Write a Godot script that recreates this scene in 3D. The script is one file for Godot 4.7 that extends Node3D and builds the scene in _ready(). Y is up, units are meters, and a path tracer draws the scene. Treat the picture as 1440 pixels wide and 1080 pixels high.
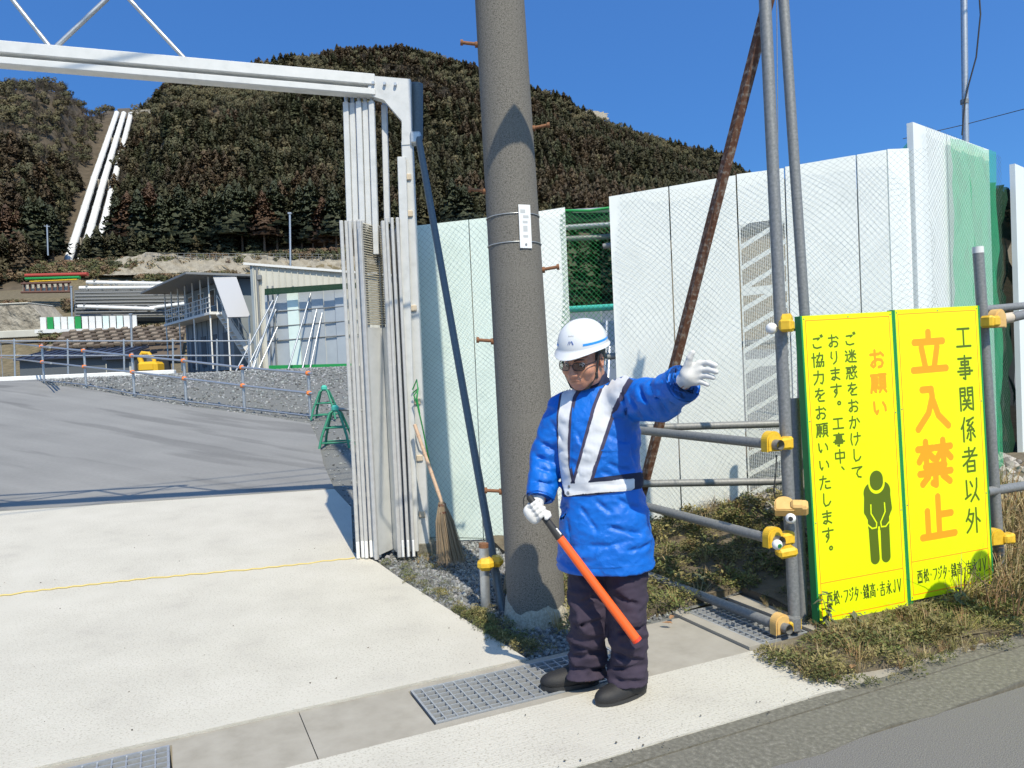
extends Node3D
# A guard in a blue jacket at a construction-site gate, a wooded hill with penstocks behind.

const FOCAL := 1081.0          # photograph pixels
const EYE := 1.5
var view: Basis
var taken := {}
var mats := {}
var U := Vector2(0.910, -0.414)        # along the drain strip (x, z)
var W := Vector2(-0.414, -0.910)       # away from the road
var O2 := Vector2(-0.914, -2.892)

func _ready():
	# ---- camera, sky, sun, exposure
	var cam := Camera3D.new()
	cam.name = "camera"
	cam.position = Vector3(0, EYE, 0)
	cam.rotation_degrees = Vector3(-1.5, 0, -2.6)
	cam.fov = 53.1
	cam.near = 0.05
	cam.far = 3000.0
	add_child(cam)
	cam.current = true
	view = Basis.from_euler(Vector3(deg_to_rad(-1.5), 0, deg_to_rad(-2.6)))
	var env := Environment.new()
	env.background_mode = Environment.BG_SKY
	var sky := Sky.new()
	var sm := PhysicalSkyMaterial.new()
	sm.rayleigh_coefficient = 1.1
	sm.rayleigh_color = Color(0.009, 0.067, 0.320).linear_to_srgb()
	sm.mie_coefficient = 0.0075
	sm.mie_eccentricity = 0.82
	sm.mie_color = Color(0.69, 0.729, 0.812).linear_to_srgb()
	sm.turbidity = 6.0
	sm.ground_color = Color(0.3, 0.28, 0.25)
	sm.energy_multiplier = 4.0
	sky.sky_material = sm
	env.sky = sky
	env.background_energy_multiplier = 1.26
	env.tonemap_mode = Environment.TONE_MAPPER_LINEAR
	env.tonemap_exposure = 1.52
	env.sdfgi_enabled = true
	env.ssao_enabled = true
	env.ssil_enabled = true
	var we := WorldEnvironment.new()
	we.name = "world_environment"
	we.environment = env
	add_child(we)
	var sun := DirectionalLight3D.new()
	sun.name = "sun"
	var el := deg_to_rad(52.0)
	var toward := Vector3(-0.350 * cos(el), -sin(el), -0.937 * cos(el))
	sun.look_at_from_position(Vector3.ZERO, toward, Vector3.UP)
	sun.light_energy = 1.06
	sun.light_color = Color(1.0, 0.955, 0.865)
	sun.light_angular_distance = 0.53
	sun.shadow_enabled = true
	add_child(sun)

	hill_noise = FastNoiseLite.new()
	hill_noise.seed = 21
	hill_noise.frequency = 0.012
	pen_lo = at(112, 376, 172.0)
	pen_hi = at(174, 160, 312.0)
	make_materials()
	build_ground()
	build_hills()
	build_far_site()
	build_railings()
	build_hoarding()
	build_gate()
	build_utility_pole()
	build_scaffold()
	build_signs()
	build_person()
	build_plants()

# ---------------------------------------------------------------- pixels to places
func ray(px, py) -> Vector3:
	return view * Vector3((px - 720.0) / FOCAL, (540.0 - py) / FOCAL, -1.0)
func at(px, py, depth) -> Vector3:
	var d := ray(px, py)
	return Vector3(0, EYE, 0) + d * (depth / -d.z)
func gnd(px, py, h = 0.0) -> Vector3:
	var d := ray(px, py)
	return Vector3(0, EYE, 0) + d * ((h - EYE) / d.y)
func onto(px, py) -> Vector3:      # where the pixel's ray meets the terrain
	var d := ray(px, py)
	var t := 2.0
	while t < 700.0:
		var p := Vector3(0, EYE, 0) + d * t
		if p.y < th(p.x, p.z): return Vector3(p.x, th(p.x, p.z), p.z)
		t += 0.02 + t * 0.002
	return Vector3(0, EYE, 0) + d * t
func uv2(u, w) -> Vector2:
	return O2 + U * u + W * w
func uw(x, z) -> Vector2:
	var r := Vector2(x, z) - O2
	return Vector2(r.dot(U), r.dot(W))

func sstep(a, b, x) -> float:
	return smoothstep(a, b, x)
func lerp_table(t, x) -> float:
	if x <= t[0][0]: return t[0][1]
	for i in range(1, t.size()):
		if x <= t[i][0]:
			return lerpf(t[i - 1][1], t[i][1], (x - t[i - 1][0]) / (t[i][0] - t[i - 1][0]))
	return t[-1][1]

# ---------------------------------------------------------------- mesh builder
class MB:
	var v := PackedVector3Array()
	var n := PackedVector3Array()
	var c := PackedColorArray()
	var t := PackedVector2Array()
	var ix := PackedInt32Array()
	var x := Transform3D()
	var col := Color(1, 1, 1)
	func at(tr: Transform3D):
		x = tr
		return self
	func p(a: Vector3, nn: Vector3, uv := Vector2.ZERO) -> int:
		v.append(x * a)
		n.append((x.basis * nn).normalized())
		c.append(col)
		t.append(uv)
		return v.size() - 1
	func tri(a: Vector3, b: Vector3, d: Vector3):       # counter-clockwise seen from outside
		var nn := (b - a).cross(d - a).normalized()
		var i := p(a, nn); p(b, nn); p(d, nn)
		ix.append_array(PackedInt32Array([i, i + 2, i + 1]))
	func quad(a: Vector3, b: Vector3, d: Vector3, e: Vector3):
		var nn := (b - a).cross(e - a)
		if nn.length() < 1e-12: nn = (d - b).cross(e - b)
		nn = nn.normalized()
		var i := p(a, nn, Vector2(0, 1)); p(b, nn, Vector2(1, 1)); p(d, nn, Vector2(1, 0)); p(e, nn, Vector2(0, 0))
		ix.append_array(PackedInt32Array([i, i + 2, i + 1, i, i + 3, i + 2]))
	func box(at_: Vector3, size: Vector3, bev := 0.0):
		var h := size * 0.5
		var b := minf(bev, minf(h.x, minf(h.y, h.z)) * 0.9)
		var pt := func(sx, sy, sz, ax) -> Vector3:
			return at_ + Vector3(sx * (h.x - (0.0 if ax == 0 else b)), sy * (h.y - (0.0 if ax == 1 else b)), sz * (h.z - (0.0 if ax == 2 else b)))
		for s in [-1, 1]:
			var q := [pt.call(s, -1, -1, 0), pt.call(s, 1, -1, 0), pt.call(s, 1, 1, 0), pt.call(s, -1, 1, 0)]
			if s > 0: quad(q[0], q[1], q[2], q[3])
			else: quad(q[3], q[2], q[1], q[0])
			q = [pt.call(-1, s, -1, 1), pt.call(-1, s, 1, 1), pt.call(1, s, 1, 1), pt.call(1, s, -1, 1)]
			if s > 0: quad(q[0], q[1], q[2], q[3])
			else: quad(q[3], q[2], q[1], q[0])
			q = [pt.call(-1, -1, s, 2), pt.call(1, -1, s, 2), pt.call(1, 1, s, 2), pt.call(-1, 1, s, 2)]
			if s > 0: quad(q[0], q[1], q[2], q[3])
			else: quad(q[3], q[2], q[1], q[0])
		if b <= 0.0: return
		for s in [-1, 1]:
			for r in [-1, 1]:
				var f = s * r
				_fq(f, pt.call(s, r, -1, 0), pt.call(s, r, -1, 1), pt.call(s, r, 1, 1), pt.call(s, r, 1, 0))
				_fq(f, pt.call(-1, s, r, 1), pt.call(-1, s, r, 2), pt.call(1, s, r, 2), pt.call(1, s, r, 1))
				_fq(f, pt.call(s, -1, r, 2), pt.call(s, -1, r, 0), pt.call(s, 1, r, 0), pt.call(s, 1, r, 2))
				for q in [-1, 1]:
					var A = pt.call(s, r, q, 0)
					var B = pt.call(s, r, q, 1)
					var C = pt.call(s, r, q, 2)
					if s * r * q > 0: tri(A, B, C)
					else: tri(A, C, B)
	func _fq(f, a, b, d, e):
		if f > 0: quad(a, b, d, e)
		else: quad(e, d, b, a)
	func bar(a: Vector3, b: Vector3, wide: float, deep: float, up := Vector3.UP, bev := 0.0):   # a box from a to b
		var d := (b - a).normalized()
		if absf(d.dot(up)) > 0.98: up = Vector3(0, 0, 1)
		var s := up.cross(d).normalized()
		var keep := x
		x = x * Transform3D(Basis(s, d.cross(s) * 1.0, d), (a + b) * 0.5)
		box(Vector3.ZERO, Vector3(wide, deep, (b - a).length()), bev)
		x = keep
	func tube(a: Vector3, b: Vector3, ra: float, rb := -1.0, sides := 12, caps := true):
		path([a, b], [ra, ra if rb < 0 else rb], sides, caps)
	func path(pts: Array, rad, sides := 8, caps := true):
		var nrm := Vector3.ZERO
		var base := v.size()
		var m := pts.size()
		for i in m:
			var d: Vector3 = (pts[mini(i + 1, m - 1)] - pts[maxi(i - 1, 0)]).normalized()
			if i == 0:
				nrm = d.cross(Vector3(0.31, 0.2, 0.93) if absf(d.z) < 0.9 else Vector3(0.1, 1, 0.2)).normalized()
			nrm = (nrm - d * nrm.dot(d)).normalized()
			var bi := d.cross(nrm)
			var r: float = rad[i] if rad is Array else rad
			for k in sides + 1:
				var a := TAU * k / sides
				var o := nrm * cos(a) + bi * sin(a)
				p(pts[i] + o * r, o, Vector2(float(k) / sides, i))
		for i in m - 1:
			for k in sides:
				var q := base + i * (sides + 1) + k
				var w := q + sides + 1
				ix.append_array(PackedInt32Array([q, w, q + 1, q + 1, w, w + 1]))
		if caps:
			for e in 2:
				var i0 := 0 if e == 0 else m - 1
				var d: Vector3 = (pts[1] - pts[0] if e == 0 else pts[m - 1] - pts[m - 2]).normalized()
				if e == 0: d = -d
				var ci := p(pts[i0], d)
				var st := v.size()
				for k in sides + 1:
					v.append(v[base + i0 * (sides + 1) + k]); n.append((x.basis * d).normalized()); c.append(col); t.append(Vector2.ZERO)
				for k in sides:
					if e == 0: ix.append_array(PackedInt32Array([ci, st + k, st + k + 1]))
					else: ix.append_array(PackedInt32Array([ci, st + k + 1, st + k]))
	func lathe(prof: Array, sides := 20):     # profile of Vector2(radius, y), from bottom to top, smooth
		var base := v.size()
		var m := prof.size()
		for i in m:
			var d: Vector2 = prof[mini(i + 1, m - 1)] - prof[maxi(i - 1, 0)]
			var nn := Vector2(d.y, -d.x).normalized()
			for k in sides + 1:
				var a := -TAU * k / sides
				p(Vector3(prof[i].x * cos(a), prof[i].y, prof[i].x * sin(a)), Vector3(nn.x * cos(a), nn.y, nn.x * sin(a)), Vector2(float(k) / sides, prof[i].y))
		for i in m - 1:
			for k in sides:
				var q := base + i * (sides + 1) + k
				var w := q + sides + 1
				ix.append_array(PackedInt32Array([q, w, q + 1, q + 1, w, w + 1]))
	func ball(at_: Vector3, r: Vector3, nu := 16, nv := 10):
		var base := v.size()
		for j in nv + 1:
			var th := PI * j / nv
			for i in nu + 1:
				var ph := TAU * i / nu
				var d := Vector3(sin(th) * cos(ph), cos(th), sin(th) * sin(ph))
				p(at_ + d * r, d / r, Vector2(float(i) / nu, float(j) / nv))
		for j in nv:
			for i in nu:
				var q := base + j * (nu + 1) + i
				var w := q + nu + 1
				ix.append_array(PackedInt32Array([q, w, q + 1, q + 1, w, w + 1]))
	func prism(poly: PackedVector2Array, y0: float, y1: float, sides := true, bottom := true):    # polygon in x, z
		var pl := poly.duplicate()
		if Geometry2D.is_polygon_clockwise(pl): pl.reverse()
		var tr := Geometry2D.triangulate_polygon(pl)
		for i in range(0, tr.size(), 3):
			var a := pl[tr[i]]
			var b := pl[tr[i + 1]]
			var d := pl[tr[i + 2]]
			if (b - a).cross(d - a) < 0:
				var k := b
				b = d
				d = k
			tri(Vector3(a.x, y1, a.y), Vector3(d.x, y1, d.y), Vector3(b.x, y1, b.y))
			if bottom: tri(Vector3(a.x, y0, a.y), Vector3(b.x, y0, b.y), Vector3(d.x, y0, d.y))
		if not sides: return
		var area := 0.0
		for i in pl.size(): area += pl[i].cross(pl[(i + 1) % pl.size()])
		for i in pl.size():
			var a := pl[i]
			var b := pl[(i + 1) % pl.size()]
			if area < 0:
				var k := a
				a = b
				b = k
			quad(Vector3(b.x, y0, b.y), Vector3(a.x, y0, a.y), Vector3(a.x, y1, a.y), Vector3(b.x, y1, b.y))
	func plate(poly: PackedVector2Array, thick: float):       # polygon in x, y; thickness along z, centred
		var keep := x
		x = x * Transform3D(Basis(Vector3(1, 0, 0), Vector3(0, 0, 1), Vector3(0, -1, 0)), Vector3.ZERO)
		var q := PackedVector2Array()
		for k in poly: q.append(Vector2(k.x, -k.y))
		prism(q, -thick * 0.5, thick * 0.5)
		x = keep
	func mesh(colours := false) -> ArrayMesh:
		var a := []
		a.resize(Mesh.ARRAY_MAX)
		a[Mesh.ARRAY_VERTEX] = v
		a[Mesh.ARRAY_NORMAL] = n
		a[Mesh.ARRAY_TEX_UV] = t
		if colours: a[Mesh.ARRAY_COLOR] = c
		a[Mesh.ARRAY_INDEX] = ix
		var m := ArrayMesh.new()
		m.add_surface_from_arrays(Mesh.PRIMITIVE_TRIANGLES, a)
		return m

func obj(called: String, shape, material, parent: Node = null, colours := false) -> MeshInstance3D:
	var o := MeshInstance3D.new()
	o.mesh = shape.mesh(colours) if shape is MB else shape
	o.material_override = null
	if o.mesh is ArrayMesh or o.mesh is PrimitiveMesh: o.mesh.surface_set_material(0, material)
	if parent == null:
		o.name = numbered(called)
		add_child(o)
	else:
		o.name = called
		parent.add_child(o, true)
	return o
func shared(called: String, mesh: Mesh, material, parent: Node, tr := Transform3D()) -> MeshInstance3D:
	var o := MeshInstance3D.new()
	o.mesh = mesh
	o.set_surface_override_material(0, material)
	o.transform = tr
	o.name = called
	parent.add_child(o, true)
	return o
func numbered(called: String) -> String:
	taken[called] = taken.get(called, -1) + 1
	return called if taken[called] == 0 else "%s_%03d" % [called, taken[called]]
func tag(o: Node, label: String, category: String, group := "") -> Node:
	o.set_meta("label", label)
	o.set_meta("category", category)
	if group: o.set_meta("group", group)
	return o
func thing(called: String, label: String, category: String, where := Vector3.ZERO, group := "") -> Node3D:
	var o := Node3D.new()
	o.name = numbered(called)
	add_child(o)
	o.position = where
	tag(o, label, category, group)
	return o
func structure(called: String, shape, material, label := "", colours := false) -> MeshInstance3D:
	var o := obj(called, shape, material, null, colours)
	o.set_meta("kind", "structure")
	if label: o.set_meta("label", label)
	return o
func stuff(called: String, mesh: Mesh, material, places: Array, colours: Array, label: String, category: String, parent: Node = null) -> MultiMeshInstance3D:
	var mm := MultiMesh.new()
	mm.transform_format = MultiMesh.TRANSFORM_3D
	mm.use_colors = not colours.is_empty()
	mesh.surface_set_material(0, material)
	mm.mesh = mesh
	mm.instance_count = places.size()
	for i in places.size():
		mm.set_instance_transform(i, places[i])
		if mm.use_colors: mm.set_instance_color(i, colours[i])
	var o := MultiMeshInstance3D.new()
	o.multimesh = mm
	o.set_meta("kind", "stuff")
	if parent == null:
		o.name = numbered(called)
		add_child(o)
		tag(o, label, category)
	else:
		o.name = called
		parent.add_child(o, true)
	return o

# ---------------------------------------------------------------- materials
func lin(r, g, b) -> Color:
	return Color(r, g, b).linear_to_srgb()
func noise_tex(freq, octaves, ramp: Array, sd := 1, size := 512, kind := FastNoiseLite.TYPE_SIMPLEX_SMOOTH) -> NoiseTexture2D:
	var f := FastNoiseLite.new()
	f.noise_type = kind
	f.seed = sd
	f.frequency = freq
	f.fractal_octaves = octaves
	f.fractal_gain = 0.6
	var t := NoiseTexture2D.new()
	t.width = size
	t.height = size
	t.seamless = true
	t.seamless_blend_skirt = 0.2
	t.noise = f
	var g := Gradient.new()
	g.offsets = PackedFloat32Array(ramp.map(func(a): return a[0]))
	g.colors = PackedColorArray(ramp.map(func(a): return a[1]))
	t.color_ramp = g
	return t
func grey_tex(freq, octaves, sd := 1, size := 512, lo := 0.0, hi := 1.0) -> NoiseTexture2D:
	return noise_tex(freq, octaves, [[0.0, Color(lo, lo, lo)], [1.0, Color(hi, hi, hi)]], sd, size)
func mat(called: String, c: Color, rough := 0.8, metal := 0.0, tex: Texture2D = null, scale := 1.0, relief: Texture2D = null, relief_cm := 0.1, world := true) -> StandardMaterial3D:
	var m := StandardMaterial3D.new()
	m.resource_name = called
	m.albedo_color = c
	m.roughness = rough
	m.metallic = metal
	if tex or relief:
		m.uv1_triplanar = true
		m.uv1_world_triplanar = world
		m.uv1_scale = Vector3.ONE * scale
	if tex: m.albedo_texture = tex
	if relief:
		m.heightmap_enabled = true
		m.heightmap_texture = relief
		m.heightmap_scale = relief_cm
	mats[called] = m
	return m

func broomed() -> ImageTexture:      # brush lines with grit between them
	var n := FastNoiseLite.new()
	n.seed = 71
	n.frequency = 0.5
	var b := PackedByteArray()
	b.resize(1024 * 1024)
	var i := 0
	for y in 1024:
		for x in 1024:
			b[i] = int(clampf(128.0 + 70.0 * n.get_noise_2d(x * 0.035, y * 0.55) + 60.0 * n.get_noise_2d(x * 0.6 + 900.0, y * 0.6), 0, 255))
			i += 1
	return ImageTexture.create_from_image(Image.create_from_data(1024, 1024, false, Image.FORMAT_L8, b))
func tracked() -> ImageTexture:      # asphalt darkened by tyre tracks, with worn paler bands between
	var n := FastNoiseLite.new()
	n.seed = 72
	n.frequency = 0.01
	n.fractal_octaves = 4
	var im := Image.create_empty(1024, 1024, false, Image.FORMAT_RGB8)
	for y in 1024:
		for x in 1024:
			var v := 0.235 + 0.03 * n.get_noise_2d(x * 0.35, y * 3.2) + 0.02 * n.get_noise_2d(x * 30.0, y * 30.0) + 0.02 * n.get_noise_2d(x * 1.2, y * 1.2 + 500)
			var tr := n.get_noise_2d(x * 0.25 + 4000, y * 2.2)
			if tr > 0.2: v -= minf(0.05, (tr - 0.2) * 0.3)
			im.set_pixel(x, y, lin(v * 1.005, v, v * 0.955))
	return ImageTexture.create_from_image(im)

func make_materials():
	var fine := grey_tex(0.09, 4, 3)
	var coarse := grey_tex(0.02, 5, 4)
	mats.fine = fine
	var gritty := grey_tex(0.2, 3, 7, 1024)
	var grit_speck := noise_tex(0.16, 3, [[0.0, Color(0.62, 0.6, 0.57)], [0.2, Color(0.86, 0.85, 0.83)], [0.4, Color(1, 1, 1)], [1.0, Color(1, 1, 1)]], 12, 1024)
	mats.coarse = coarse
	# pale broomed concrete: layered, blotchy cream with darker grit
	var con := mat("concrete", Color(1, 1, 1), 0.92)
	con.albedo_texture = noise_tex(0.004, 8, [[0.0, lin(0.47, 0.447, 0.39)], [0.3, lin(0.52, 0.497, 0.43)], [0.6, lin(0.545, 0.522, 0.452)], [1.0, lin(0.575, 0.55, 0.482)]], 11, 1024)
	con.uv1_scale = Vector3(0.4, 0.4, 0.4)
	con.detail_enabled = true
	con.detail_blend_mode = BaseMaterial3D.BLEND_MODE_MUL
	con.detail_uv_layer = BaseMaterial3D.DETAIL_UV_1
	con.detail_albedo = grit_speck
	con.heightmap_enabled = true
	con.heightmap_texture = broomed()
	con.heightmap_scale = 0.35
	mat("gutter", Color(1, 1, 1), 0.85, 0, noise_tex(0.015, 6, [[0.0, lin(0.29, 0.268, 0.22)], [0.5, lin(0.345, 0.32, 0.268)], [1.0, lin(0.39, 0.365, 0.31)]], 13), 0.6, fine, 0.05)
	mat("old_concrete", Color(1, 1, 1), 0.92, 0, noise_tex(0.03, 6, [[0.0, lin(0.11, 0.104, 0.082)], [0.45, lin(0.155, 0.147, 0.118)], [0.7, lin(0.19, 0.18, 0.145)], [1.0, lin(0.30, 0.285, 0.24)]], 14, 1024), 1.1, gritty, 0.2)
	mat("road_asphalt", Color(1, 1, 1), 0.9, 0, noise_tex(0.25, 3, [[0.0, lin(0.10, 0.096, 0.088)], [0.5, lin(0.17, 0.163, 0.15)], [0.8, lin(0.23, 0.222, 0.205)], [1.0, lin(0.36, 0.35, 0.325)]], 15, 1024), 0.7, gritty, 0.3)
	var asp := mat("asphalt", Color(1, 1, 1), 0.88)
	asp.albedo_texture = tracked()
	asp.uv1_scale = Vector3(0.055, 0.055, 0.055)
	mat("footing", Color(1, 1, 1), 0.92, 0, noise_tex(0.012, 6, [[0.0, lin(0.45, 0.43, 0.37)], [1.0, lin(0.58, 0.56, 0.49)]], 65), 0.6, fine, 0.1)
	mat("gravel", Color(1, 1, 1), 0.95, 0, noise_tex(0.12, 4, [[0.0, lin(0.06, 0.063, 0.06)], [0.5, lin(0.17, 0.175, 0.165)], [1.0, lin(0.33, 0.335, 0.32)]], 17, 1024), 0.8, coarse, 2.0)
	mat("earth", Color(1, 1, 1), 0.95, 0, noise_tex(0.03, 5, [[0.0, lin(0.07, 0.055, 0.035)], [0.5, lin(0.13, 0.105, 0.07)], [1.0, lin(0.22, 0.19, 0.13)]], 18, 512), 0.3, coarse, 2.0)
	mat("hill_soil", Color(1, 1, 1), 0.97, 0, noise_tex(0.02, 5, [[0.0, lin(0.045, 0.036, 0.022)], [0.5, lin(0.085, 0.066, 0.043)], [1.0, lin(0.14, 0.11, 0.075)]], 19, 512), 0.03)
	mat("slope_grass", Color(1, 1, 1), 0.97, 0, noise_tex(0.03, 5, [[0.0, lin(0.07, 0.065, 0.03)], [0.5, lin(0.15, 0.12, 0.07)], [1.0, lin(0.24, 0.20, 0.12)]], 20, 512), 0.08, coarse, 10.0)
	mat("rock", Color(1, 1, 1), 0.95, 0, noise_tex(0.02, 5, [[0.0, lin(0.15, 0.13, 0.10)], [0.5, lin(0.31, 0.28, 0.225)], [1.0, lin(0.42, 0.385, 0.32)]], 21, 512), 0.06, coarse, 30.0)
	mat("pole_concrete", Color(1, 1, 1), 0.9, 0, noise_tex(0.10, 5, [[0.0, lin(0.04, 0.034, 0.026)], [0.2, lin(0.06, 0.055, 0.047)], [0.36, lin(0.135, 0.127, 0.112)], [0.4, lin(0.155, 0.146, 0.128)], [0.7, lin(0.21, 0.197, 0.172)], [1.0, lin(0.34, 0.32, 0.285)]], 22, 1024), 1.2, gritty, 0.12)
	mats.pole_concrete.detail_enabled = true
	mats.pole_concrete.detail_blend_mode = BaseMaterial3D.BLEND_MODE_MUL
	mats.pole_concrete.detail_albedo = noise_tex(0.05, 3, [[0.0, Color(0.4, 0.39, 0.37)], [0.18, Color(0.55, 0.54, 0.52)], [0.26, Color(0.92, 0.92, 0.91)], [0.6, Color(1, 1, 1)], [1.0, Color(1, 1, 1)]], 62, 1024)
	mat("pole_foot", Color(1, 1, 1), 0.92, 0, noise_tex(0.05, 5, [[0.0, lin(0.20, 0.18, 0.13)], [0.6, lin(0.38, 0.35, 0.28)], [1.0, lin(0.5, 0.47, 0.4)]], 23), 2.0, fine, 0.6)
	mat("galvanised", Color(1, 1, 1), 0.42, 0.75, noise_tex(0.02, 4, [[0.0, lin(0.42, 0.44, 0.45)], [0.5, lin(0.52, 0.535, 0.54)], [1.0, lin(0.62, 0.63, 0.63)]], 24), 3.0)
	mat("dull_steel", Color(1, 1, 1), 0.55, 0.35, noise_tex(0.03, 5, [[0.0, lin(0.17, 0.175, 0.17)], [0.5, lin(0.25, 0.255, 0.25)], [1.0, lin(0.34, 0.34, 0.33)]], 25), 3.0)
	mat("blue_steel", Color(1, 1, 1), 0.5, 0.3, noise_tex(0.03, 4, [[0.0, lin(0.085, 0.11, 0.13)], [1.0, lin(0.15, 0.18, 0.20)]], 26), 3.0)
	mat("rust", Color(1, 1, 1), 0.85, 0.1, noise_tex(0.02, 5, [[0.0, lin(0.05, 0.028, 0.018)], [0.45, lin(0.12, 0.05, 0.028)], [0.62, lin(0.17, 0.08, 0.045)], [0.72, lin(0.28, 0.24, 0.20)], [1.0, lin(0.36, 0.33, 0.29)]], 27), 2.2, fine, 0.1)
	mat("bolt_rust", Color(1, 1, 1), 0.85, 0.1, noise_tex(0.08, 4, [[0.0, lin(0.13, 0.05, 0.022)], [1.0, lin(0.36, 0.19, 0.10)]], 28, 256), 6.0)
	mat("aluminium", Color(1, 1, 1), 0.42, 0.25, noise_tex(0.015, 4, [[0.0, lin(0.46, 0.455, 0.44)], [1.0, lin(0.60, 0.595, 0.575)]], 29), 2.0)
	mat("white_paint", Color(1, 1, 1), 0.5, 0, noise_tex(0.02, 5, [[0.0, lin(0.66, 0.66, 0.63)], [0.4, lin(0.74, 0.74, 0.715)], [1.0, lin(0.80, 0.80, 0.78)]], 30), 1.0)
	mat("gate_white", Color(1, 1, 1), 0.45, 0.1, noise_tex(0.012, 5, [[0.0, lin(0.52, 0.53, 0.52)], [0.4, lin(0.60, 0.61, 0.60)], [1.0, lin(0.66, 0.665, 0.655)]], 66), 1.0)
	mat("hoard_white", Color(1, 1, 1), 0.5, 0.0, noise_tex(0.01, 5, [[0.0, lin(0.76, 0.80, 0.775)], [0.5, lin(0.82, 0.86, 0.835)], [1.0, lin(0.85, 0.885, 0.86)]], 31), 0.5)
	mat("hoard_mint", Color(1, 1, 1), 0.5, 0.0, noise_tex(0.01, 5, [[0.0, lin(0.62, 0.74, 0.69)], [0.5, lin(0.69, 0.81, 0.765)], [1.0, lin(0.73, 0.84, 0.79)]], 32), 0.5)
	mat("net", lin(0.13, 0.17, 0.15), 0.8)
	mat("net_pale", lin(0.10, 0.14, 0.13), 0.8)
	mat("yellow_cover", Color(1, 1, 1), 0.42, 0, noise_tex(0.02, 4, [[0.0, lin(0.62, 0.36, 0.02)], [0.5, lin(0.78, 0.49, 0.03)], [1.0, lin(0.82, 0.54, 0.06)]], 33, 256), 4.0)
	mat("pale_cover", Color(1, 1, 1), 0.5, 0, noise_tex(0.02, 4, [[0.0, lin(0.60, 0.36, 0.11)], [1.0, lin(0.76, 0.50, 0.19)]], 34, 256), 4.0)
	mat("green_frame", lin(0.02, 0.28, 0.07), 0.45)
	mat("green_trestle", lin(0.03, 0.22, 0.13), 0.5)
	mat("teal_cap", lin(0.08, 0.48, 0.36), 0.5)
	mat("orange_clamp", lin(0.80, 0.22, 0.05), 0.5)
	mat("yellow_rope", lin(0.60, 0.48, 0.18), 0.85)
	mat("black_wire", lin(0.03, 0.03, 0.03), 0.6)
	mat("white_plain", lin(0.80, 0.80, 0.78), 0.4)
	mat("beige_tape", lin(0.55, 0.47, 0.36), 0.7)
	mat("bamboo", Color(1, 1, 1), 0.6, 0, noise_tex(0.03, 3, [[0.0, lin(0.42, 0.27, 0.17)], [1.0, lin(0.62, 0.45, 0.31)]], 35, 256), 4.0)
	mat("twig", lin(0.33, 0.25, 0.16), 0.9)
	mat("grating", Color(1, 1, 1), 0.45, 0.4, noise_tex(0.05, 3, [[0.0, lin(0.34, 0.36, 0.38)], [1.0, lin(0.50, 0.52, 0.53)]], 36, 256), 3.0)
	var leaf := mat("leaf", Color(1, 1, 1), 0.75)
	leaf.vertex_color_use_as_albedo = true
	leaf.backlight_enabled = true
	leaf.backlight = Color(0.25, 0.25, 0.2)
	var st := mat("stone", Color(1, 1, 1), 0.95)
	st.vertex_color_use_as_albedo = true
	var gs := mat("green_sheet", Color(0.22, 0.72, 0.50, 0.42), 0.8)
	gs.transparency = BaseMaterial3D.TRANSPARENCY_ALPHA
	var ds := mat("dark_sheet", Color(0.03, 0.22, 0.13, 0.86), 0.8)
	ds.transparency = BaseMaterial3D.TRANSPARENCY_ALPHA

# ---------------------------------------------------------------- the ground
var wob: FastNoiseLite
func th(x: float, z: float) -> float:
	var q := uw(x, z)
	var s := q.y - 2.5
	var h := 0.0
	if s > 0.0:
		h = 0.058 * s + 0.0038 * s * s
		h = 1.65 - log(1.0 + exp((1.65 - h) * 4.0)) / 4.0 + 0.0003
		if s < 1.0: h = maxf(h, 0.0)
	# the weedy bank behind the signs
	var k := sstep(2.3, 4.2, q.x) * sstep(-0.3, 1.6, q.y) * (1.0 - sstep(6.0, 10.0, q.y))
	h += 0.42 * k
	var d := sqrt(x * x + z * z)
	if -z > 40.0:
		h = maxf(h, 0.0) + lerp_table([[40, 0.0], [58, 0.3], [66, 1.0], [69, 2.0], [73, 3.8], [83, 4.6], [88, 8.0], [100, 9.5], [106, 10.0], [112, 12.5], [145, 18.0], [150, 21.8], [172, 25.0]], -z)
		if -z > 165.0: h = maxf(h, hill_h(x, z))
	return h

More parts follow.
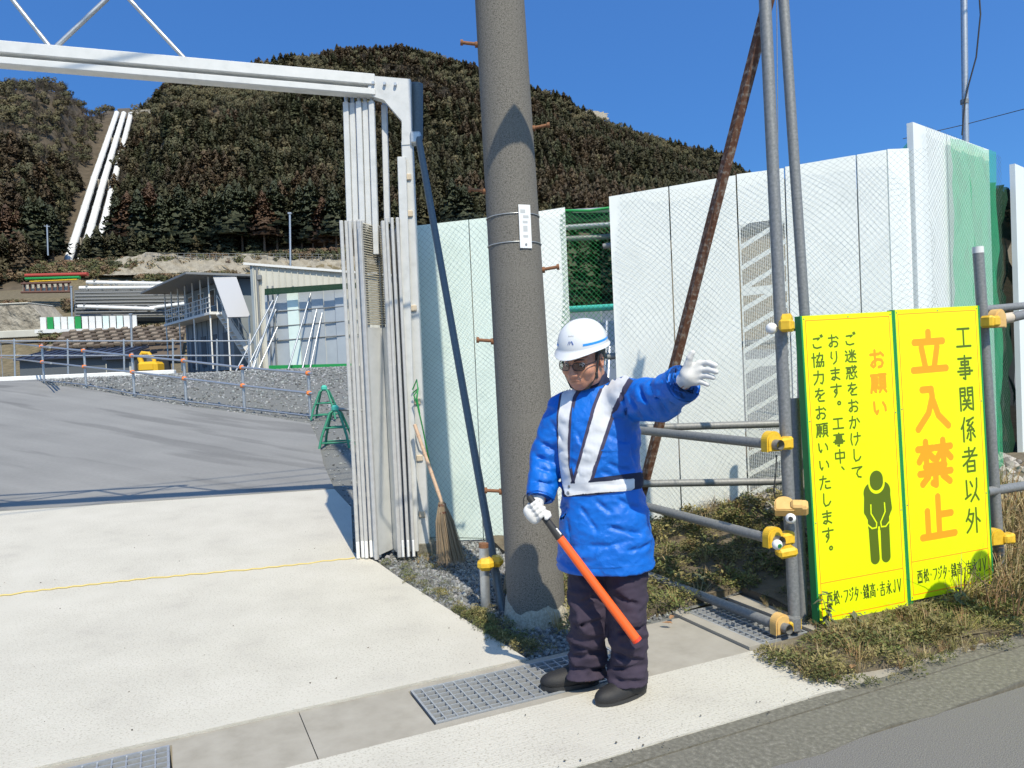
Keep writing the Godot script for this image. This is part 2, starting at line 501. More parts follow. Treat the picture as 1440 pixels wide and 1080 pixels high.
func draped(poly: PackedVector2Array, cell: float, lift: float, skirt := 0.08, bump := 0.0, way := Vector2.ZERO) -> MB:
	var du := U if way == Vector2.ZERO else way.normalized()
	var dw := Vector2(-du.y, du.x)
	var mb := MB.new()
	var lo := poly[0]
	var hi := poly[0]
	for p in poly:
		lo = lo.min(p)
		hi = hi.max(p)
	var put := func(a: Vector2):
		var e := 0.15
		var hx := th(a.x + e, a.y) - th(a.x - e, a.y)
		var hz := th(a.x, a.y + e) - th(a.x, a.y - e)
		var b := (wob.get_noise_2d(a.x * 40.0, a.y * 40.0) + 0.9) * 0.5 * bump if bump > 0.0 else 0.0
		return mb.p(Vector3(a.x, th(a.x, a.y) + lift + b, a.y), Vector3(-hx / (2 * e), 1, -hz / (2 * e)), Vector2(a.dot(du), a.dot(dw)))
	for i in int((hi.x - lo.x) / cell) + 1:
		for j in int((hi.y - lo.y) / cell) + 1:
			var o := lo + Vector2(i, j) * cell
			var sq := PackedVector2Array([o, o + Vector2(cell, 0), o + Vector2(cell, cell), o + Vector2(0, cell)])
			for piece in Geometry2D.intersect_polygons(sq, poly):
				var tr := Geometry2D.triangulate_polygon(piece)
				var at0 := mb.v.size()
				for a in piece: put.call(a)
				for k in range(0, tr.size(), 3):
					var a: Vector2 = piece[tr[k]]
					var b: Vector2 = piece[tr[k + 1]]
					var d: Vector2 = piece[tr[k + 2]]
					if (b - a).cross(d - a) > 0: mb.ix.append_array(PackedInt32Array([at0 + tr[k], at0 + tr[k + 1], at0 + tr[k + 2]]))
					else: mb.ix.append_array(PackedInt32Array([at0 + tr[k], at0 + tr[k + 2], at0 + tr[k + 1]]))
	var area := 0.0
	for i in poly.size(): area += poly[i].cross(poly[(i + 1) % poly.size()])
	if skirt > 0.0:
		for i in poly.size():
			var a := poly[i]
			var b := poly[(i + 1) % poly.size()]
			if area < 0:
				var sw := a
				a = b
				b = sw
			var m := maxi(1, int((b - a).length() / cell))
			for k in m:
				var p0 := a.lerp(b, float(k) / m)
				var p1 := a.lerp(b, float(k + 1) / m)
				var y0 := th(p0.x, p0.y) + lift + ((wob.get_noise_2d(p0.x * 40.0, p0.y * 40.0) + 0.9) * 0.5 * bump if bump > 0.0 else 0.0)
				var y1 := th(p1.x, p1.y) + lift + ((wob.get_noise_2d(p1.x * 40.0, p1.y * 40.0) + 0.9) * 0.5 * bump if bump > 0.0 else 0.0)
				mb.quad(Vector3(p1.x, y1 - skirt, p1.y), Vector3(p0.x, y0 - skirt, p0.y), Vector3(p0.x, y0, p0.y), Vector3(p1.x, y1, p1.y))
	return mb
func poly_uw(list: Array) -> PackedVector2Array:
	var p := PackedVector2Array()
	for a in list: p.append(uv2(a[0], a[1]))
	return p
func poly_px(list: Array) -> PackedVector2Array:
	var p := PackedVector2Array()
	for a in list:
		var g := onto(a[0], a[1])
		p.append(Vector2(g.x, g.z))
	return p

var slab_edge := []
var paved := []
func build_ground():
	wob = FastNoiseLite.new()
	wob.seed = 5
	wob.frequency = 0.05
	# the road in front, its old concrete edge, the pale concrete apron
	structure("road", draped(poly_uw([[-40, -14], [40, -14], [40, -0.9], [20, -0.9], [3.2, -0.90], [2.4, -0.885], [1.7, -0.865], [0.5, -0.87], [-40, -0.87]]), 8.0, -0.004, 0.0), mats.road_asphalt, "grey asphalt road in front of the gate")
	var edge := PackedVector2Array()
	var list := [[-40, -0.875]]
	var r := RandomNumberGenerator.new()
	r.seed = 3
	for i in 60: list.append([-6.0 + i * 0.2, -0.875 + r.randf_range(-0.018, 0.018)])
	list.append_array([[40, -0.9], [40, -0.622], [-40, -0.622]])
	structure("road_edge", draped(poly_uw(list), 2.0, 0.0, 0.06), mats.old_concrete, "old stained concrete road edging")
	structure("kerb_strip", draped(poly_uw([[-40, -0.61], [40, -0.61], [40, -0.535], [-40, -0.535]]), 4.0, 0.0, 0.1), mats.old_concrete, "narrow stained strip of concrete kerb")
	list = [[-40, -0.53]]
	for i in 40: list.append([-5.6 + i * 0.2, -0.53 + r.randf_range(-0.006, 0.006)])
	list.append_array([[2.30, -0.545], [2.27, -0.3], [2.26, -0.004], [-40, -0.004]])
	structure("apron_strip", draped(poly_uw(list), 1.0, 0.006, 0.5), mats.concrete, "pale broomed concrete strip along the road")
	# the gutter: a strip of smooth concrete, open under its three gratings
	var gut := MB.new()
	for a in [[-40, -1.52, 0, 0.48], [-0.405, 0.108, 0, 0.48], [0.112, 0.60, 0, 0.48], [1.68, 2.26, 0, 0.60],
			[-1.52, -0.405, 0, 0.055], [-1.52, -0.405, 0.435, 0.48], [0.60, 1.68, 0, 0.055], [0.60, 1.68, 0.435, 0.48]]:
		gut.prism(poly_uw([[a[0], a[2]], [a[1], a[2]], [a[1], a[3]], [a[0], a[3]]]), -0.5, 0.0)
	gut.prism(poly_uw([[2.27, -0.53], [40, -0.53], [40, -0.03], [2.27, -0.03]]), -0.5, -0.012)
	structure("gutter_strip", gut, mats.gutter, "smooth grey concrete gutter strip")
	var bed := MB.new()
	bed.prism(poly_uw([[-40, -0.2], [6, -0.2], [6, 1.0], [-40, 1.0]]), -0.62, -0.42)
	structure("gutter_bed", bed, mats.gutter)
	var kerb := MB.new()
	kerb.prism(poly_uw([[2.265, 0.02], [2.345, 0.02], [2.335, 0.66], [2.265, 0.66]]), -0.3, 0.016)
	structure("gutter_kerb", kerb, mats.gutter)
	var k2 := MB.new()
	k2.prism(poly_uw([[2.70, -0.02], [2.80, -0.02], [2.80, 0.7], [2.70, 0.7]]), -0.5, 0.02)
	structure("drain_wall", k2, mats.gutter)
	grate(0.61, 1.67, 0.062, 0.43, "galvanised drain grating the guard stands beside, set in the gutter strip")
	grate(-1.51, -0.415, 0.062, 0.43, "galvanised drain grating in the gutter strip, well away from the guard")
	grate(2.36, 2.69, 0.05, 0.66, "shaded drain grating beneath the scaffold tubes")
	# the slab inside the gate, the ramp beyond it
	var br := onto(470, 690)
	var bl := onto(0, 722)
	var dir := (Vector2(bl.x, bl.z) - Vector2(br.x, br.z)).normalized()
	var a0 := uv2(1.235, 0.484)
	slab_edge = [a0, Vector2(-0.46, -4.70), Vector2(-1.10, -5.87), Vector2(-1.335, -6.13), Vector2(br.x + 0.35, br.z + 0.8), Vector2(br.x, br.z)]
	var sl := PackedVector2Array(slab_edge)
	sl.append(Vector2(br.x, br.z) + dir * 22.0)
	sl.append(uv2(-24, 0.484))
	structure("concrete_slab", draped(sl, 0.6, 0.012, 0.12), mats.concrete, "pale concrete apron in the gateway")
	var ramp := PackedVector2Array([Vector2(br.x, br.z), onto2(455, 655), onto2(449, 625), onto2(436, 597), onto2(344, 583), onto2(262, 573), onto2(189, 561), onto2(121, 548), onto2(62, 542), onto2(0, 536), onto2(-90, 530), Vector2(br.x, br.z) + dir * 22.0])
	paved = [sl, ramp]
	structure("asphalt_ramp", draped(ramp, 0.6, 0.02, 0.06, 0.0, Vector2(4.3, 2.6)), mats.asphalt, "grey asphalt ramp rising into the site")
	# gravel of the site, fine near the gate
	structure("gravel_ground", draped(poly_uw([[-34, 0.49], [1.72, 0.49], [1.72, 0.61], [2.29, 0.61], [2.29, 0.7], [26, 0.7], [26, 36], [-34, 36]]), 0.5, -0.012, 0.0), mats.gravel, "grey gravel ground of the site")
	structure("weedy_bank", draped(poly_uw([[2.815, -0.02], [2.82, 0.72], [2.36, 0.74], [1.95, 0.66], [1.75, 0.95], [1.6, 1.6], [2.0, 2.4], [2.2, 4.2], [24, 4.2], [24, -0.53], [8, -0.53], [4.9, -0.50], [4.4, -0.52], [3.9, -0.47], [3.5, -0.50], [3.1, -0.45], [2.8, -0.48], [2.55, -0.44], [2.42, -0.40], [2.36, -0.25], [2.33, -0.03]]), 0.16, 0.002, 0.6, 0.06), mats.earth, "earth bank under the weeds")
	# everything farther away
	var far := MB.new()
	var ds := []
	var d := 22.0
	while d < 900.0:
		ds.append(d)
		d *= 1.028 if d > 100 else 1.02
	var na := 150
	for i in ds.size():
		for k in na + 1:
			var a := lerpf(-0.95, 0.95, float(k) / na)
			var x: float = sin(a) * ds[i]
			var z: float = -cos(a) * ds[i]
			var y := th(x, z) - 0.8 * (1.0 - sstep(30.0, 42.0, ds[i]))
			var e: float = 0.01 * ds[i]
			far.p(Vector3(x, y, z), Vector3(th(x - e, z) - th(x + e, z), 2 * e, th(x, z - e) - th(x, z + e)), Vector2(x, z))
	var high := MB.new()
	high.v = far.v
	high.n = far.n
	high.c = far.c
	high.t = far.t
	for i in ds.size() - 1:
		for k in na:
			var q := i * (na + 1) + k
			var w := q + na + 1
			(far if ds[i] < 168.0 else high).ix.append_array(PackedInt32Array([q, w, q + 1, q + 1, w, w + 1]))
	structure("hillside", far, mats.slope_grass, "dry slope behind the site")
	structure("hill", high, mats.hill_soil, "hill under the forest")
	var under := MB.new()
	under.prism(PackedVector2Array([Vector2(-60, 60), Vector2(60, 60), Vector2(60, -24), Vector2(-60, -24)]), -1.2, -0.7)
	structure("subsoil", under, mats.earth)
	var wide := MB.new()
	wide.prism(PackedVector2Array([Vector2(-2500, 2500), Vector2(2500, 2500), Vector2(2500, 40), Vector2(-2500, 40)]), -1.6, -1.25)
	structure("plain", wide, mats.slope_grass)
	# a length of yellow rope lying across the gateway
	var mb := MB.new()
	var pts := []
	for i in 61:
		var k := i / 60.0
		var p := onto(lerpf(-160, 499, k), lerpf(857, 789, k) + 2.5 * sin(k * 9.0) * (1 - k))
		p.y += 0.018
		pts.append(p)
	mb.path(pts, 0.0055, 6)
	tag(obj("rope", mb, mats.yellow_rope), "thin yellow rope lying across the pale concrete of the gateway", "rope")

func onto2(px, py) -> Vector2:
	var p := onto(px, py)
	return Vector2(p.x, p.z)

func grate(u0, u1, w0, w1, label):
	var c := uv2((u0 + u1) * 0.5, (w0 + w1) * 0.5)
	var g := thing("drain_grating", label, "grating", Vector3(c.x, 0, c.y), "drain gratings")
	g.rotation.y = atan2(-U.y, U.x)
	var lx: float = u1 - u0
	var lz: float = w1 - w0
	var rim := MB.new()
	for s in [-1, 1]:
		rim.box(Vector3(0, -0.02, s * (lz * 0.5 - 0.005)), Vector3(lx, 0.05, 0.01))
		rim.box(Vector3(s * (lx * 0.5 - 0.005), -0.02, 0), Vector3(0.01, 0.05, lz - 0.02))
	obj("rim", rim, mats.grating, g)
	var bar := MB.new()
	bar.box(Vector3.ZERO, Vector3(lx - 0.02, 0.022, 0.006))
	var bm := bar.mesh()
	bm.surface_set_material(0, mats.grating)
	var n := int(lz / 0.041)
	for i in range(1, n):
		shared("bearing_bar", bm, mats.grating, g, Transform3D(Basis(), Vector3(0, -0.0105, -lz * 0.5 + lz * i / n)))
	var cr := MB.new()
	cr.box(Vector3.ZERO, Vector3(0.006, 0.01, lz - 0.02))
	var cm := cr.mesh()
	cm.surface_set_material(0, mats.grating)
	n = int(lx / 0.052)
	for i in range(1, n):
		shared("cross_bar", cm, mats.grating, g, Transform3D(Basis(), Vector3(-lx * 0.5 + lx * i / n, -0.0035, 0)))

# ---------------------------------------------------------------- the wooded hill and its penstocks
# skyline of the photograph as [pixel column, pixel row, metres to the ridge]
const RIDGE := [[-500, 60, 340], [-200, 85, 330], [0, 101, 330], [60, 99, 330], [110, 106, 330], [138, 116, 340], [152, 140, 376], [170, 152, 380], [190, 152, 380], [203, 141, 378], [235, 106, 390], [300, 96, 410], [400, 76, 430], [480, 59, 440], [560, 61, 440], [620, 76, 440], [665, 93, 445], [705, 112, 470], [725, 122, 520], [760, 124, 560], [800, 141, 580], [870, 181, 600], [940, 211, 620], [1010, 244, 640], [1200, 330, 660], [1500, 400, 680], [2200, 430, 700]]
var ridge_t := []
func ridge_at(az: float) -> Vector2:      # (height of the ground at the ridge, distance)
	if ridge_t.is_empty():
		for r in RIDGE:
			var d := ray(r[0], r[1])
			var flat := sqrt(d.x * d.x + d.z * d.z)
			ridge_t.append([atan2(d.x, -d.z), (d.y / flat) * r[2] + EYE - 6.5, r[2]])
	for i in range(1, ridge_t.size()):
		if az <= ridge_t[i][0] or i == ridge_t.size() - 1:
			var k := clampf((az - ridge_t[i - 1][0]) / (ridge_t[i][0] - ridge_t[i - 1][0]), 0, 1)
			return Vector2(lerpf(ridge_t[i - 1][1], ridge_t[i][1], k), lerpf(ridge_t[i - 1][2], ridge_t[i][2], k))
	return Vector2(100, 400)
var pen_lo: Vector3
var pen_hi: Vector3
var hill_noise: FastNoiseLite
func hill_h(x: float, z: float) -> float:
	var d := sqrt(x * x + z * z)
	var rg := ridge_at(atan2(x, -z))
	var h: float
	if d < rg.y:
		var d0 := 166.0 * d / maxf(-z, 1.0)
		var k := (d - d0) / (maxf(rg.y, d0 + 60.0) - d0)
		h = lerpf(26.5, rg.x, k) + (hill_noise.get_noise_2d(x, z) * 16.0 + 7.0) * sin(clampf(k, 0, 1) * PI)
	else:
		h = rg.x - (d - rg.y) * 0.25
	# the gully the pipes climb
	var f := pen_frame(x, z)
	if f.y > -0.05 and f.y < 1.1:
		var track := lerpf(pen_lo.y, pen_hi.y, f.y) - 2.2
		h = lerpf(track, h, sstep(7.0, 19.0, absf(f.x)))
	return h
func pen_frame(x, z) -> Vector2:          # (metres to the side, share of the way up)
	var a := Vector2(pen_lo.x, pen_lo.z)
	var b := Vector2(pen_hi.x, pen_hi.z)
	var d := (b - a).normalized()
	var r := Vector2(x, z) - a
	return Vector2(r.cross(d), r.dot(d) / (b - a).length())

func conifer(sd: int, levels: int, r0: float, top_bare := 0.0) -> MB:    # one metre tall
	var r := RandomNumberGenerator.new()
	r.seed = sd
	var mb := MB.new()
	for l in levels:
		var k := (l + 0.5) / levels
		var y := lerpf(0.16, 0.97, k)
		var rad := r0 * pow(1.0 - k, 0.55) * r.randf_range(0.8, 1.15) + 0.02
		var nb := 9 if k < 0.7 else 7
		for b in nb:
			var a := TAU * (b + r.randf_range(-0.4, 0.4)) / nb + l * 1.3
			var rr := rad * r.randf_range(0.65, 1.15)
			var o := Vector3(cos(a), 0, sin(a))
			var s := Vector3(-o.z, 0, o.x)
			var tip := o * rr + Vector3(0, y - 0.035 + r.randf_range(-0.02, 0.03), 0)
			var hub := Vector3(0, y + 0.05, 0)
			mb.col = Color(1, 1, 1) * r.randf_range(0.7, 1.25)
			for q in 3:
				var m := hub.lerp(tip, [0.45, 0.72, 1.0][q])
				var w: float = rr * [0.42, 0.40, 0.22][q]
				var dn := Vector3(0, -r.randf_range(0.01, 0.045), 0)
				var e := r.randf_range(-0.02, 0.02)
				mb.tri(m + s * w + dn, m + o * rr * 0.26 + Vector3(0, e, 0), m - s * w + dn)
				mb.tri(m - s * w + dn, m - o * rr * 0.30 + Vector3(0, 0.05, 0), m + s * w + dn)
	soften(mb, Vector3(0, 0.35, 0), 0.75)
	return mb
func broadleaf(sd: int, count: int, size: float, squash := 0.75) -> MB:  # one metre tall, a lumpy crown
	var r := RandomNumberGenerator.new()
	r.seed = sd
	var mb := MB.new()
	var lobes := []
	for i in 7:
		lobes.append([Vector3(r.randf_range(-0.26, 0.26), r.randf_range(0.42, 0.82), r.randf_range(-0.26, 0.26)), r.randf_range(0.14, 0.25)])
	for i in count:
		var lb = lobes[r.randi() % lobes.size()]
		var d := Vector3(r.randfn(), r.randfn() * squash, r.randfn()).normalized()
		var c: Vector3 = lb[0] + d * lb[1] * r.randf_range(0.75, 1.05)
		var nn := (d + Vector3(r.randfn(), r.randfn(), r.randfn()) * 0.45).normalized()
		var s := nn.cross(Vector3(r.randfn(), r.randfn(), r.randfn())).normalized() * size * r.randf_range(0.6, 1.3)
		var t := nn.cross(s.normalized()) * size * r.randf_range(0.5, 1.1)
		mb.col = Color(1, 1, 1) * r.randf_range(0.65, 1.3)
		mb.tri(c - s - t * 0.5, c + s - t * 0.4, c + t)
	soften(mb, Vector3(0, 0.45, 0), 0.75)
	return mb
func soften(mb: MB, heart: Vector3, k: float):       # leaf normals lean outwards, as a crown's do
	for i in mb.n.size():
		var out := (mb.v[i] - heart)
		out = Vector3(out.x, out.y * 0.5 + 0.06, out.z).normalized()
		mb.n[i] = mb.n[i].lerp(out if mb.n[i].dot(out) > 0 else -out, k).normalized()
func bare_tree(sd: int) -> MB:       # a leafless crown of fine twigs
	var r := RandomNumberGenerator.new()
	r.seed = sd
	var mb := MB.new()
	mb.col = Color(0.85, 0.85, 0.85)
	mb.path([Vector3.ZERO, Vector3(0.02, 0.35, 0), Vector3(0, 0.6, 0.02)], [0.03, 0.022, 0.01], 5, false)
	for i in 34:
		var a := r.randf() * TAU
		var y := r.randf_range(0.22, 0.6)
		var b0 := Vector3(0, y, 0)
		var out := Vector3(cos(a), r.randf_range(0.6, 1.6), sin(a)).normalized() * r.randf_range(0.22, 0.42)
		mb.path([b0, b0 + out * 0.5 + Vector3(0, -0.01, 0), b0 + out], [0.009, 0.006, 0.003], 3, false)
		for q in 7:
			var st := b0 + out * r.randf_range(0.35, 1.0)
			var e := st + Vector3(r.randfn(), r.randfn() + 0.8, r.randfn()).normalized() * r.randf_range(0.06, 0.16)
			var w := Vector3(r.randfn(), r.randfn(), r.randfn()).normalized() * 0.006
			mb.col = Color(1, 1, 1) * r.randf_range(0.8, 1.3)
			mb.tri(st - w, st + w, e)
			mb.tri(st + w, st - w, e)
	return mb

func hill_in_view(x, y, z) -> bool:
	var c := view.transposed() * (Vector3(x, y + 6, z) - Vector3(0, EYE, 0))
	if c.z > -1: return false
	var px := 720 + FOCAL * c.x / -c.z
	return px > -260 and px < 1480

func build_hills():
	var r := RandomNumberGenerator.new()
	r.seed = 77
	var patch := FastNoiseLite.new()
	patch.seed = 9
	patch.frequency = 0.014
	var patch2 := FastNoiseLite.new()
	patch2.seed = 19
	patch2.frequency = 0.03
	var places := [[], [], [], [], []]
	var tints := [[], [], [], [], []]
	var d := 176.0
	while d < 720.0:
		var step := 2.25 + d * 0.0014
		var a := -0.72
		while a < 0.62:
			a += step / d
			var dd := d + r.randf_range(-0.5, 0.5) * step
			var aa := a + r.randf_range(-0.5, 0.5) * step / d
			var x := sin(aa) * dd
			var z := -cos(aa) * dd
			var rg := ridge_at(aa)
			if dd > rg.y + 14.0: continue
			var f := pen_frame(x, z)
			if f.y > -0.3 and f.y < 1.12 and f.x < 7.0 and f.x > -3.4 - 1.5 * sin(f.y * 9.0) : continue
			var y := th(x, z)
			if not hill_in_view(x, y, z): continue
			var up := clampf((dd - 170.0) / (rg.y - 170.0), 0, 1)
			var p := patch.get_noise_2d(x, z) + 0.5 * patch2.get_noise_2d(x, z)
			var left := f.x > 0.0
			# bare patch of pale slope low on the right of the hill
			var kind := 0
			if left:
				kind = 3 if up > 0.5 + 0.3 * p else (0 if p < 0.12 else 1)
				if kind == 3 and r.randf() < 0.35: kind = 2
			else:
				if p > 0.16: kind = 1
				if up > 0.5 and p < -0.05: kind = 2
				if up > 0.35 and p > 0.34: kind = 3
				if dd > 480: kind = 0 if p < 0.12 else 2
			if kind < 2 and r.randf() < 0.08 + 0.35 * up: kind = 2
			if r.randf() < 0.03: continue
			var tall := r.randf_range(5.8, 8.8) if kind < 2 else r.randf_range(4.2, 6.4)
			tall *= lerpf(1.08, 0.8, up)
			if dd > 480: tall *= 0.9
			var fat := r.randf_range(0.85, 1.2) * tall
			places[kind if kind < 2 else kind].append(Transform3D(Basis(Vector3.UP, r.randf() * TAU).scaled(Vector3(fat, tall, fat)), Vector3(x, y - 0.5, z)))
			var j := r.randf_range(0.75, 1.25)
			var c := Color(0.058, 0.060, 0.027)
			if kind == 1: c = Color(0.080, 0.060, 0.033)
			if kind == 2: c = Color(0.088, 0.08, 0.036)
			if kind == 3: c = Color(0.115, 0.095, 0.07)
			if kind == 0 and r.randf() < 0.25: c = Color(0.065, 0.058, 0.028)
			tints[kind].append(Color(c.r * j * r.randf_range(0.9, 1.12), c.g * j, c.b * j))
		d += step
	var leafy: StandardMaterial3D = mats.leaf
	stuff("cedar_forest", conifer(1, 14, 0.27).mesh(true), leafy, places[0], tints[0], "dark green cedar forest covering the hill", "forest")
	stuff("brown_cedar_forest", conifer(2, 14, 0.28).mesh(true), leafy, places[1], tints[1], "reddish brown cedars mixed through the forest on the hill", "forest")
	stuff("broadleaf_forest", broadleaf(3, 300, 0.06).mesh(true), leafy, places[2], tints[2], "olive evergreen broadleaf wood among the cedars on the hill", "forest")
	stuff("bare_forest", bare_tree(4).mesh(true), leafy, places[3], tints[3], "grey leafless wood high on the hill", "forest")
	# the front row of cedars at the foot of the hill can be told apart
	var bark := mat("bark", lin(0.16, 0.12, 0.09), 0.95)
	var crowns := []
	for i in 4:
		var cm := conifer(20 + i, 20, 0.23)
		var me := cm.mesh(true)
		me.surface_set_material(0, leafy)
		crowns.append(me)
	var row := [[168, 0], [183, 1], [198, 0], [214, 1], [229, 0], [243, 0], [256, 0], [270, 0], [284, 0], [299, 0], [312, 0], [326, 0], [341, 0], [356, 0], [372, 1], [390, 0], [425, 0], [441, 0], [456, 1], [473, 0], [640, 0], [656, 0], [12, 1], [28, 1], [44, 0], [60, 0], [74, 0]]
	var k := 0
	for e in row:
		var b := at(e[0], 352, 166.0 + r.randf_range(-3, 4))
		b.y = th(b.x, b.z) - 0.3
		var tall := r.randf_range(13, 17)
		var t := thing("cedar_tree", ["tall dark green cedar in the front row at the hill's foot", "tall reddish brown cedar in the front row at the hill's foot"][e[1]], "tree", b, "front row of green cedars" if e[1] == 0 else "front row of brown cedars")
		var tk := MB.new()
		tk.path([Vector3.ZERO, Vector3(0.1, tall * 0.5, 0.05), Vector3(0, tall * 0.93, 0)], [0.28, 0.18, 0.05], 6, false)
		obj("trunk", tk, bark, t)
		var lm: StandardMaterial3D = mats.get("crown%d" % e[1])
		if lm == null:
			lm = mat("crown%d" % e[1], [lin(0.044, 0.054, 0.027), lin(0.088, 0.05, 0.028)][e[1]], 0.75)
			lm.vertex_color_use_as_albedo = true
			lm.backlight_enabled = true
			lm.backlight = Color(0.25, 0.25, 0.2)
		var lift := r.randf_range(0.10, 0.28)
		var o := shared("crown", crowns[k % 4], lm, t, Transform3D(Basis(Vector3.UP, r.randf() * TAU).scaled(Vector3(tall * 0.95, tall * (1.0 - lift), tall * 0.95)), Vector3(0, tall * lift, 0)))
		k += 1
	for e in [786, 800, 813, 824, 838, 851, 866, 880]:
		var b := at(e, 430, 78.0 + r.randf_range(-4, 6))
		b.y = th(b.x, b.z) - 0.3
		var tall := r.randf_range(8, 11)
		var t := thing("cedar_tree", "dark cedar seen through the gap in the hoarding", "tree", b, "cedars beyond the hoarding's gap")
		var tk := MB.new()
		tk.path([Vector3.ZERO, Vector3(0.05, tall * 0.5, 0.05), Vector3(0, tall * 0.93, 0)], [0.2, 0.13, 0.04], 6, false)
		obj("trunk", tk, bark, t)
		shared("crown", crowns[e % 4], mats.crown0, t, Transform3D(Basis(Vector3.UP, r.randf() * TAU).scaled(Vector3(tall * 1.1, tall * 0.95, tall * 1.1)), Vector3(0, tall * 0.05, 0)))
	# three white penstocks on saddles
	var pipe = mats.white_paint
	var dirp := pen_hi - pen_lo
	var side := Vector3(dirp.x, 0, dirp.z).normalized().cross(Vector3.UP)
	for i in 3:
		var t := thing("penstock", ["white penstock pipe on the hill, beside the bare earth strip", "white penstock pipe running between the other two on the hill", "white penstock pipe on the hill, half hidden by the cedars"][i], "pipe", pen_lo, "penstock pipes on the hill")
		var off := side * (i - 1) * 2.7
		var m := MB.new()
		var bend := 0.42
		var p0 := off
		var p1 := off + dirp * bend + Vector3(0, 0.6, 0)
		var p2 := off * 0.95 + dirp
		m.path([p0 + Vector3(0, -1.0, 4), p0, p1, p2], 0.88, 14)
		obj("barrel", m, pipe, t)
		var ring := MB.new()
		ring.tube(Vector3(0, 0, -0.3), Vector3(0, 0, 0.3), 0.99, -1, 14)
		var rm := ring.mesh()
		rm.surface_set_material(0, pipe)
		for q in 13:
			var s := q / 12.0
			var c := p0.lerp(p1, s / bend) if s < bend else p1.lerp(p2, (s - bend) / (1 - bend))
			shared("joint_ring", rm, pipe, t, Transform3D(Basis.looking_at(dirp.normalized()), c))
		for q in [0.12, 0.42, 0.75]:
			var blk := MB.new()
			blk.box(Vector3.ZERO, Vector3(2.6, 3.0, 1.6), 0.2)
			blk.x = Transform3D()
			var c := (p0.lerp(p1, q / bend) if q < bend else p1.lerp(p2, (q - bend) / (1 - bend))) + Vector3(0, -1.9, 0)
			shared("saddle", blk.mesh(), mats.rock, t, Transform3D(Basis.looking_at(Vector3(dirp.x, 0, dirp.z).normalized()), c))
	var vh := thing("valve_house", "dark valve house at the top of the penstocks on the hill", "building", pen_hi + Vector3(0, -1.5, -4))
	var w := MB.new()
	w.box(Vector3(-1.5, 2.4, -1), Vector3(5, 4.8, 4), 0.1)
	obj("wall", w, mat("valve_wall", lin(0.15, 0.13, 0.11), 0.9), vh)
	w = MB.new()
	w.box(Vector3(5, 2.2, -2), Vector3(9, 4.4, 3), 0.1)
	obj("buttress", w, mats.rock, vh)
	# bare slips of pale rock on the far ridge
	for s in [[825, 163, 575, 30, 9], [792, 150, 570, 14, 5], [462, 225, 300, 5, 14], [345, 318, 181, 3, 4], [430, 325, 178, 6, 5]]:
		var g := at(s[0], s[1], s[2])
		var mb := broadleaf_rock(int(s[0]), s[3], s[4])
		mb.name = numbered("rock_slip")
		mb.position = Vector3(g.x, g.y, g.z)
		tag(mb, ["bare pale rock slip high on the far ridge", "smaller pale rock slip near the top of the far ridge", "narrow pale rock scar in the dark cedars", "pale reddish rock showing between front cedars", "pale bank of rock at the foot of the cedars"][[825, 792, 462, 345, 430].find(s[0])], "rock")
		add_child(mb)

func broadleaf_rock(sd, wide, tall) -> MeshInstance3D:
	var n := FastNoiseLite.new()
	n.seed = sd
	n.frequency = 0.35
	var mb := MB.new()
	for j in 9:
		for i in 13:
			var a := i / 12.0 * 2 - 1
			var b := j / 8.0 * 2 - 1
			var rr := sqrt(maxf(0, 1 - a * a * 0.8 - b * b * 0.8))
			mb.p(Vector3(a * wide * 0.5 * (1 + 0.3 * n.get_noise_2d(j * 3, 9)), b * tall * 0.5 + n.get_noise_2d(i * 2, 4) * tall * 0.3, rr * wide * 0.16 + n.get_noise_2d(i * 3, j * 3) * wide * 0.06 - b * wide * 0.15), Vector3(a * 0.4, 0.5, 1))
	for j in 8:
		for i in 12:
			var q := j * 13 + i
			mb.ix.append_array(PackedInt32Array([q, q + 13, q + 1, q + 1, q + 13, q + 14]))
	var o := MeshInstance3D.new()
	o.mesh = mb.mesh()
	o.mesh.surface_set_material(0, mats.rock)
	return o

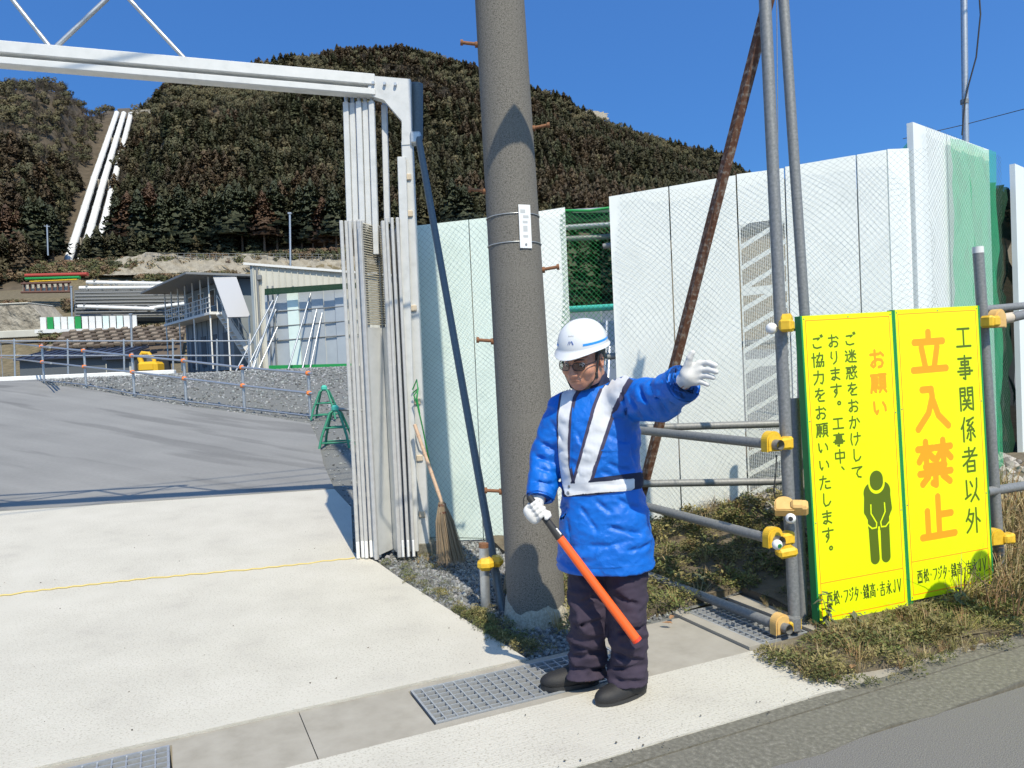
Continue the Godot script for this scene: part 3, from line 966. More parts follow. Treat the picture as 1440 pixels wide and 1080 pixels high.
# ---------------------------------------------------------------- the site behind the gate
func down(p: Vector3) -> Vector3:
	return Vector3(p.x, th(p.x, p.z), p.z)
func build_railings():
	var t := thing("tube_railing", "long galvanised tube railing with orange clamps along the asphalt ramp", "railing")
	var posts := [[-62, 527, 476, 501], [4, 533, 480.5, 502.5], [62, 538, 487, 509], [121, 544, 493, 515.5], [189, 557, 500, 523], [262, 568, 507, 532], [344, 578, 516.5, 542], [437, 589, 524.5, 552.5]]
	var tops := []
	var mids := []
	var foots := []
	for e in posts:
		var b := onto(e[0], e[1])
		var dep := -b.z
		var up := at(e[0], e[2], dep)
		var mb := MB.new()
		mb.tube(b + Vector3(0, -0.1, 0), Vector3(b.x, up.y + 0.06, b.z), 0.026, -1, 8)
		obj("post", mb, mats.galvanised, t)
		tops.append(Vector3(b.x, up.y, b.z + 0.05))
		mids.append(Vector3(b.x, at(e[0], e[3], dep).y, b.z + 0.05))
		foots.append(b + Vector3(0, 0.05, 0.05))
		for q in [tops[-1], mids[-1]]:
			var c := MB.new()
			c.box(q + Vector3(0, 0, -0.02), Vector3(0.085, 0.075, 0.09), 0.022)
			obj("clamp", c, mats.orange_clamp, t)
	for line in [tops, mids, foots]:
		for i in posts.size() - 1:
			var mb := MB.new()
			var over: Vector3 = (line[i + 1] - line[i]) * 0.06
			mb.tube(line[i] - over, line[i + 1] + over + Vector3(0, 0, 0.0), 0.022 if line != foots else 0.014, -1, 8)
			obj("rail", mb, mats.galvanised, t)
	t = thing("tube_railing", "plain tube railing farther up, behind the gravel", "railing")
	var pr := Vector3()
	var pr2 := Vector3()
	var i := 0
	for px in [-20, 20, 95, 174, 243, 305, 350]:
		var b := down(at(px, 520, 23.0))
		var up := at(px, 479.5, 23.0)
		var mb := MB.new()
		mb.tube(b + Vector3(0, -0.1, 0), up + Vector3(0, 0.06, 0), 0.026, -1, 8)
		obj("post", mb, mats.galvanised, t)
		var mid := at(px, 500, 23.0)
		if i > 0:
			for q in [[pr, up], [pr2, mid]]:
				mb = MB.new()
				mb.tube(q[0], q[1], 0.022, -1, 8)
				obj("rail", mb, mats.galvanised, t)
		pr = up
		pr2 = mid
		i += 1
	# green trestles holding a barricade tube
	for e in [[474, 630, 0.58], [458, 590, 0.56]]:
		var b := onto(e[0], e[1])
		var tr := thing("trestle", ["green tube trestle carrying a bar, beside the asphalt edge", "green tube trestle standing beyond the first, by the railing's end"][0 if e[1] == 630 else 1], "trestle", b, "green barricade trestles")
		var h: float = e[2]
		for s in [-1, 1]:
			for f in [-1, 1]:
				var leg := MB.new()
				leg.path([Vector3(s * 0.21, 0, f * 0.18), Vector3(s * 0.175, h * 0.3, f * 0.14), Vector3(s * 0.07, h * 0.85, f * 0.05), Vector3(s * 0.02, h * 0.92, 0)], 0.019, 7)
				obj("leg", leg, mats.green_trestle, tr)
			for hh in [0.14, 0.45]:
				var st := MB.new()
				var k := lerpf(0.20, 0.10, hh)
				st.tube(Vector3(s * k, h * hh, -k * 0.8), Vector3(s * k, h * hh, k * 0.8), 0.012, -1, 6)
				obj("stretcher", st, mats.green_trestle, tr)
		for f in [-1, 1]:
			for hh in [0.14, 0.5]:
				var st := MB.new()
				var k := lerpf(0.205, 0.09, hh)
				st.tube(Vector3(-k, h * hh, f * k * 0.8), Vector3(k, h * hh, f * k * 0.8), 0.012, -1, 6)
				obj("stretcher", st, mats.green_trestle, tr)
		var cap := MB.new()
		cap.box(Vector3(0, h * 0.96, 0), Vector3(0.10, 0.10, 0.10), 0.03)
		obj("bar_holder", cap, mats.teal_cap, tr)
	var a := onto(473, 630) + Vector3(0, 0.55, 0)
	var bar := MB.new()
	bar.tube(a, a + Vector3(1.1, -0.14, -0.3), 0.024, -1, 8)
	tag(obj("barricade_tube", bar, mats.dull_steel), "steel tube running from the green trestle towards the gate", "tube")

func part(called, parent, material, at_, size, bev := 0.0, turn := 0.0) -> MeshInstance3D:
	var mb := MB.new()
	mb.box(Vector3.ZERO, size, bev)
	var o := obj(called, mb, material, parent)
	o.position = at_
	o.rotation.y = turn
	return o
func strut(called, parent, material, a, b, r, sides := 6) -> MeshInstance3D:
	var mb := MB.new()
	mb.tube(a, b, r, -1, sides)
	return obj(called, mb, material, parent)
func sheet4(a: Vector3, b: Vector3, c: Vector3, d: Vector3, thick: float) -> MB:    # a slab on four corners, thickness backwards
	var n := (b - a).cross(d - a).normalized() * thick
	var m := MB.new()
	m.quad(a, b, c, d)
	m.quad(b - n, a - n, d - n, c - n)
	m.quad(b, a, a - n, b - n)
	m.quad(c, b, b - n, c - n)
	m.quad(d, c, c - n, d - n)
	m.quad(a, d, d - n, a - n)
	return m

func build_far_site():
	var grey_blue := mat("grey_blue_panel", Color(1, 1, 1), 0.5, 0.1, noise_tex(0.01, 4, [[0.0, lin(0.36, 0.40, 0.44)], [1.0, lin(0.46, 0.50, 0.53)]], 41, 256), 0.3)
	var navy := mat("navy_roof", lin(0.035, 0.045, 0.075), 0.5)
	var dark_wall := mat("dark_wall", lin(0.10, 0.115, 0.13), 0.7)
	var office_wall := mat("office_wall", Color(1, 1, 1), 0.6, 0, noise_tex(0.01, 4, [[0.0, lin(0.20, 0.24, 0.27)], [1.0, lin(0.27, 0.31, 0.34)]], 42, 256), 0.2)
	var cream := mat("cream_wall", Color(1, 1, 1), 0.7, 0, noise_tex(0.01, 5, [[0.0, lin(0.47, 0.46, 0.40)], [1.0, lin(0.56, 0.55, 0.485)]], 43, 256), 0.15)
	var glass := mat("window_glass", lin(0.05, 0.06, 0.07), 0.1)
	var ex_yellow := mat("digger_yellow", lin(0.70, 0.42, 0.02), 0.4)
	var block := mat("slope_block", Color(1, 1, 1), 0.95, 0, noise_tex(0.03, 4, [[0.0, lin(0.17, 0.13, 0.10)], [1.0, lin(0.30, 0.25, 0.19)]], 44, 256), 0.2)
	var block_d := mat("slope_block_dark", lin(0.11, 0.085, 0.065), 0.95)
	var red := mat("girder_red", lin(0.38, 0.06, 0.04), 0.6)
	var brown := mat("girder_brown", lin(0.14, 0.07, 0.05), 0.7)

	# two-storey site office with an outside gallery and a roofed stair
	var R := at(298, 510, 45.0)
	var L := at(236, 515, 53.0)
	var dirv := Vector3(L.x - R.x, 0, L.z - R.z).normalized()
	var len := Vector2(L.x - R.x, L.z - R.z).length()
	var right := Vector3(-dirv.z, 0, dirv.x)
	if right.x < 0: right = -right
	var g := 2.0
	var fl := 5.25
	var roof := 7.45
	var off := thing("site_office", "two-storey prefab site office with a railed gallery and roofed outside stair", "building", Vector3(R.x, 0, R.z))
	var B := Basis(right, Vector3.UP, -dirv)             # local: x to the right, -z along the facade
	off.basis = B
	part("wall", off, office_wall, Vector3(3.6, (g + roof) * 0.5 - 0.1, -len * 0.5), Vector3(4.6, roof - g, len), 0.02)
	var rf := MB.new()
	rf.box(Vector3(2.4, roof, -len * 0.5 + 0.2), Vector3(7.6, 0.14, len + 1.2), 0.02)
	obj("roof", rf, mats.dull_steel, off)
	part("gallery_floor", off, mats.white_paint, Vector3(0.6, fl, -len * 0.5), Vector3(1.3, 0.16, len + 0.4), 0.01)
	for i in 7:
		var z := -len * i / 6.0
		strut("gallery_post", off, mats.white_paint, Vector3(0.05, g if i % 2 == 0 else fl, z), Vector3(0.05, roof, z), 0.05)
	for hh in [0.35, 0.65, 0.95]:
		strut("gallery_rail", off, mats.white_paint, Vector3(0.02, fl + hh, 0.1), Vector3(0.02, fl + hh, -len), 0.03)
	for i in 18:
		strut("baluster", off, mats.white_paint, Vector3(0.02, fl, -len * i / 17.0), Vector3(0.02, fl + 0.95, -len * i / 17.0), 0.022)
	for i in 4:
		var w := part("window", off, mats.white_paint, Vector3(1.28, fl + 1.25, -1.3 - i * len * 0.23), Vector3(0.06, 1.1, 1.3), 0.01)
		part("pane", w, glass, Vector3(-0.03, 0, 0.3), Vector3(0.03, 0.95, 0.52))
		part("pane", w, glass, Vector3(-0.03, 0, -0.3), Vector3(0.03, 0.95, 0.52))
		part("door", off, dark_wall, Vector3(1.28, g + 1.2, -1.3 - i * len * 0.23), Vector3(0.06, 2.0, 1.0), 0.01)
	for i in 9:
		part("wall_seam", off, dark_wall, Vector3(1.29, (g + fl) * 0.5, -len * (i + 0.5) / 9.0), Vector3(0.03, fl - g, 0.05))
	# the stair runs down along the near end
	var s0 := Vector3(0.3, fl, 0.6)
	var s1 := Vector3(1.9, g + 0.2, 1.1)
	for q in [0.0, 0.9]:
		var st := MB.new()
		st.bar(s0 + Vector3(0, 0, q), s1 + Vector3(0, 0, q), 0.06, 0.26)
		obj("stringer", st, mats.white_paint, off)
		for i in 5:
			var k := i / 4.0
			var p: Vector3 = s0.lerp(s1, k) + Vector3(0, 0, q)
			strut("stair_post", off, mats.white_paint, p, p + Vector3(0, 1.0, 0), 0.025)
		strut("handrail", off, mats.white_paint, s0 + Vector3(0, 1, q), s1 + Vector3(0, 1, q), 0.03)
	for i in 12:
		part("tread", off, mats.white_paint, s0.lerp(s1, (i + 0.5) / 12.0) + Vector3(0, 0, 0.45), Vector3(0.24, 0.04, 0.86))
	var inv := off.transform.affine_inverse()
	var cn := sheet4(inv * at(320, 446, 42.6), inv * at(352, 445, 43.4), inv * at(331, 386, 45.4), inv * at(299, 388, 44.6), 0.06)
	obj("stair_roof", cn, mat("canopy_sheet", lin(0.46, 0.47, 0.49), 0.5, 0.2), off)
	for e in [[320, 446, 42.7], [350, 445, 43.4]]:
		var pt := at(e[0], e[1], e[2])
		strut("canopy_post", off, mats.white_paint, inv * pt, inv * Vector3(pt.x, g - 0.3, pt.z), 0.05)
	part("stair_wall", off, mats.dull_steel, Vector3(2.85, (g + fl) * 0.5 - 0.3, 1.0), Vector3(1.1, fl - g - 0.4, 0.08), 0.01)
	for i in 5:
		part("entrance_step", off, mats.white_paint, Vector3(2.6 + i * 0.05, g - 0.3 + (4 - i) * 0.22, 2.0 + i * 0.3), Vector3(1.7, 0.06, 0.3), 0.01)

	# cream warehouse
	var wh := thing("warehouse", "large cream metal-clad warehouse behind the grey panel fence", "building")
	var c0 := at(351, 371, 41.0)
	var c1 := at(640, 395, 44.0)
	var bk := Vector3(-0.3, 0, -14)
	var base := 1.5
	var fr := sheet4(Vector3(c0.x, base, c0.z), Vector3(c1.x, base, c1.z), c1, c0, 0.2)
	obj("front_wall", fr, cream, wh)
	var lf := sheet4(Vector3(c0.x, base, c0.z) + bk, Vector3(c0.x - 0.001, base, c0.z), c0 - Vector3(0.001, 0, 0), c0 + bk, 0.2)
	obj("side_wall", lf, office_wall, wh)
	var top := sheet4(c0 + Vector3(-0.25, 0.06, 0.25), c1 + Vector3(0.25, 0.06, 0.25), c1 + bk + Vector3(0, 1.2, 0), c0 + bk + Vector3(-0.25, 1.2, 0), 0.12)
	obj("roof", top, mats.white_paint, wh)
	var bx := (c1 - c0).normalized()
	for i in 34:
		var p: Vector3 = c0.lerp(c1, (i + 0.5) / 34.0)
		var rb := MB.new()
		rb.bar(Vector3(p.x, base, p.z + 0.03), Vector3(p.x, p.y - 0.08, p.z + 0.03), 0.05, 0.05)
		obj("cladding_rib", rb, cream, wh)
	var dp := c0.lerp(c1, 0.035) + Vector3(0, -0.2, 0.12)
	strut("downpipe", wh, mats.dull_steel, dp, Vector3(dp.x, base, dp.z), 0.06)
	part("wall_lamp", wh, mats.dull_steel, c0.lerp(c1, 0.045) + Vector3(0, -0.7, 0.15), Vector3(0.25, 0.3, 0.2), 0.04)

	# grey-blue panel fence with raking struts
	var pf := thing("panel_fence", "grey blue steel panel fence propped by raking tubes, with green netting on top", "fence")
	var pxs := [372, 385, 403, 419, 437, 454, 470, 486, 505]
	for i in 8:
		var z0 := 28.0 - i * 0.1
		var a := at(pxs[i] + 0.4, 413 - i * 1.4, z0)
		var b := at(pxs[i + 1] - 0.4, 413 - (i + 1) * 1.4, z0 - 0.1)
		var pa := down(a) + Vector3(0, 0.1, 0)
		var pb := down(b) + Vector3(0, 0.1, 0)
		var zz := Vector3(0, 0, 0.05 if i % 2 == 0 else 0.0)
		obj("panel", sheet4(pa + zz, pb + zz, b + zz, a + zz, 0.04), mats.hoard_mint if i == 2 else (cream if i == 7 else grey_blue), pf)
	for y in [[437, 0.2], [458, 0.2], [478, 0.2]]:
		strut("rail", pf, mats.dull_steel, at(376, y[0] + 2, 27.93), at(505, y[0] - 8, 27.16), 0.024)
	for e in [[437, 412, 405, 516], [447, 428, 425, 518], [455, 430, 436, 520], [392, 412, 352, 515], [388, 435, 345, 520], [384, 422, 330, 505], [380, 445, 355, 525], [390, 460, 362, 518]]:
		strut("raking_strut", pf, mats.galvanised, at(e[0], e[1], 27.6), down(at(e[2], e[3], 26.6)), 0.03)
	for px in [376, 383, 412, 451, 486]:
		var tp := at(px, 402, 27.75)
		strut("post", pf, mats.dull_steel, down(tp), tp, 0.03)
	obj("net_strip", sheet4(at(372, 415, 27.6), at(505, 405, 26.8), at(505, 397, 26.8), at(372, 406, 27.6), 0.02), mats.dark_sheet, pf)
	obj("net_skirt", sheet4(at(378, 522, 27.2), at(500, 520, 26.4), at(500, 511, 26.4), at(378, 514, 27.2), 0.05), mats.green_frame, pf)

	# white kerb beam below the back railing
	var kb := MB.new()
	var ka := at(-40, 530, 21.5)
	var kc := at(246, 517.5, 22.6)
	kb.bar(down(ka) + Vector3(0, 0.06, 0), down(kc) + Vector3(0, 0.06, 0), 0.3, 0.15, Vector3.UP, 0.02)
	tag(obj("guard_beam", kb, mats.white_paint), "low white beam on the ground along the back railing", "beam")

	# navy-roofed sheds
	for e in [[28, 178, 489, 502, 525, 50.0, "low shed with a navy blue metal roof beyond the railing"], [150, 190, 494, 503, 522, 47.0, "small dark shed beside the yellow excavator"]]:
		var z: float = e[5]
		var p := at((e[0] + e[1]) * 0.5, e[4], z)
		var wid: float = (e[1] - e[0]) / FOCAL * z
		var eave: float = at((e[0] + e[1]) * 0.5, e[3], z).y
		var ridge: float = at((e[0] + e[1]) * 0.5, e[2], z).y
		var bs := th(p.x, p.z) - 0.3
		var sh := thing("shed", e[6], "building", Vector3(p.x, bs, p.z))
		part("wall", sh, dark_wall, Vector3(0, (eave - bs) * 0.5, -2.5), Vector3(wid, eave - bs, 5), 0.02)
		obj("roof", sheet4(Vector3(-wid * 0.52, eave - bs, 0.4), Vector3(wid * 0.52, eave - bs, 0.4), Vector3(wid * 0.52, ridge - bs, -3), Vector3(-wid * 0.52, ridge - bs, -3), 0.1), navy, sh)
		for i in 12:
			var rx := lerpf(-wid * 0.5, wid * 0.5, i / 11.0)
			var m := MB.new()
			m.bar(Vector3(rx, eave - bs + 0.04, 0.4), Vector3(rx, ridge - bs + 0.04, -3), 0.05, 0.06)
			obj("roof_rib", m, navy, sh)
		part("doorway", sh, cream, Vector3(wid * 0.36, 0.6, 0.03), Vector3(wid * 0.1, 1.2, 0.05), 0.01)

	# yellow excavator
	var ep := down(at(205, 512, 41.0)) + Vector3(0, -0.2, 0)
	var ex := thing("excavator", "small yellow excavator with its arm folded beside the office", "excavator", ep)
	for s in [-1, 1]:
		var tr := MB.new()
		tr.x = Transform3D(Basis(), Vector3(0.1, 0.25, s * 0.45))
		tr.path([Vector3(-0.6, 0, 0), Vector3(0.7, 0, 0)], 0.24, 10)
		obj("track", tr, dark_wall, ex)
	part("cab_body", ex, ex_yellow, Vector3(0.2, 0.75, 0), Vector3(0.95, 0.55, 0.9), 0.12)
	part("counterweight", ex, ex_yellow, Vector3(0.65, 0.7, 0), Vector3(0.3, 0.6, 1.0), 0.12)
	part("seat", ex, dark_wall, Vector3(0.3, 1.1, 0), Vector3(0.4, 0.4, 0.45), 0.08)
	var bm := MB.new()
	bm.path([Vector3(-0.1, 0.7, 0.1), Vector3(-0.25, 1.25, 0.1), Vector3(-0.1, 1.5, 0.1), Vector3(0.25, 1.45, 0.1)], [0.15, 0.14, 0.12, 0.1], 8)
	obj("boom", bm, ex_yellow, ex)
	var am := MB.new()
	am.path([Vector3(0.2, 1.5, 0.12), Vector3(0.5, 1.1, 0.12), Vector3(0.55, 0.5, 0.12)], [0.11, 0.11, 0.08], 8)
	obj("arm", am, ex_yellow, ex)
	part("bucket", ex, dark_wall, Vector3(0.5, 0.35, 0.12), Vector3(0.35, 0.35, 0.4), 0.1)
	part("blade", ex, ex_yellow, Vector3(-0.75, 0.35, 0), Vector3(0.08, 0.3, 1.2), 0.02)

	# sloped block revetment
	var rv := thing("block_revetment", "brown concrete block revetment on the slope behind the sheds", "revetment")
	var vm := MB.new()
	vm.box(Vector3.ZERO, Vector3(0.84, 0.62, 0.3), 0.06)
	var vmesh := vm.mesh()
	var c_lo := at(62, 491, 67.0)
	var c_hi := at(88, 465, 71.5)
	var run := at(252, 481, 66.0) - at(62, 491, 67.0)
	var steep := (c_hi - c_lo)
	var nrm := run.normalized().cross(Vector3(0, steep.y, steep.z).normalized())
	var bs2 := Basis(run.normalized(), nrm.cross(run.normalized()).normalized(), nrm)
	obj("backing", sheet4(c_lo + Vector3(0, -1, 0) - nrm * 0.1, c_lo + run + Vector3(0, -1, 0) - nrm * 0.1, c_lo + run * 0.96 + steep - nrm * 0.1, c_lo + steep - nrm * 0.1, 0.3), block_d, rv)
	for j in 5:
		for i in 19:
			var p: Vector3 = c_lo + run * ((i + 0.5 + 0.12 * j) / 19.6) + Vector3(steep.x * 0.3, steep.y, steep.z) * ((j + 0.4) / 5.0)
			shared("block", vmesh, block if (i + j) % 2 == 0 else block_d, rv, Transform3D(bs2 * Basis().scaled(Vector3(0.66, 0.62, 1)), p + nrm * (0.06 if (i + j) % 2 == 0 else -0.1)))
	# white and green hoarding on top of it
	var hp := thing("far_hoarding", "row of white and green hoarding panels above the block revetment", "hoarding")
	var x0 := 57.0
	var r := RandomNumberGenerator.new()
	r.seed = 8
	for i in 14:
		var w := 9.8
		var a := at(x0, 464.5 - i * 0.12, 73.0 - i * 0.06)
		var b := at(x0 + w - 1.6, 464.5 - i * 0.12, 73.0 - i * 0.06)
		var up := Vector3(0, at(x0, 446 - i * 0.12, 73.0).y - a.y, 0)
		obj("panel", sheet4(a, b, b + up, a + up, 0.08), [mats.white_paint, mats.white_paint, mats.hoard_mint, mats.white_paint, mats.hoard_mint, mats.white_paint, mats.white_paint][i % 7] if i != 1 and i != 5 else mats.green_frame, hp)
		x0 += w
	var cap := MB.new()
	cap.bar(at(50, 466, 72.8), at(236, 463, 71.6), 0.3, 0.35)
	obj("footing", cap, mats.white_paint, hp)
	# netted retaining wall with white guard pipes
	var rw := thing("retaining_wall", "dark netted retaining wall crossed by white guard pipes", "wall")
	var fc := mat("wall_dark", Color(1, 1, 1), 0.9, 0, noise_tex(0.06, 4, [[0.0, lin(0.05, 0.055, 0.055)], [1.0, lin(0.17, 0.17, 0.16)]], 46, 256), 0.4)
	obj("face", sheet4(at(104, 447, 84), at(278, 447, 84), at(278, 404, 87), at(104, 408, 87), 0.5), fc, rw)
	for j in 8:
		var ya := lerpf(412, 444, j / 7.0)
		strut("course", rw, mats.dull_steel, at(106, ya, 83.8 + (7 - j) * 0.4), at(270, ya - 2, 83.8 + (7 - j) * 0.4), 0.10)
	for e in [[122, 397, 258, 399.5], [112, 405, 236, 404], [110, 431, 218, 434.5], [205, 434, 262, 427], [215, 412, 262, 404]]:
		strut("guard_pipe", rw, mats.white_paint, at(e[0], e[1], 83.0), at(e[2], e[3], 82.6), 0.22)
		for q in 6:
			var k := (q + 0.5) / 6.0
			var p := at(lerpf(e[0], e[2], k), lerpf(e[1], e[3], k), 82.9)
			part("bracket", rw, mats.dull_steel, p, Vector3(0.25, 0.62, 0.25), 0.03)
	# pale concrete tent-shaped store
	var tn := thing("pale_store", "pale tent-shaped concrete store at the foot of the slope", "building", at(35, 467, 77))
	var tm := MB.new()
	tm.plate(PackedVector2Array([Vector2(-4.4, -0.5), Vector2(3.4, -0.5), Vector2(3.3, 0.9), Vector2(1.9, 2.55), Vector2(-1.6, 2.7), Vector2(-4.4, 1.3)]), 4.0)
	obj("hull", tm, mats.rock, tn)
	part("footing", tn, cream, Vector3(-0.4, -0.3, 2.1), Vector3(8.5, 0.7, 0.4), 0.05)
	part("roof_sheet", tn, cream, Vector3(0.1, 2.68, 0), Vector3(3.3, 0.12, 4.2), 0.03)
	# girder bridge
	var gb := thing("girder_bridge", "temporary girder bridge with red deck beam and brown posts on the slope", "bridge")
	strut("deck_beam", gb, red, at(36, 387.5, 108), at(123, 385.5, 106), 0.28)
	strut("deck_beam", gb, mats.green_frame, at(36, 392, 108), at(112, 390, 106), 0.22)
	strut("deck_beam", gb, mats.yellow_cover, at(42, 396, 107.8), at(108, 393, 106), 0.1)
	obj("retaining_board", sheet4(at(32, 411, 107.9), at(97, 411, 106.2), at(97, 398, 106.2), at(32, 400, 107.9), 0.2), cream, gb)
	for i in 9:
		strut("post", gb, brown, at(34 + i * 7.8, 411.5, 107.4 - i * 0.2), at(34 + i * 7.8, 396, 107.4 - i * 0.2), 0.14)
	strut("lower_beam", gb, brown, at(30, 411, 107.2), at(99, 410, 105.6), 0.18)
	strut("upper_beam", gb, brown, at(30, 399, 107.2), at(99, 397, 105.6), 0.16)
	# weathered rock-faced wall under the cedars, with a fence on top
	var rk := thing("rock_wall", "weathered concrete rock-face wall below the forest", "wall")
	var n := FastNoiseLite.new()
	n.seed = 4
	n.frequency = 0.12
	var m := MB.new()
	var nx := 90
	for j in 7:
		for i in nx + 1:
			var px := lerpf(140, 640, float(i) / nx)
			var lo := at(px, 387, 146.0)
			var hi := at(px, 358 + 3.0 * sin(px * 0.05) + px * 0.006, 149.5)
			var k := j / 6.0
			if px < 165: hi.y = lerpf(lo.y, hi.y, (px - 140) / 25.0)
			var p := lo.lerp(hi, k)
			p.z += n.get_noise_2d(i * 1.7, j * 5.0) * 1.6
			p.y += n.get_noise_2d(i * 2.3, 50) * 0.5 * k
			m.p(p, Vector3(n.get_noise_2d(i * 3.0, j * 6.0 + 30) * 0.8, 0.5, 1), Vector2(i, j))
	for j in 6:
		for i in nx:
			var q := j * (nx + 1) + i
			m.ix.append_array(PackedInt32Array([q, q + nx + 1, q + 1, q + 1, q + nx + 1, q + nx + 2]))
	obj("face", m, mats.rock, rk)
	var wf := thing("wall_fence", "thin grey fence along the top of the rock-faced wall", "fence")
	for i in 32:
		var px := 205 + i * 9.0
		var p := at(px, 362 + px * 0.006, 148.5)
		strut("post", wf, mats.dull_steel, p, p + Vector3(0, 1.0, 0), 0.05, 5)
	for hh in [0.5, 1.0]:
		strut("rail", wf, mats.dull_steel, at(203, 363.2, 148.5) + Vector3(0, hh, 0), at(487, 365, 148.5) + Vector3(0, hh, 0), 0.04, 5)
	# masts
	for e in [[407.5, 300, 408, 405, 55.0, 0.07, "slim grey mast rising behind the warehouse"], [66, 316, 67, 352, 150.0, 0.16, "utility mast at the forest edge beside the penstocks"], [184, 442, 185, 487, 62.0, 0.09, "grey post standing in front of the block revetment"], [100, 403, 101, 448, 84.0, 0.1, "grey post beside the netted retaining wall"]]:
		var mt := thing("mast", e[6], "mast")
		strut("pole", mt, mats.galvanised, at(e[2], e[3], e[4]) + Vector3(0, -1, 0), at(e[0], e[1], e[4]), e[5])
		if e[4] > 100:
			strut("arm", mt, mats.galvanised, at(62, 318, 150), at(70, 318.5, 150), 0.1)
		else:
			part("cap", mt, mats.galvanised, at(e[0], e[1], e[4]), Vector3(0.25, 0.12, 0.25), 0.02)
	# dry brush on the slopes between the terraces
	var places := []
	var tints := []
	var spots := [[0, 90, 352, 375, 150], [85, 165, 350, 380, 150], [160, 200, 352, 372, 151], [0, 35, 395, 428, 100], [95, 140, 418, 445, 92], [60, 100, 460, 482, 74], [155, 240, 360, 372, 151], [240, 490, 350, 358, 152], [190, 330, 383, 395, 138], [200, 250, 437, 458, 80], [580, 1000, 340, 400, 140], [780, 880, 395, 470, 60]]
	for s in spots:
		var area: float = (s[1] - s[0]) * (s[3] - s[2])
		for i in int(clampf(area * 0.09, 30, 260)):
			var p := at(r.randf_range(s[0], s[1]), r.randf_range(s[2], s[3]), s[4] + r.randf_range(-3, 3))
			var y := th(p.x, p.z)
			var sc: float = s[4] * r.randf_range(0.008, 0.020)
			if absf(p.y - y) > 3.5: p.y = y
			places.append(Transform3D(Basis(Vector3.UP, r.randf() * TAU).scaled(Vector3(sc * 1.2, sc, sc * 1.2)), Vector3(p.x, minf(p.y, y + 0.4) - 0.3 * sc, p.z)))
			var c: Color = [Color(0.20, 0.15, 0.08), Color(0.10, 0.105, 0.035), Color(0.16, 0.10, 0.055), Color(0.06, 0.07, 0.03)][r.randi() % 4]
			tints.append(c * r.randf_range(0.7, 1.2))
	stuff("brush", broadleaf(31, 260, 0.06, 0.8).mesh(true), mats.leaf, places, tints, "dry brown and olive brush on the slopes behind the site", "brush")

# ---------------------------------------------------------------- hoarding and nets
func net(a: Vector3, b: Vector3, c: Vector3, d: Vector3, pitch: float, rad: float, sag: float, sd: int) -> MB:   # a diagonal net stretched over four corners: a b below, d c above
	var mb := MB.new()
	var n := FastNoiseLite.new()
	n.seed = sd
	n.frequency = 0.55
	var wid := (b - a).length()
	var tall := (d - a).length()
	var out := (b - a).cross(d - a).normalized()
	var side := (b - a).normalized()
	var spot := func(x: float, y: float) -> Vector3:
		var p: Vector3 = a.lerp(b, x / wid).lerp(d.lerp(c, x / wid), y / tall)
		p += side * n.get_noise_2d(x * 1.3, y * 1.3 + 40) * sag * 1.5 + Vector3(0, 1, 0) * n.get_noise_2d(x * 1.1 + 80, y) * sag * 2.0
		return p + out * (0.028 + sag * 0.5 * (0.6 + n.get_noise_2d(x * 1.7, y * 0.8)))
	for way in [-1, 1]:
		var o := -tall if way > 0 else 0.0
		var top := wid if way > 0 else wid + tall
		while o < top:
			var pts := []
			var ya: float = maxf(0.0, -o) if way > 0 else maxf(0.0, o - wid)
			var yb: float = minf(tall, wid - o) if way > 0 else minf(tall, o)
			if yb - ya > 0.01:
				var m := maxi(1, int((yb - ya) / 0.13))
				for k in m + 1:
					var y: float = lerpf(ya, yb, float(k) / m)
					pts.append(spot.call(o + y * way, y))
				mb.path(pts, rad, 3, false)
			o += pitch * 1.414
	return mb

func hoard_panel(parent: Node, a: Vector3, b: Vector3, top_a: float, top_b: float, material, fold := 0.0) -> MeshInstance3D:
	# a ribbed steel panel between two ground points, returned edges at both sides
	var mb := MB.new()
	var side := Vector3(b.x - a.x, 0, b.z - a.z)
	var wid := side.length()
	side = side.normalized()
	var out := side.cross(Vector3.UP)
	if out.z < 0: out = -out
	var prof := [[0.0, -0.045], [0.0, 0.0]]
	var m := 1
	for i in 0:
		var c := wid * (i + 0.5) / m
		prof.append_array([[c - 0.030, 0.0], [c - 0.020, -0.010], [c + 0.020, -0.010], [c + 0.030, 0.0]])
	prof.append_array([[wid, 0.0], [wid, -0.045]])
	for i in prof.size() - 1:
		var p0: Vector3 = side * prof[i][0] + out * prof[i][1]
		var p1: Vector3 = side * prof[i + 1][0] + out * prof[i + 1][1]
		var ha: float = lerpf(top_a, top_b, prof[i][0] / wid)
		var hb: float = lerpf(top_a, top_b, prof[i + 1][0] / wid)
		var ya := lerpf(0, b.y - a.y, prof[i][0] / wid)
		var yb := lerpf(0, b.y - a.y, prof[i + 1][0] / wid)
		mb.quad(Vector3(p0.x, ya, p0.z), Vector3(p1.x, yb, p1.z), Vector3(p1.x, hb - a.y, p1.z), Vector3(p0.x, ha - a.y, p0.z))
	var o := obj("panel", mb, material, parent)
	o.position = a
	return o

func perforated() -> ImageTexture:
	# punched openings in slanting bands: white sheet, see-through holes
	var w := 128
	var h := 1024
	var im := Image.create_empty(w, h, false, Image.FORMAT_RGBA8)
	im.fill(Color(1, 1, 1, 1))
	for y in h:
		var blk := y % 256
		if blk > 226 : continue
		for x in range(4, w - 4):
			var s := fposmod(y + x * 0.62, 74.0)
			if s < 18.0: continue
			var cx := x % 5
			var cy := y % 5
			if cx < 4 and cy < 4 and (cx + cy > 0): im.set_pixel(x, y, Color(1, 1, 1, 0))
	return ImageTexture.create_from_image(im)

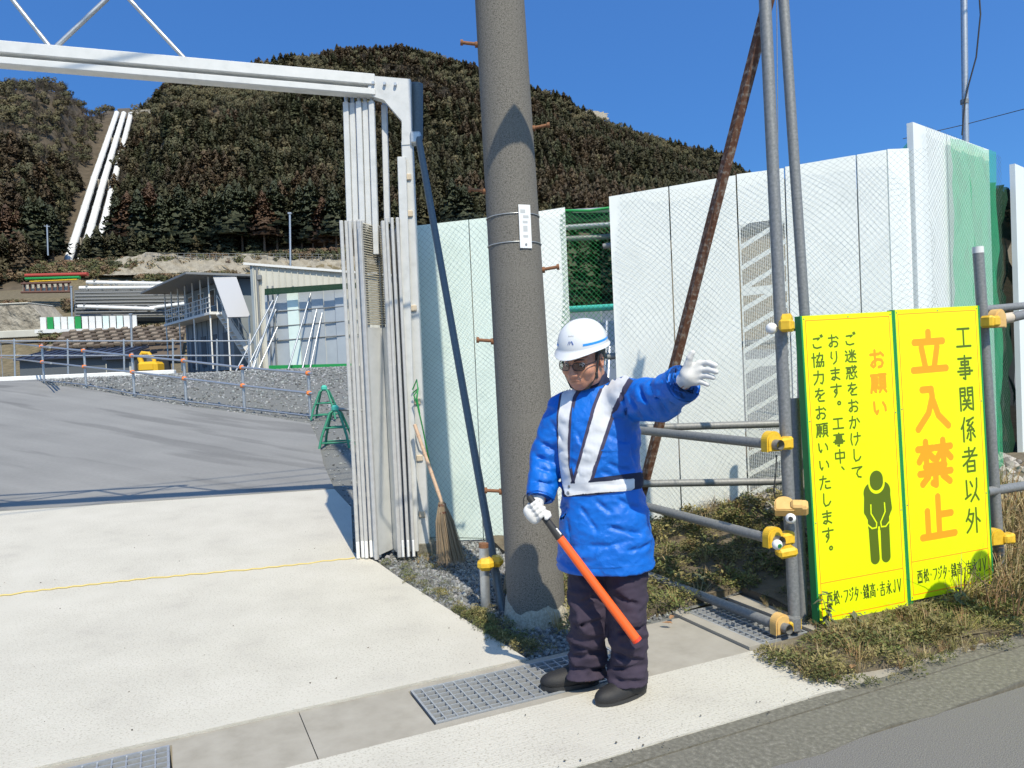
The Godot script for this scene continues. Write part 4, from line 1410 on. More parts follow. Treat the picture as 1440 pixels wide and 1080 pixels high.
func on_line(px: float, a: Vector3, b: Vector3) -> Vector3:      # point of the plan line a-b seen in a pixel column at mid height
	var d := ray(px, 480)
	var r := Vector2(d.x, d.z)
	var A := Vector2(a.x, a.z)
	var B := Vector2(b.x, b.z)
	var k := A.cross(r) / (A - B).cross(r)
	return a.lerp(b, k)

func build_hoarding():
	# left of the pole
	var hl := thing("site_hoarding", "pale mint hoarding between the gate post and utility pole, under black netting", "hoarding")
	var a := Vector3(-0.80, 0.03, -6.48)
	var b := Vector3(0.52, 0.03, -6.42)
	var cuts := [-0.80, -0.30, 0.21, 0.51]
	for i in 3:
		var p := a.lerp(b, (cuts[i] - a.x + 0.004) / (b.x - a.x))
		var q := a.lerp(b, (cuts[i + 1] - a.x - 0.004) / (b.x - a.x))
		hoard_panel(hl, p, q, 2.69 + 0.03 * i, 2.72 + 0.03 * i, mats.hoard_mint if i < 2 else mats.hoard_white)
	for h in [0.5, 1.5, 2.5]:
		strut("rail", hl, mats.dull_steel, a + Vector3(-0.02, h, -0.09), b + Vector3(0.45, h, -0.05), 0.024, 8)
	for x in [-0.55, 0.1]:
		strut("back_post", hl, mats.dull_steel, Vector3(x, -0.1, -6.62), Vector3(x, 2.6, -6.62), 0.024, 8)
	var nl := thing("safety_net", "thin black diamond net hung over the hoarding beside the gate post", "net")
	var ns := obj("strands", net(a + Vector3(0, 0.02, 0.0), b + Vector3(0, 0.02, 0.0), b + Vector3(0, 2.74, 0.0), a + Vector3(0, 2.66, 0.0), 0.034, 0.00065, 0.06, 3), mats.net, nl)
	ns.set_meta("kind", "stuff")
	var hem := MB.new()
	hem.path([a + Vector3(0, 0.05, 0.06), a.lerp(b, 0.5) + Vector3(0, 0.02, 0.08), b + Vector3(0, 0.05, 0.06)], 0.004, 5)
	obj("hem_rope", hem, mats.net, nl)
	# the gap: two rails and a green net, then a second panel fence beyond
	var gp := thing("gap_barrier", "green netting and two tube rails closing the gap in the hoarding", "barrier")
	var gz := 6.5
	for y in [297, 318]:
		strut("rail", gp, mats.galvanised, at(788, y + 2, gz), at(868, y - 3, gz - 0.1), 0.024, 8)
	var gn := obj("net", net(at(790, 520, gz - 0.04), at(872, 514, gz - 0.14), at(872, 290, gz - 0.14), at(790, 296, gz - 0.04), 0.03, 0.0016, 0.03, 8), mats.green_frame, gp)
	gn.set_meta("kind", "stuff")
	var hem2 := MB.new()
	hem2.path([at(790, 296, gz - 0.02), at(830, 296, gz - 0.1), at(872, 290, gz - 0.12)], 0.012, 6)
	obj("net_edge", hem2, mats.green_frame, gp)
	obj("folded_net", sheet4(at(791, 314, gz - 0.03), at(868, 308, gz - 0.1), at(868, 293, gz - 0.1), at(791, 298, gz - 0.03), 0.015), mats.dark_sheet, gp)
	var p2 := thing("panel_fence", "grey panel fence with a teal top rail seen through the hoarding's gap", "fence")
	for i in 5:
		var x0 := 780.0 + i * 22
		var za := 13.0 - 0.25 * i
		var l := at(x0, 441 - i * 1.2, za)
		var r2 := at(x0 + 21, 441 - (i + 1) * 1.2, za - 0.25)
		obj("panel", sheet4(down(l), down(r2), r2, l, 0.05), mats.get("grey_blue_panel"), p2)
	strut("top_rail", p2, mats.teal_cap, at(778, 436, 12.9), at(892, 430, 11.6), 0.05, 8)
	strut("prop", p2, mats.galvanised, at(853, 450, 11.6), down(at(846, 500, 11.3)), 0.03, 8)
	strut("prop", p2, mats.galvanised, at(857, 488, 11.5), down(at(850, 520, 11.0)), 0.03, 8)
	# right of the pole
	var hr := thing("site_hoarding", "long white steel hoarding with a slanting perforated strip, under black netting", "hoarding")
	var c := Vector3(0.89, 0.02, -6.15)
	var e := Vector3(2.99, 0.13, -5.60)
	var cols := [864, 949, 1044, 1112, 1213, 1256, 1290]
	var pm := mat("perforated", Color(1, 1, 1), 0.5)
	pm.albedo_color = lin(0.70, 0.735, 0.71)
	pm.albedo_texture = perforated()
	pm.transparency = BaseMaterial3D.TRANSPARENCY_ALPHA_SCISSOR
	pm.alpha_scissor_threshold = 0.5
	pm.texture_filter = BaseMaterial3D.TEXTURE_FILTER_NEAREST
	for i in 6:
		var p := on_line(cols[i], c, e)
		var q := on_line(cols[i + 1], c, e)
		var dd := (q - p).normalized() * 0.005
		p += dd
		q -= dd
		var k: float = i / 6.0
		if i == 2:
			var sd := (q - p).normalized()
			var out := Vector3(-sd.z, 0, sd.x)
			var o := MB.new()
			o.quad(p + Vector3(0, 2.42, 0), q + Vector3(0, 2.42, 0), q + Vector3(0, 2.88 - q.y, 0), p + Vector3(0, 2.87 - p.y, 0))
			obj("panel", o, mats.hoard_white, hr)
			o = MB.new()
			o.quad(p, q, q + Vector3(0, 0.22, 0), p + Vector3(0, 0.22, 0))
			obj("panel", o, mats.hoard_white, hr)
			var s := MB.new()
			s.quad(p + Vector3(0, 0.22, 0), q + Vector3(0, 0.22, 0), q + Vector3(0, 2.42, 0), p + Vector3(0, 2.42, 0))
			obj("perforated_sheet", s, pm, hr)
		elif i == 5:
			var pp := p
			var qq := q + Vector3(0.05, 0, -0.12)
			hoard_panel(hr, pp, qq, 2.94, 2.96, mats.hoard_white)
		else:
			hoard_panel(hr, p, q, lerpf(2.80, 2.95, (p.x - c.x) / (e.x - c.x)), lerpf(2.80, 2.95, (q.x - c.x) / (e.x - c.x)), mats.hoard_white)
	for h in [0.5, 1.5, 2.4]:
		strut("rail", hr, mats.dull_steel, c + Vector3(-0.1, h, -0.12), e + Vector3(-0.1, h, -0.12), 0.024, 8)
	var nr := thing("safety_net", "thin black diamond net hung over the long white hoarding", "net")
	ns = obj("strands", net(c + Vector3(0, 0.0, 0.0), e + Vector3(0.085, 0.0, 0.023), Vector3(e.x + 0.085, 2.95, e.z + 0.023), Vector3(c.x, 2.80, c.z), 0.034, 0.00065, 0.06, 5), mats.net, nr)
	ns.set_meta("kind", "stuff")
	hem = MB.new()
	hem.path([c + Vector3(0, 0.0, 0.07), c.lerp(e, 0.5) + Vector3(0, -0.03, 0.09), e + Vector3(0.05, 0.0, 0.05)], 0.005, 5)
	obj("hem_rope", hem, mats.net, nr)
	# the corner panels beyond the signs
	var hc := thing("site_hoarding", "tall white hoarding panels turning away at the corner behind the yellow signs", "hoarding")
	var f := Vector3(3.13, 0.25, -5.79)
	var g := Vector3(4.30, 0.26, -6.74)
	var cc := [1293, 1340, 1399]
	for i in 2:
		hoard_panel(hc, on_line(cc[i] + 0.5, f, g), on_line(cc[i + 1] - 0.5, f, g), 3.15, 3.15, mats.hoard_white)
	hoard_panel(hc, Vector3(4.77, 0.3, -7.2), Vector3(5.28, 0.3, -7.65), 3.15, 3.15, mats.hoard_white)
	var n3 := thing("safety_net", "thin net over the corner panels behind the yellow signs", "net")
	ns = obj("strands", net(f, g, Vector3(g.x, 3.13, g.z), Vector3(f.x, 3.15, f.z), 0.034, 0.00065, 0.04, 6), mats.net, n3)
	ns.set_meta("kind", "stuff")
	# green mesh sheets
	var gs := thing("green_mesh_sheet", "translucent green mesh sheet hung over the corner panel", "sheet")
	var s0 := on_line(1339, f, g) + Vector3(0.0, 0, 0.06)
	var s1 := on_line(1401, f, g) + Vector3(0.0, 0, 0.06)
	obj("mesh", wavy(s0, s1, 2.86, 0.02, 4), mats.green_sheet, gs)
	var dsx := thing("green_mesh_sheet", "dark green mesh sheet bunched between the corner panels", "sheet")
	obj("mesh", wavy(Vector3(4.27, 0.2, -6.95), Vector3(4.84, 0.2, -7.4), 2.75, 0.06, 9), mats.dark_sheet, dsx)
	var dx := thing("green_mesh_sheet", "scrap of green net at the upper corner between hoarding runs", "sheet")
	obj("mesh", sheet4(at(1268, 210, 5.9), at(1291, 240, 5.85), at(1292, 182, 5.8), at(1290, 184, 5.82), 0.01), mats.green_sheet, dx)
	# a thin mast with its cable behind the hoarding
	var ms := thing("mast", "tall thin grey mast with a loose cable behind the corner hoarding", "mast")
	strut("pole", ms, mats.galvanised, down(at(1357, 400, 8.0)), at(1355, -60, 8.0), 0.032, 10)
	strut("clamp", ms, mats.dull_steel, at(1356.5, 140, 8.0), at(1356.6, 146, 8.0), 0.04, 10)
	var cb := MB.new()
	cb.path([at(1375, -40, 7.9), at(1379, 20, 7.9), at(1373, 80, 7.9), at(1362, 120, 7.95), at(1357, 142, 7.95), at(1353, 190, 7.95)], 0.008, 5)
	obj("cable", cb, mats.black_wire, ms)
	var wr := MB.new()
	wr.path([at(1270, 195, 8.0), at(1357, 175, 8.0), at(1445, 152, 7.6)], 0.004, 4)
	tag(obj("stay_wire", wr, mats.black_wire), "thin stay wire crossing the sky beside the mast", "wire")

func wavy(a: Vector3, b: Vector3, tall: float, amp: float, sd: int) -> MB:
	var n := FastNoiseLite.new()
	n.seed = sd
	n.frequency = 0.5
	var mb := MB.new()
	var side := (b - a).normalized()
	var out := Vector3(-side.z, 0, side.x)
	for j in 25:
		for i in 17:
			var p := a.lerp(b, i / 16.0) + Vector3(0, tall * j / 24.0, 0)
			p += out * n.get_noise_2d(i * 0.8, j * 0.35) * amp * 2.0
			mb.p(p, out + side * n.get_noise_2d(i * 0.8 + 9, j * 0.35) * 0.5)
	for j in 24:
		for i in 16:
			var q := j * 17 + i
			mb.ix.append_array(PackedInt32Array([q, q + 17, q + 1, q + 1, q + 17, q + 18]))
	return mb

# ---------------------------------------------------------------- the folding gate
func build_gate():
	var fr := thing("gateway_portal", "white aluminium gate frame: lattice beam overhead carried on a post", "gateway")
	var al = mats.gate_white
	var bl := at(-180, 60, 5.25)
	bl.y = 3.86

	var bR := at(527, 121, 6.02)
	bR.y = 3.70
	var run := (bR - bl).normalized()
	var xl := bl - run * 5.0
	var nrm := Vector3(-run.z, 0, run.x).normalized()
	if nrm.z < 0: nrm = -nrm
	var mb := MB.new()
	mb.bar(xl + Vector3(0, 0.035, 0), bR + Vector3(0, 0.035, 0), 0.10, 0.085, Vector3.UP, 0.006)
	obj("top_rail", mb, al, fr)
	mb = MB.new()
	mb.bar(xl + Vector3(0, -0.022, 0) - nrm * 0.02, bR + Vector3(0, -0.022, 0) - nrm * 0.02, 0.02, 0.03)
	obj("web", mb, mats.gate_white, fr)
	mb = MB.new()
	mb.bar(xl + Vector3(0, -0.062, 0), bR + Vector3(0, -0.062, 0), 0.11, 0.05, Vector3.UP, 0.006)
	obj("track", mb, al, fr)
	# lattice on top
	var ux := bl + Vector3(0, 0.58, 0) - nrm * 0.02
	var uy := bR + Vector3(0, 0.58, 0) - nrm * 0.02
	strut("upper_chord", fr, mats.galvanised, ux - run * 5.0, ux.lerp(uy, 0.50), 0.024, 10)
	var nodes := [[-140, -75], [-15, -75], [73, 67], [167, -4], [264, 86]]
	var prev := at(-170, 50, 5.3)
	for i in range(1, nodes.size()):
		var e = nodes[i]
		var dep: float = lerpf(5.25, 6.02, (e[0] + 180.0) / 707.0)
		var p := at(e[0], e[1], dep) - nrm * 0.01
		var k := clampf((p.x - bl.x) / (bR.x - bl.x), 0, 1)
		p.y = lerpf(bl.y, bR.y, k) + (0.07 if i % 2 == 0 else 0.56)
		strut("diagonal", fr, mats.galvanised, prev, p, 0.017, 10)
		prev = p
	var lp := at(-170, 50, 5.3)
	for i in 8:
		var q := lp - run * 0.62 * (i + 1)
		q.y = bl.y + (0.07 if i % 2 == 1 else 0.56)
		strut("diagonal", fr, mats.galvanised, lp, q, 0.017, 10)
		lp = q
	# corner plate and post
	var cn := at(520, 108, 6.0)
	var co := MB.new()
	var pts := [[519, 109], [578, 114], [580, 205], [566, 206], [566, 172], [541, 143], [519, 136]]
	var poly := PackedVector2Array()
	for q in pts:
		var w := at(q[0], q[1], 6.02)
		poly.append(Vector2(w.x - cn.x, w.y - cn.y))
	co.plate(poly, 0.09)
	var cp := obj("corner_plate", co, al, fr)
	cp.position = Vector3(cn.x, cn.y, -6.02)
	for q in [[525, 117], [541, 118], [556, 119]]:
		var bt := MB.new()
		var w := at(q[0], q[1], 5.97)
		bt.tube(w, w + Vector3(0, 0, 0.02), 0.012, -1, 8)
		obj("bolt", bt, mats.galvanised, fr)
	mb = MB.new()
	var p_hi := at(573, 200, 6.03)
	var p_lo := at(597, 778, 6.12)
	mb.bar(p_lo, p_hi, 0.085, 0.10, Vector3(0, 0, 1), 0.006)
	obj("post", mb, al, fr)
	mb = MB.new()
	mb.bar(at(583, 775, 5.98), at(565, 221, 5.96), 0.065, 0.04, Vector3(0, 0, 1), 0.004)
	obj("stop_rail", mb, al, fr)
	for y in [250, 300, 430, 560, 640, 720]:
		var k: float = (y - 200) / 578.0
		part("hinge", fr, mats.beige_tape, p_hi.lerp(p_lo, k) + Vector3(0.0, 0, 0.055), Vector3(0.05, 0.05, 0.02), 0.006)
	part("post_foot", fr, mats.old_concrete, Vector3(p_lo.x, 0.05, p_lo.z - 0.02), Vector3(0.16, 0.14, 0.16), 0.02)
	strut("head_tube", fr, mats.blue_steel, at(586, 118, 6.10), at(586, 196, 6.10), 0.05, 12)
	# raking brace with its stake
	var br := thing("gate_brace", "dark grey raking brace tube from the gate post down to a clamped stake", "brace")
	var b_hi := at(588, 192, 5.98)
	var b_lo := Vector3(-0.105, -0.1, -4.62)
	strut("tube", br, mats.blue_steel, b_hi, b_lo, 0.026, 14)
	strut("stake", br, mats.galvanised, at(683, 862, 4.68) + Vector3(0, -0.1, 0), at(680, 768, 4.68), 0.03, 14)
	var cl := MB.new()
	cl.box(at(683, 793, 4.66), Vector3(0.10, 0.075, 0.1), 0.025)
	cl.box(at(698, 789, 4.72), Vector3(0.09, 0.065, 0.1), 0.025)
	obj("clamp_cover", cl, mats.yellow_cover, br)
	strut("stake_cap", br, mats.bolt_rust, at(680, 770, 4.68), at(680, 764, 4.68), 0.031, 12)
	part("saddle", br, mats.galvanised, at(585, 195, 6.0), Vector3(0.08, 0.09, 0.1), 0.01)

	# the folded leaves
	var gt := thing("folding_gate", "folded accordion gate of tall white aluminium leaves stacked against the post", "gate")
	var low := 0.04
	var h1 := 2.66
	var stile := MB.new()
	stile.box(Vector3(0, (h1 + low) * 0.5, 0), Vector3(0.029, h1 - low, 0.045), 0.005)
	var sm := stile.mesh()
	sm.surface_set_material(0, mats.aluminium)
	var skin := MB.new()
	skin.box(Vector3(0, (h1 + low) * 0.5, -0.32), Vector3(0.014, h1 - low - 0.08, 0.60))
	var skm := skin.mesh()
	skm.surface_set_material(0, mats.gate_white)
	var foot := MB.new()
	foot.box(Vector3(0, 0.11, 0.003), Vector3(0.024, 0.13, 0.05), 0.004)
	var fm := foot.mesh()
	fm.surface_set_material(0, mats.white_plain)
	var xs := [488, 494, 500, 506, 512, 517.5]
	var aim := Vector3(at(510, 600, 6.0).x, 0, -6.0).normalized()
	for i in xs.size():
		var p := at(xs[i] + 4.5, 560, 5.95)
		var leaf := Node3D.new()
		leaf.name = "leaf"
		gt.add_child(leaf, true)
		leaf.position = Vector3(p.x, 0, p.z - 0.02 * (i % 2))
		leaf.basis = Basis.looking_at(aim)
		shared("stile", sm, mats.aluminium, leaf)
		shared("skin", skm, mats.gate_white, leaf)
		shared("foot", fm, mats.white_plain, leaf)
	# the two leaves still half open, meeting in a valley
	var v0 := at(529, 783, 5.88)
	var v1 := at(554, 772, 6.12)
	var v2 := at(562, 783, 5.92)
	v0.y = 0; v1.y = 0; v2.y = 0
	var lou := mat("louvre", lin(0.42, 0.40, 0.33), 0.6)
	for seg in [[v0, v1], [v1, v2]]:
		var lf := Node3D.new()
		lf.name = "leaf"
		gt.add_child(lf, true)
		var s: Vector3 = (seg[1] - seg[0])
		var o := s.normalized().cross(Vector3.UP)
		if o.z < 0: o = -o
		var pn := MB.new()
		pn.bar(seg[0] + s * 0.5 + Vector3(0, low + 0.03, 0), seg[0] + s * 0.5 + Vector3(0, 1.83, 0), s.length() - 0.02, 0.02, Vector3(-o.x, 0, -o.z) if false else o)
		obj("lower_panel", pn, mats.gate_white, lf)
		for i in 42:
			var y := 1.86 + i * 0.0187
			var sl := MB.new()
			sl.bar(seg[0] + s * 0.06 + Vector3(0, y, 0), seg[0] + s * 0.94 + Vector3(0, y, 0), 0.016, 0.006, (Vector3.UP + o * 0.9).normalized())
			obj("louvre_slat", sl, lou, lf)
		for q in [0.03, 0.97]:
			var stl := MB.new()
			stl.bar(seg[0] + s * q + Vector3(0, low, 0), seg[0] + s * q + Vector3(0, h1 - 0.02, 0), 0.03, 0.03, o, 0.004)
			obj("stile", stl, mats.aluminium, lf)
	for e in [554.5, 562, 569.5]:
		var p := at(e + 1.5, 560, 5.93)
		var leaf := Node3D.new()
		leaf.name = "leaf"
		gt.add_child(leaf, true)
		leaf.position = Vector3(p.x, 0, p.z)
		leaf.basis = Basis.looking_at(aim)
		shared("stile", sm, mats.aluminium, leaf, Transform3D(Basis().scaled(Vector3(0.85, 1, 1)), Vector3.ZERO))
		shared("skin", skm, mats.gate_white, leaf, Transform3D(Basis().scaled(Vector3(1, 1, 0.6)), Vector3.ZERO))
		shared("foot", fm, mats.white_plain, leaf, Transform3D(Basis().scaled(Vector3(0.7, 1, 1)), Vector3.ZERO))
	# tall posts of the leaves hanging from the track
	for e in [[487.5, 5.98], [496.3, 6.0], [505.5, 5.98], [514.5, 6.0], [523.5, 5.98], [541, 6.08]]:
		var p := at(e[0] + 3, 300, e[1] + 0.05)
		var up := at(e[0] - 1.0, 141, e[1] + 0.05)
		var pm := MB.new()
		pm.bar(Vector3(p.x, 2.4 if e[0] < 530 else 2.66, p.z), Vector3(up.x, 3.585, up.z), 0.043, 0.05, Vector3(0, 0, 1), 0.004)
		var po := obj("hanging_post", pm, mats.gate_white, gt)
		var rl := MB.new()
		rl.tube(Vector3(up.x, 3.585, up.z), Vector3(up.x, 3.64, up.z), 0.014, -1, 8)
		obj("roller", rl, mats.galvanised, po)
	# bamboo broom leaning beside the post
	var bm := thing("bamboo_broom", "bamboo twig broom leaning on the gate post", "broom")
	var h0 := at(583, 597, 5.86)
	var h1b := at(621, 706, 5.68)
	var tip := at(636, 792, 5.62)
	strut("handle", bm, mats.bamboo, h0, h1b + (h1b - h0) * 0.15, 0.014, 8)
	for i in 4:
		var c := h0.lerp(h1b, (i + 0.6) / 4.2)
		strut("node_ring", bm, mats.bamboo, c, c + (h1b - h0).normalized() * 0.008, 0.0165, 8)
	var tw := MB.new()
	var r := RandomNumberGenerator.new()
	r.seed = 12
	for i in 230:
		var a := r.randf() * TAU
		var q := sqrt(r.randf())
		var s0 := h1b + Vector3(cos(a) * 0.022, 0, sin(a) * 0.022) * q
		var s1 := tip + Vector3(cos(a) * 0.115, r.randf_range(-0.01, 0.05), sin(a) * 0.06) * q + Vector3(r.randfn() * 0.006, 0, 0)
		s1.y = maxf(s1.y, 0.03)
		var mid := s0.lerp(s1, 0.35) + Vector3(cos(a), 0, sin(a)) * 0.018 * q
		tw.path([s0, mid, s1], [0.0024, 0.002, 0.0012], 3, false)
	var bt := obj("bristles", tw, mats.twig, bm)
	bt.set_meta("kind", "stuff")
	strut("binding", bm, mats.rust, h1b + (tip - h1b) * 0.03, h1b + (tip - h1b) * 0.07, 0.031, 10)
	strut("binding", bm, mats.rust, h1b + (tip - h1b) * 0.16, h1b + (tip - h1b) * 0.19, 0.040, 10)
	# a hank of green rope tied to the post
	var gr := MB.new()
	gr.path([at(580, 548, 5.92), at(586, 534, 5.9), at(588, 548, 5.88), at(582, 556, 5.88), at(587, 570, 5.88), at(594, 600, 5.9), at(606, 660, 6.1), at(618, 700, 6.2)], 0.006, 5)
	gr.path([at(581, 552, 5.9), at(588, 546, 5.87), at(586, 560, 5.87), at(590, 582, 5.89)], 0.007, 5)
	tag(obj("green_rope", gr, mats.green_frame), "green rope knotted to the gate post and trailing to the net", "rope")

# ---------------------------------------------------------------- the utility pole
func build_utility_pole():
	var b := Vector3(0.085, 0, -4.50)
	var lean := Vector3(-0.0155, 1, 0.0)
	var t := thing("utility_pole", "round weathered concrete utility pole with rusty step bolts, behind the guard", "utility pole", b)
	var m := MB.new()
	var pts := []
	var rad := []
	for i in 19:
		var y := i * 0.55 - 0.2
		pts.append(lean * y)
		rad.append(0.171 - 0.0080 * y)
	m.path(pts, rad, 40)
	obj("shaft", m, mats.pole_concrete, t)
	var n := FastNoiseLite.new()
	n.seed = 2
	n.frequency = 0.8
	var fo := MB.new()
	var rings := [[0.203, -0.15], [0.198, 0.0], [0.189, 0.05], [0.181, 0.09], [0.167, 0.115]]
	for j in rings.size():
		for k in 33:
			var a := TAU * (k % 32) / 32.0
			var w := 1.0 + 0.04 * n.get_noise_2d(cos(a) * 2, sin(a) * 2 + j * 0.4)
			var yy: float = rings[j][1] * (1.0 + 0.7 * n.get_noise_2d(cos(a) * 0.9 + 9, sin(a) * 0.9)) if j > 0 else -0.15
			fo.p(Vector3(cos(a) * rings[j][0] * w, yy, sin(a) * rings[j][0] * w), Vector3(cos(a), 0.4 if j < 3 else 1.0, sin(a)))
	for j in rings.size() - 1:
		for k in 32:
			var q := j * 33 + k
			fo.ix.append_array(PackedInt32Array([q, q + 1, q + 33, q + 1, q + 34, q + 33]))
	obj("collar", fo, mats.pole_foot, t)
	for e in [[1, 62], [-1, 183], [1, 268], [-1, 382], [1, 479], [1, 690], [-1, 590]]:
		if e[1] == 590: continue
		var y: float = at(720, e[1], 4.5).y
		var c: Vector3 = lean * y
		var s := Vector3(-e[0], 0, 0.10).normalized()
		var rr := 0.171 - 0.0080 * y
		var bo := MB.new()
		bo.tube(c + s * (rr - 0.02), c + s * (rr + 0.085) + Vector3(0, 0.012, 0), 0.010, -1, 8)
		bo.tube(c + s * (rr + 0.083) + Vector3(0, 0.012, 0), c + s * (rr + 0.098) + Vector3(0, 0.013, 0), 0.018, -1, 6)
		bo.tube(c + s * (rr - 0.01), c + s * (rr + 0.014), 0.019, -1, 6)
		obj("step_bolt", bo, mats.bolt_rust, t)
	# number plate held by two wires
	var yp := 2.27
	var rr := 0.171 - 0.0080 * yp
	var ang := deg_to_rad(24.0)
	var pl := MB.new()
	pl.box(Vector3.ZERO, Vector3(0.074, 0.245, 0.004), 0.0015)
	var po := obj("number_plate", pl, mats.white_plain, t)
	po.transform = Transform3D(Basis(Vector3.UP, ang), lean * yp + Vector3(sin(ang), 0, cos(ang)) * (rr + 0.006))
	var smudge := mat("faded_print", lin(0.50, 0.52, 0.52), 0.6)
	for e in [[-0.012, 0.085, 0.03, 0.02], [0.006, 0.055, 0.034, 0.016], [0.0, 0.025, 0.03, 0.014], [0.0, -0.012, 0.026, 0.032], [0.0, -0.055, 0.03, 0.014]]:
		var q := MB.new()
		q.box(Vector3(e[0], e[1], 0.0024), Vector3(e[2], e[3], 0.0006))
		obj("faded_print", q, smudge, po)
	var bl := MB.new()
	bl.tube(Vector3(0, -0.10, 0.002), Vector3(0, -0.10, 0.006), 0.006, -1, 8)
	obj("bolt", bl, mats.dull_steel, po)
	for y in [yp - 0.085, yp + 0.075]:
		var w := MB.new()
		var ring := []
		for k in 33:
			var a := TAU * k / 32
			ring.append(lean * y + Vector3(cos(a), 0.05 * sin(a + 0.4) * 0.3, sin(a)) * (0.171 - 0.0080 * y + 0.003))
		w.path(ring, 0.003, 5, false)
		obj("band_wire", w, mats.galvanised, t)
	# what hangs above the picture: an added arm and plate that shade the shaft, and the overhead wires
	var arm := MB.new()
	arm.path([lean * 3.99 + Vector3(-0.15, 0, 0), lean * 3.99 + Vector3(-0.42, 0, 0.05), lean * 3.99 + Vector3(-0.10, 0, 1.2), lean * 3.99 + Vector3(0.25, 0.004, 1.1), lean * 3.99 + Vector3(0.42, 0.004, 1.04)], 0.012, 8)
	obj("arm", arm, mats.galvanised, t)
	var pc := lean * 3.99 + Vector3(0.40, 0.0, 1.05)
	var pn := MB.new()
	pn.plate(PackedVector2Array([Vector2(-0.21, 0), Vector2(0.21, 0), Vector2(0.0, 0.21)]), 0.006)
	var pb := obj("shadow_plate", pn, mats.galvanised, t)
	pb.transform = Transform3D(Basis(Vector3.UP, deg_to_rad(20)), pc)
	for i in 3:
		var w := MB.new()
		var pw := []
		for k in 25:
			var s := k / 24.0 * 2 - 1
			pw.append(b + lean * (7.6 - i * 0.45) + Vector3(U.x, 0, U.y) * s * 24.0 * (0.95 + 0.03 * i) + Vector3(0, -0.5 * (1 - absf(s)) * absf(s) * 4 * 0.4, 0) + Vector3(0, 0, 0.15))
		w.path(pw, 0.011, 5)
		tag(obj("overhead_wire", w, mats.black_wire), ["topmost overhead wire strung along the road past the utility pole", "middle overhead wire strung along the road past the utility pole", "lowest overhead wire strung along the road past the utility pole"][i], "wire", "overhead wires")

# ---------------------------------------------------------------- scaffold tubes by the signs
func clamp_cover(parent: Node, at_: Vector3, along: Vector3, material, material2, size := 1.0, flip := 1.0):
	# a padded cover: a rounded hood over the tube end and a square jaw block
	var b := Basis.looking_at(-along.normalized(), Vector3.UP)
	var n := Node3D.new()
	n.name = "clamp_cover"
	parent.add_child(n, true)
	n.transform = Transform3D(b.scaled(Vector3.ONE * size), at_)
	var h := MB.new()
	var prof := PackedVector2Array()
	for k in 15:
		var a := PI * k / 14.0
		prof.append(Vector2(cos(a) * 0.062, sin(a) * 0.062 + 0.025))
	prof.append(Vector2(-0.062, -0.045))
	prof.append(Vector2(0.062, -0.045))
	h.plate(prof, 0.055)
	obj("hood", h, material, n)
	var h2 := MB.new()
	for k in prof.size(): prof[k] *= 0.86
	h2.plate(prof, 0.07)
	obj("hood_rim", h2, material, n)
	var j := MB.new()
	j.box(Vector3(0.085 * flip, 0.0, 0.01), Vector3(0.085, 0.075, 0.10), 0.014)
	obj("jaw", j, material2, n)
	var j2 := MB.new()
	j2.box(Vector3(0.127 * flip, 0.0, 0.01), Vector3(0.05, 0.085, 0.085), 0.014)
	obj("jaw_cap", j2, material2, n)

func eye(parent: Node, at_: Vector3, look: Vector3, pupil):
	var n := Node3D.new()
	n.name = "eyeball"
	parent.add_child(n, true)
	n.transform = Transform3D(Basis.looking_at(-look), at_)
	var b := MB.new()
	b.ball(Vector3.ZERO, Vector3.ONE * 0.026, 18, 12)
	obj("ball", b, mats.white_plain, n)
	var p := MB.new()
	p.tube(Vector3(0, 0, 0.0215), Vector3(0, 0, 0.0262), 0.0125, 0.010, 14)
	obj("iris", p, pupil, n)
	p = MB.new()
	p.tube(Vector3(0, 0, 0.0245), Vector3(0, 0, 0.0268), 0.006, 0.005, 12)
	obj("pupil", p, mats.black_wire, n)

func hollow(parent: Node, a: Vector3, b: Vector3, r: float):     # a scaffold tube with an open end at b
	var m := MB.new()
	m.tube(a, b, r, -1, 16, false)
	obj("tube", m, mats.dull_steel, parent)
	var d := (b - a).normalized()
	var rim := MB.new()
	rim.path([b, b - d * 0.03], [r, r * 0.86], 16, false)
	rim.path([b, b - d * 0.001, b - d * 0.12], [r * 0.86, r * 0.86, r * 0.86], 16, false)
	obj("tube_mouth", rim, mats.dull_steel, parent)

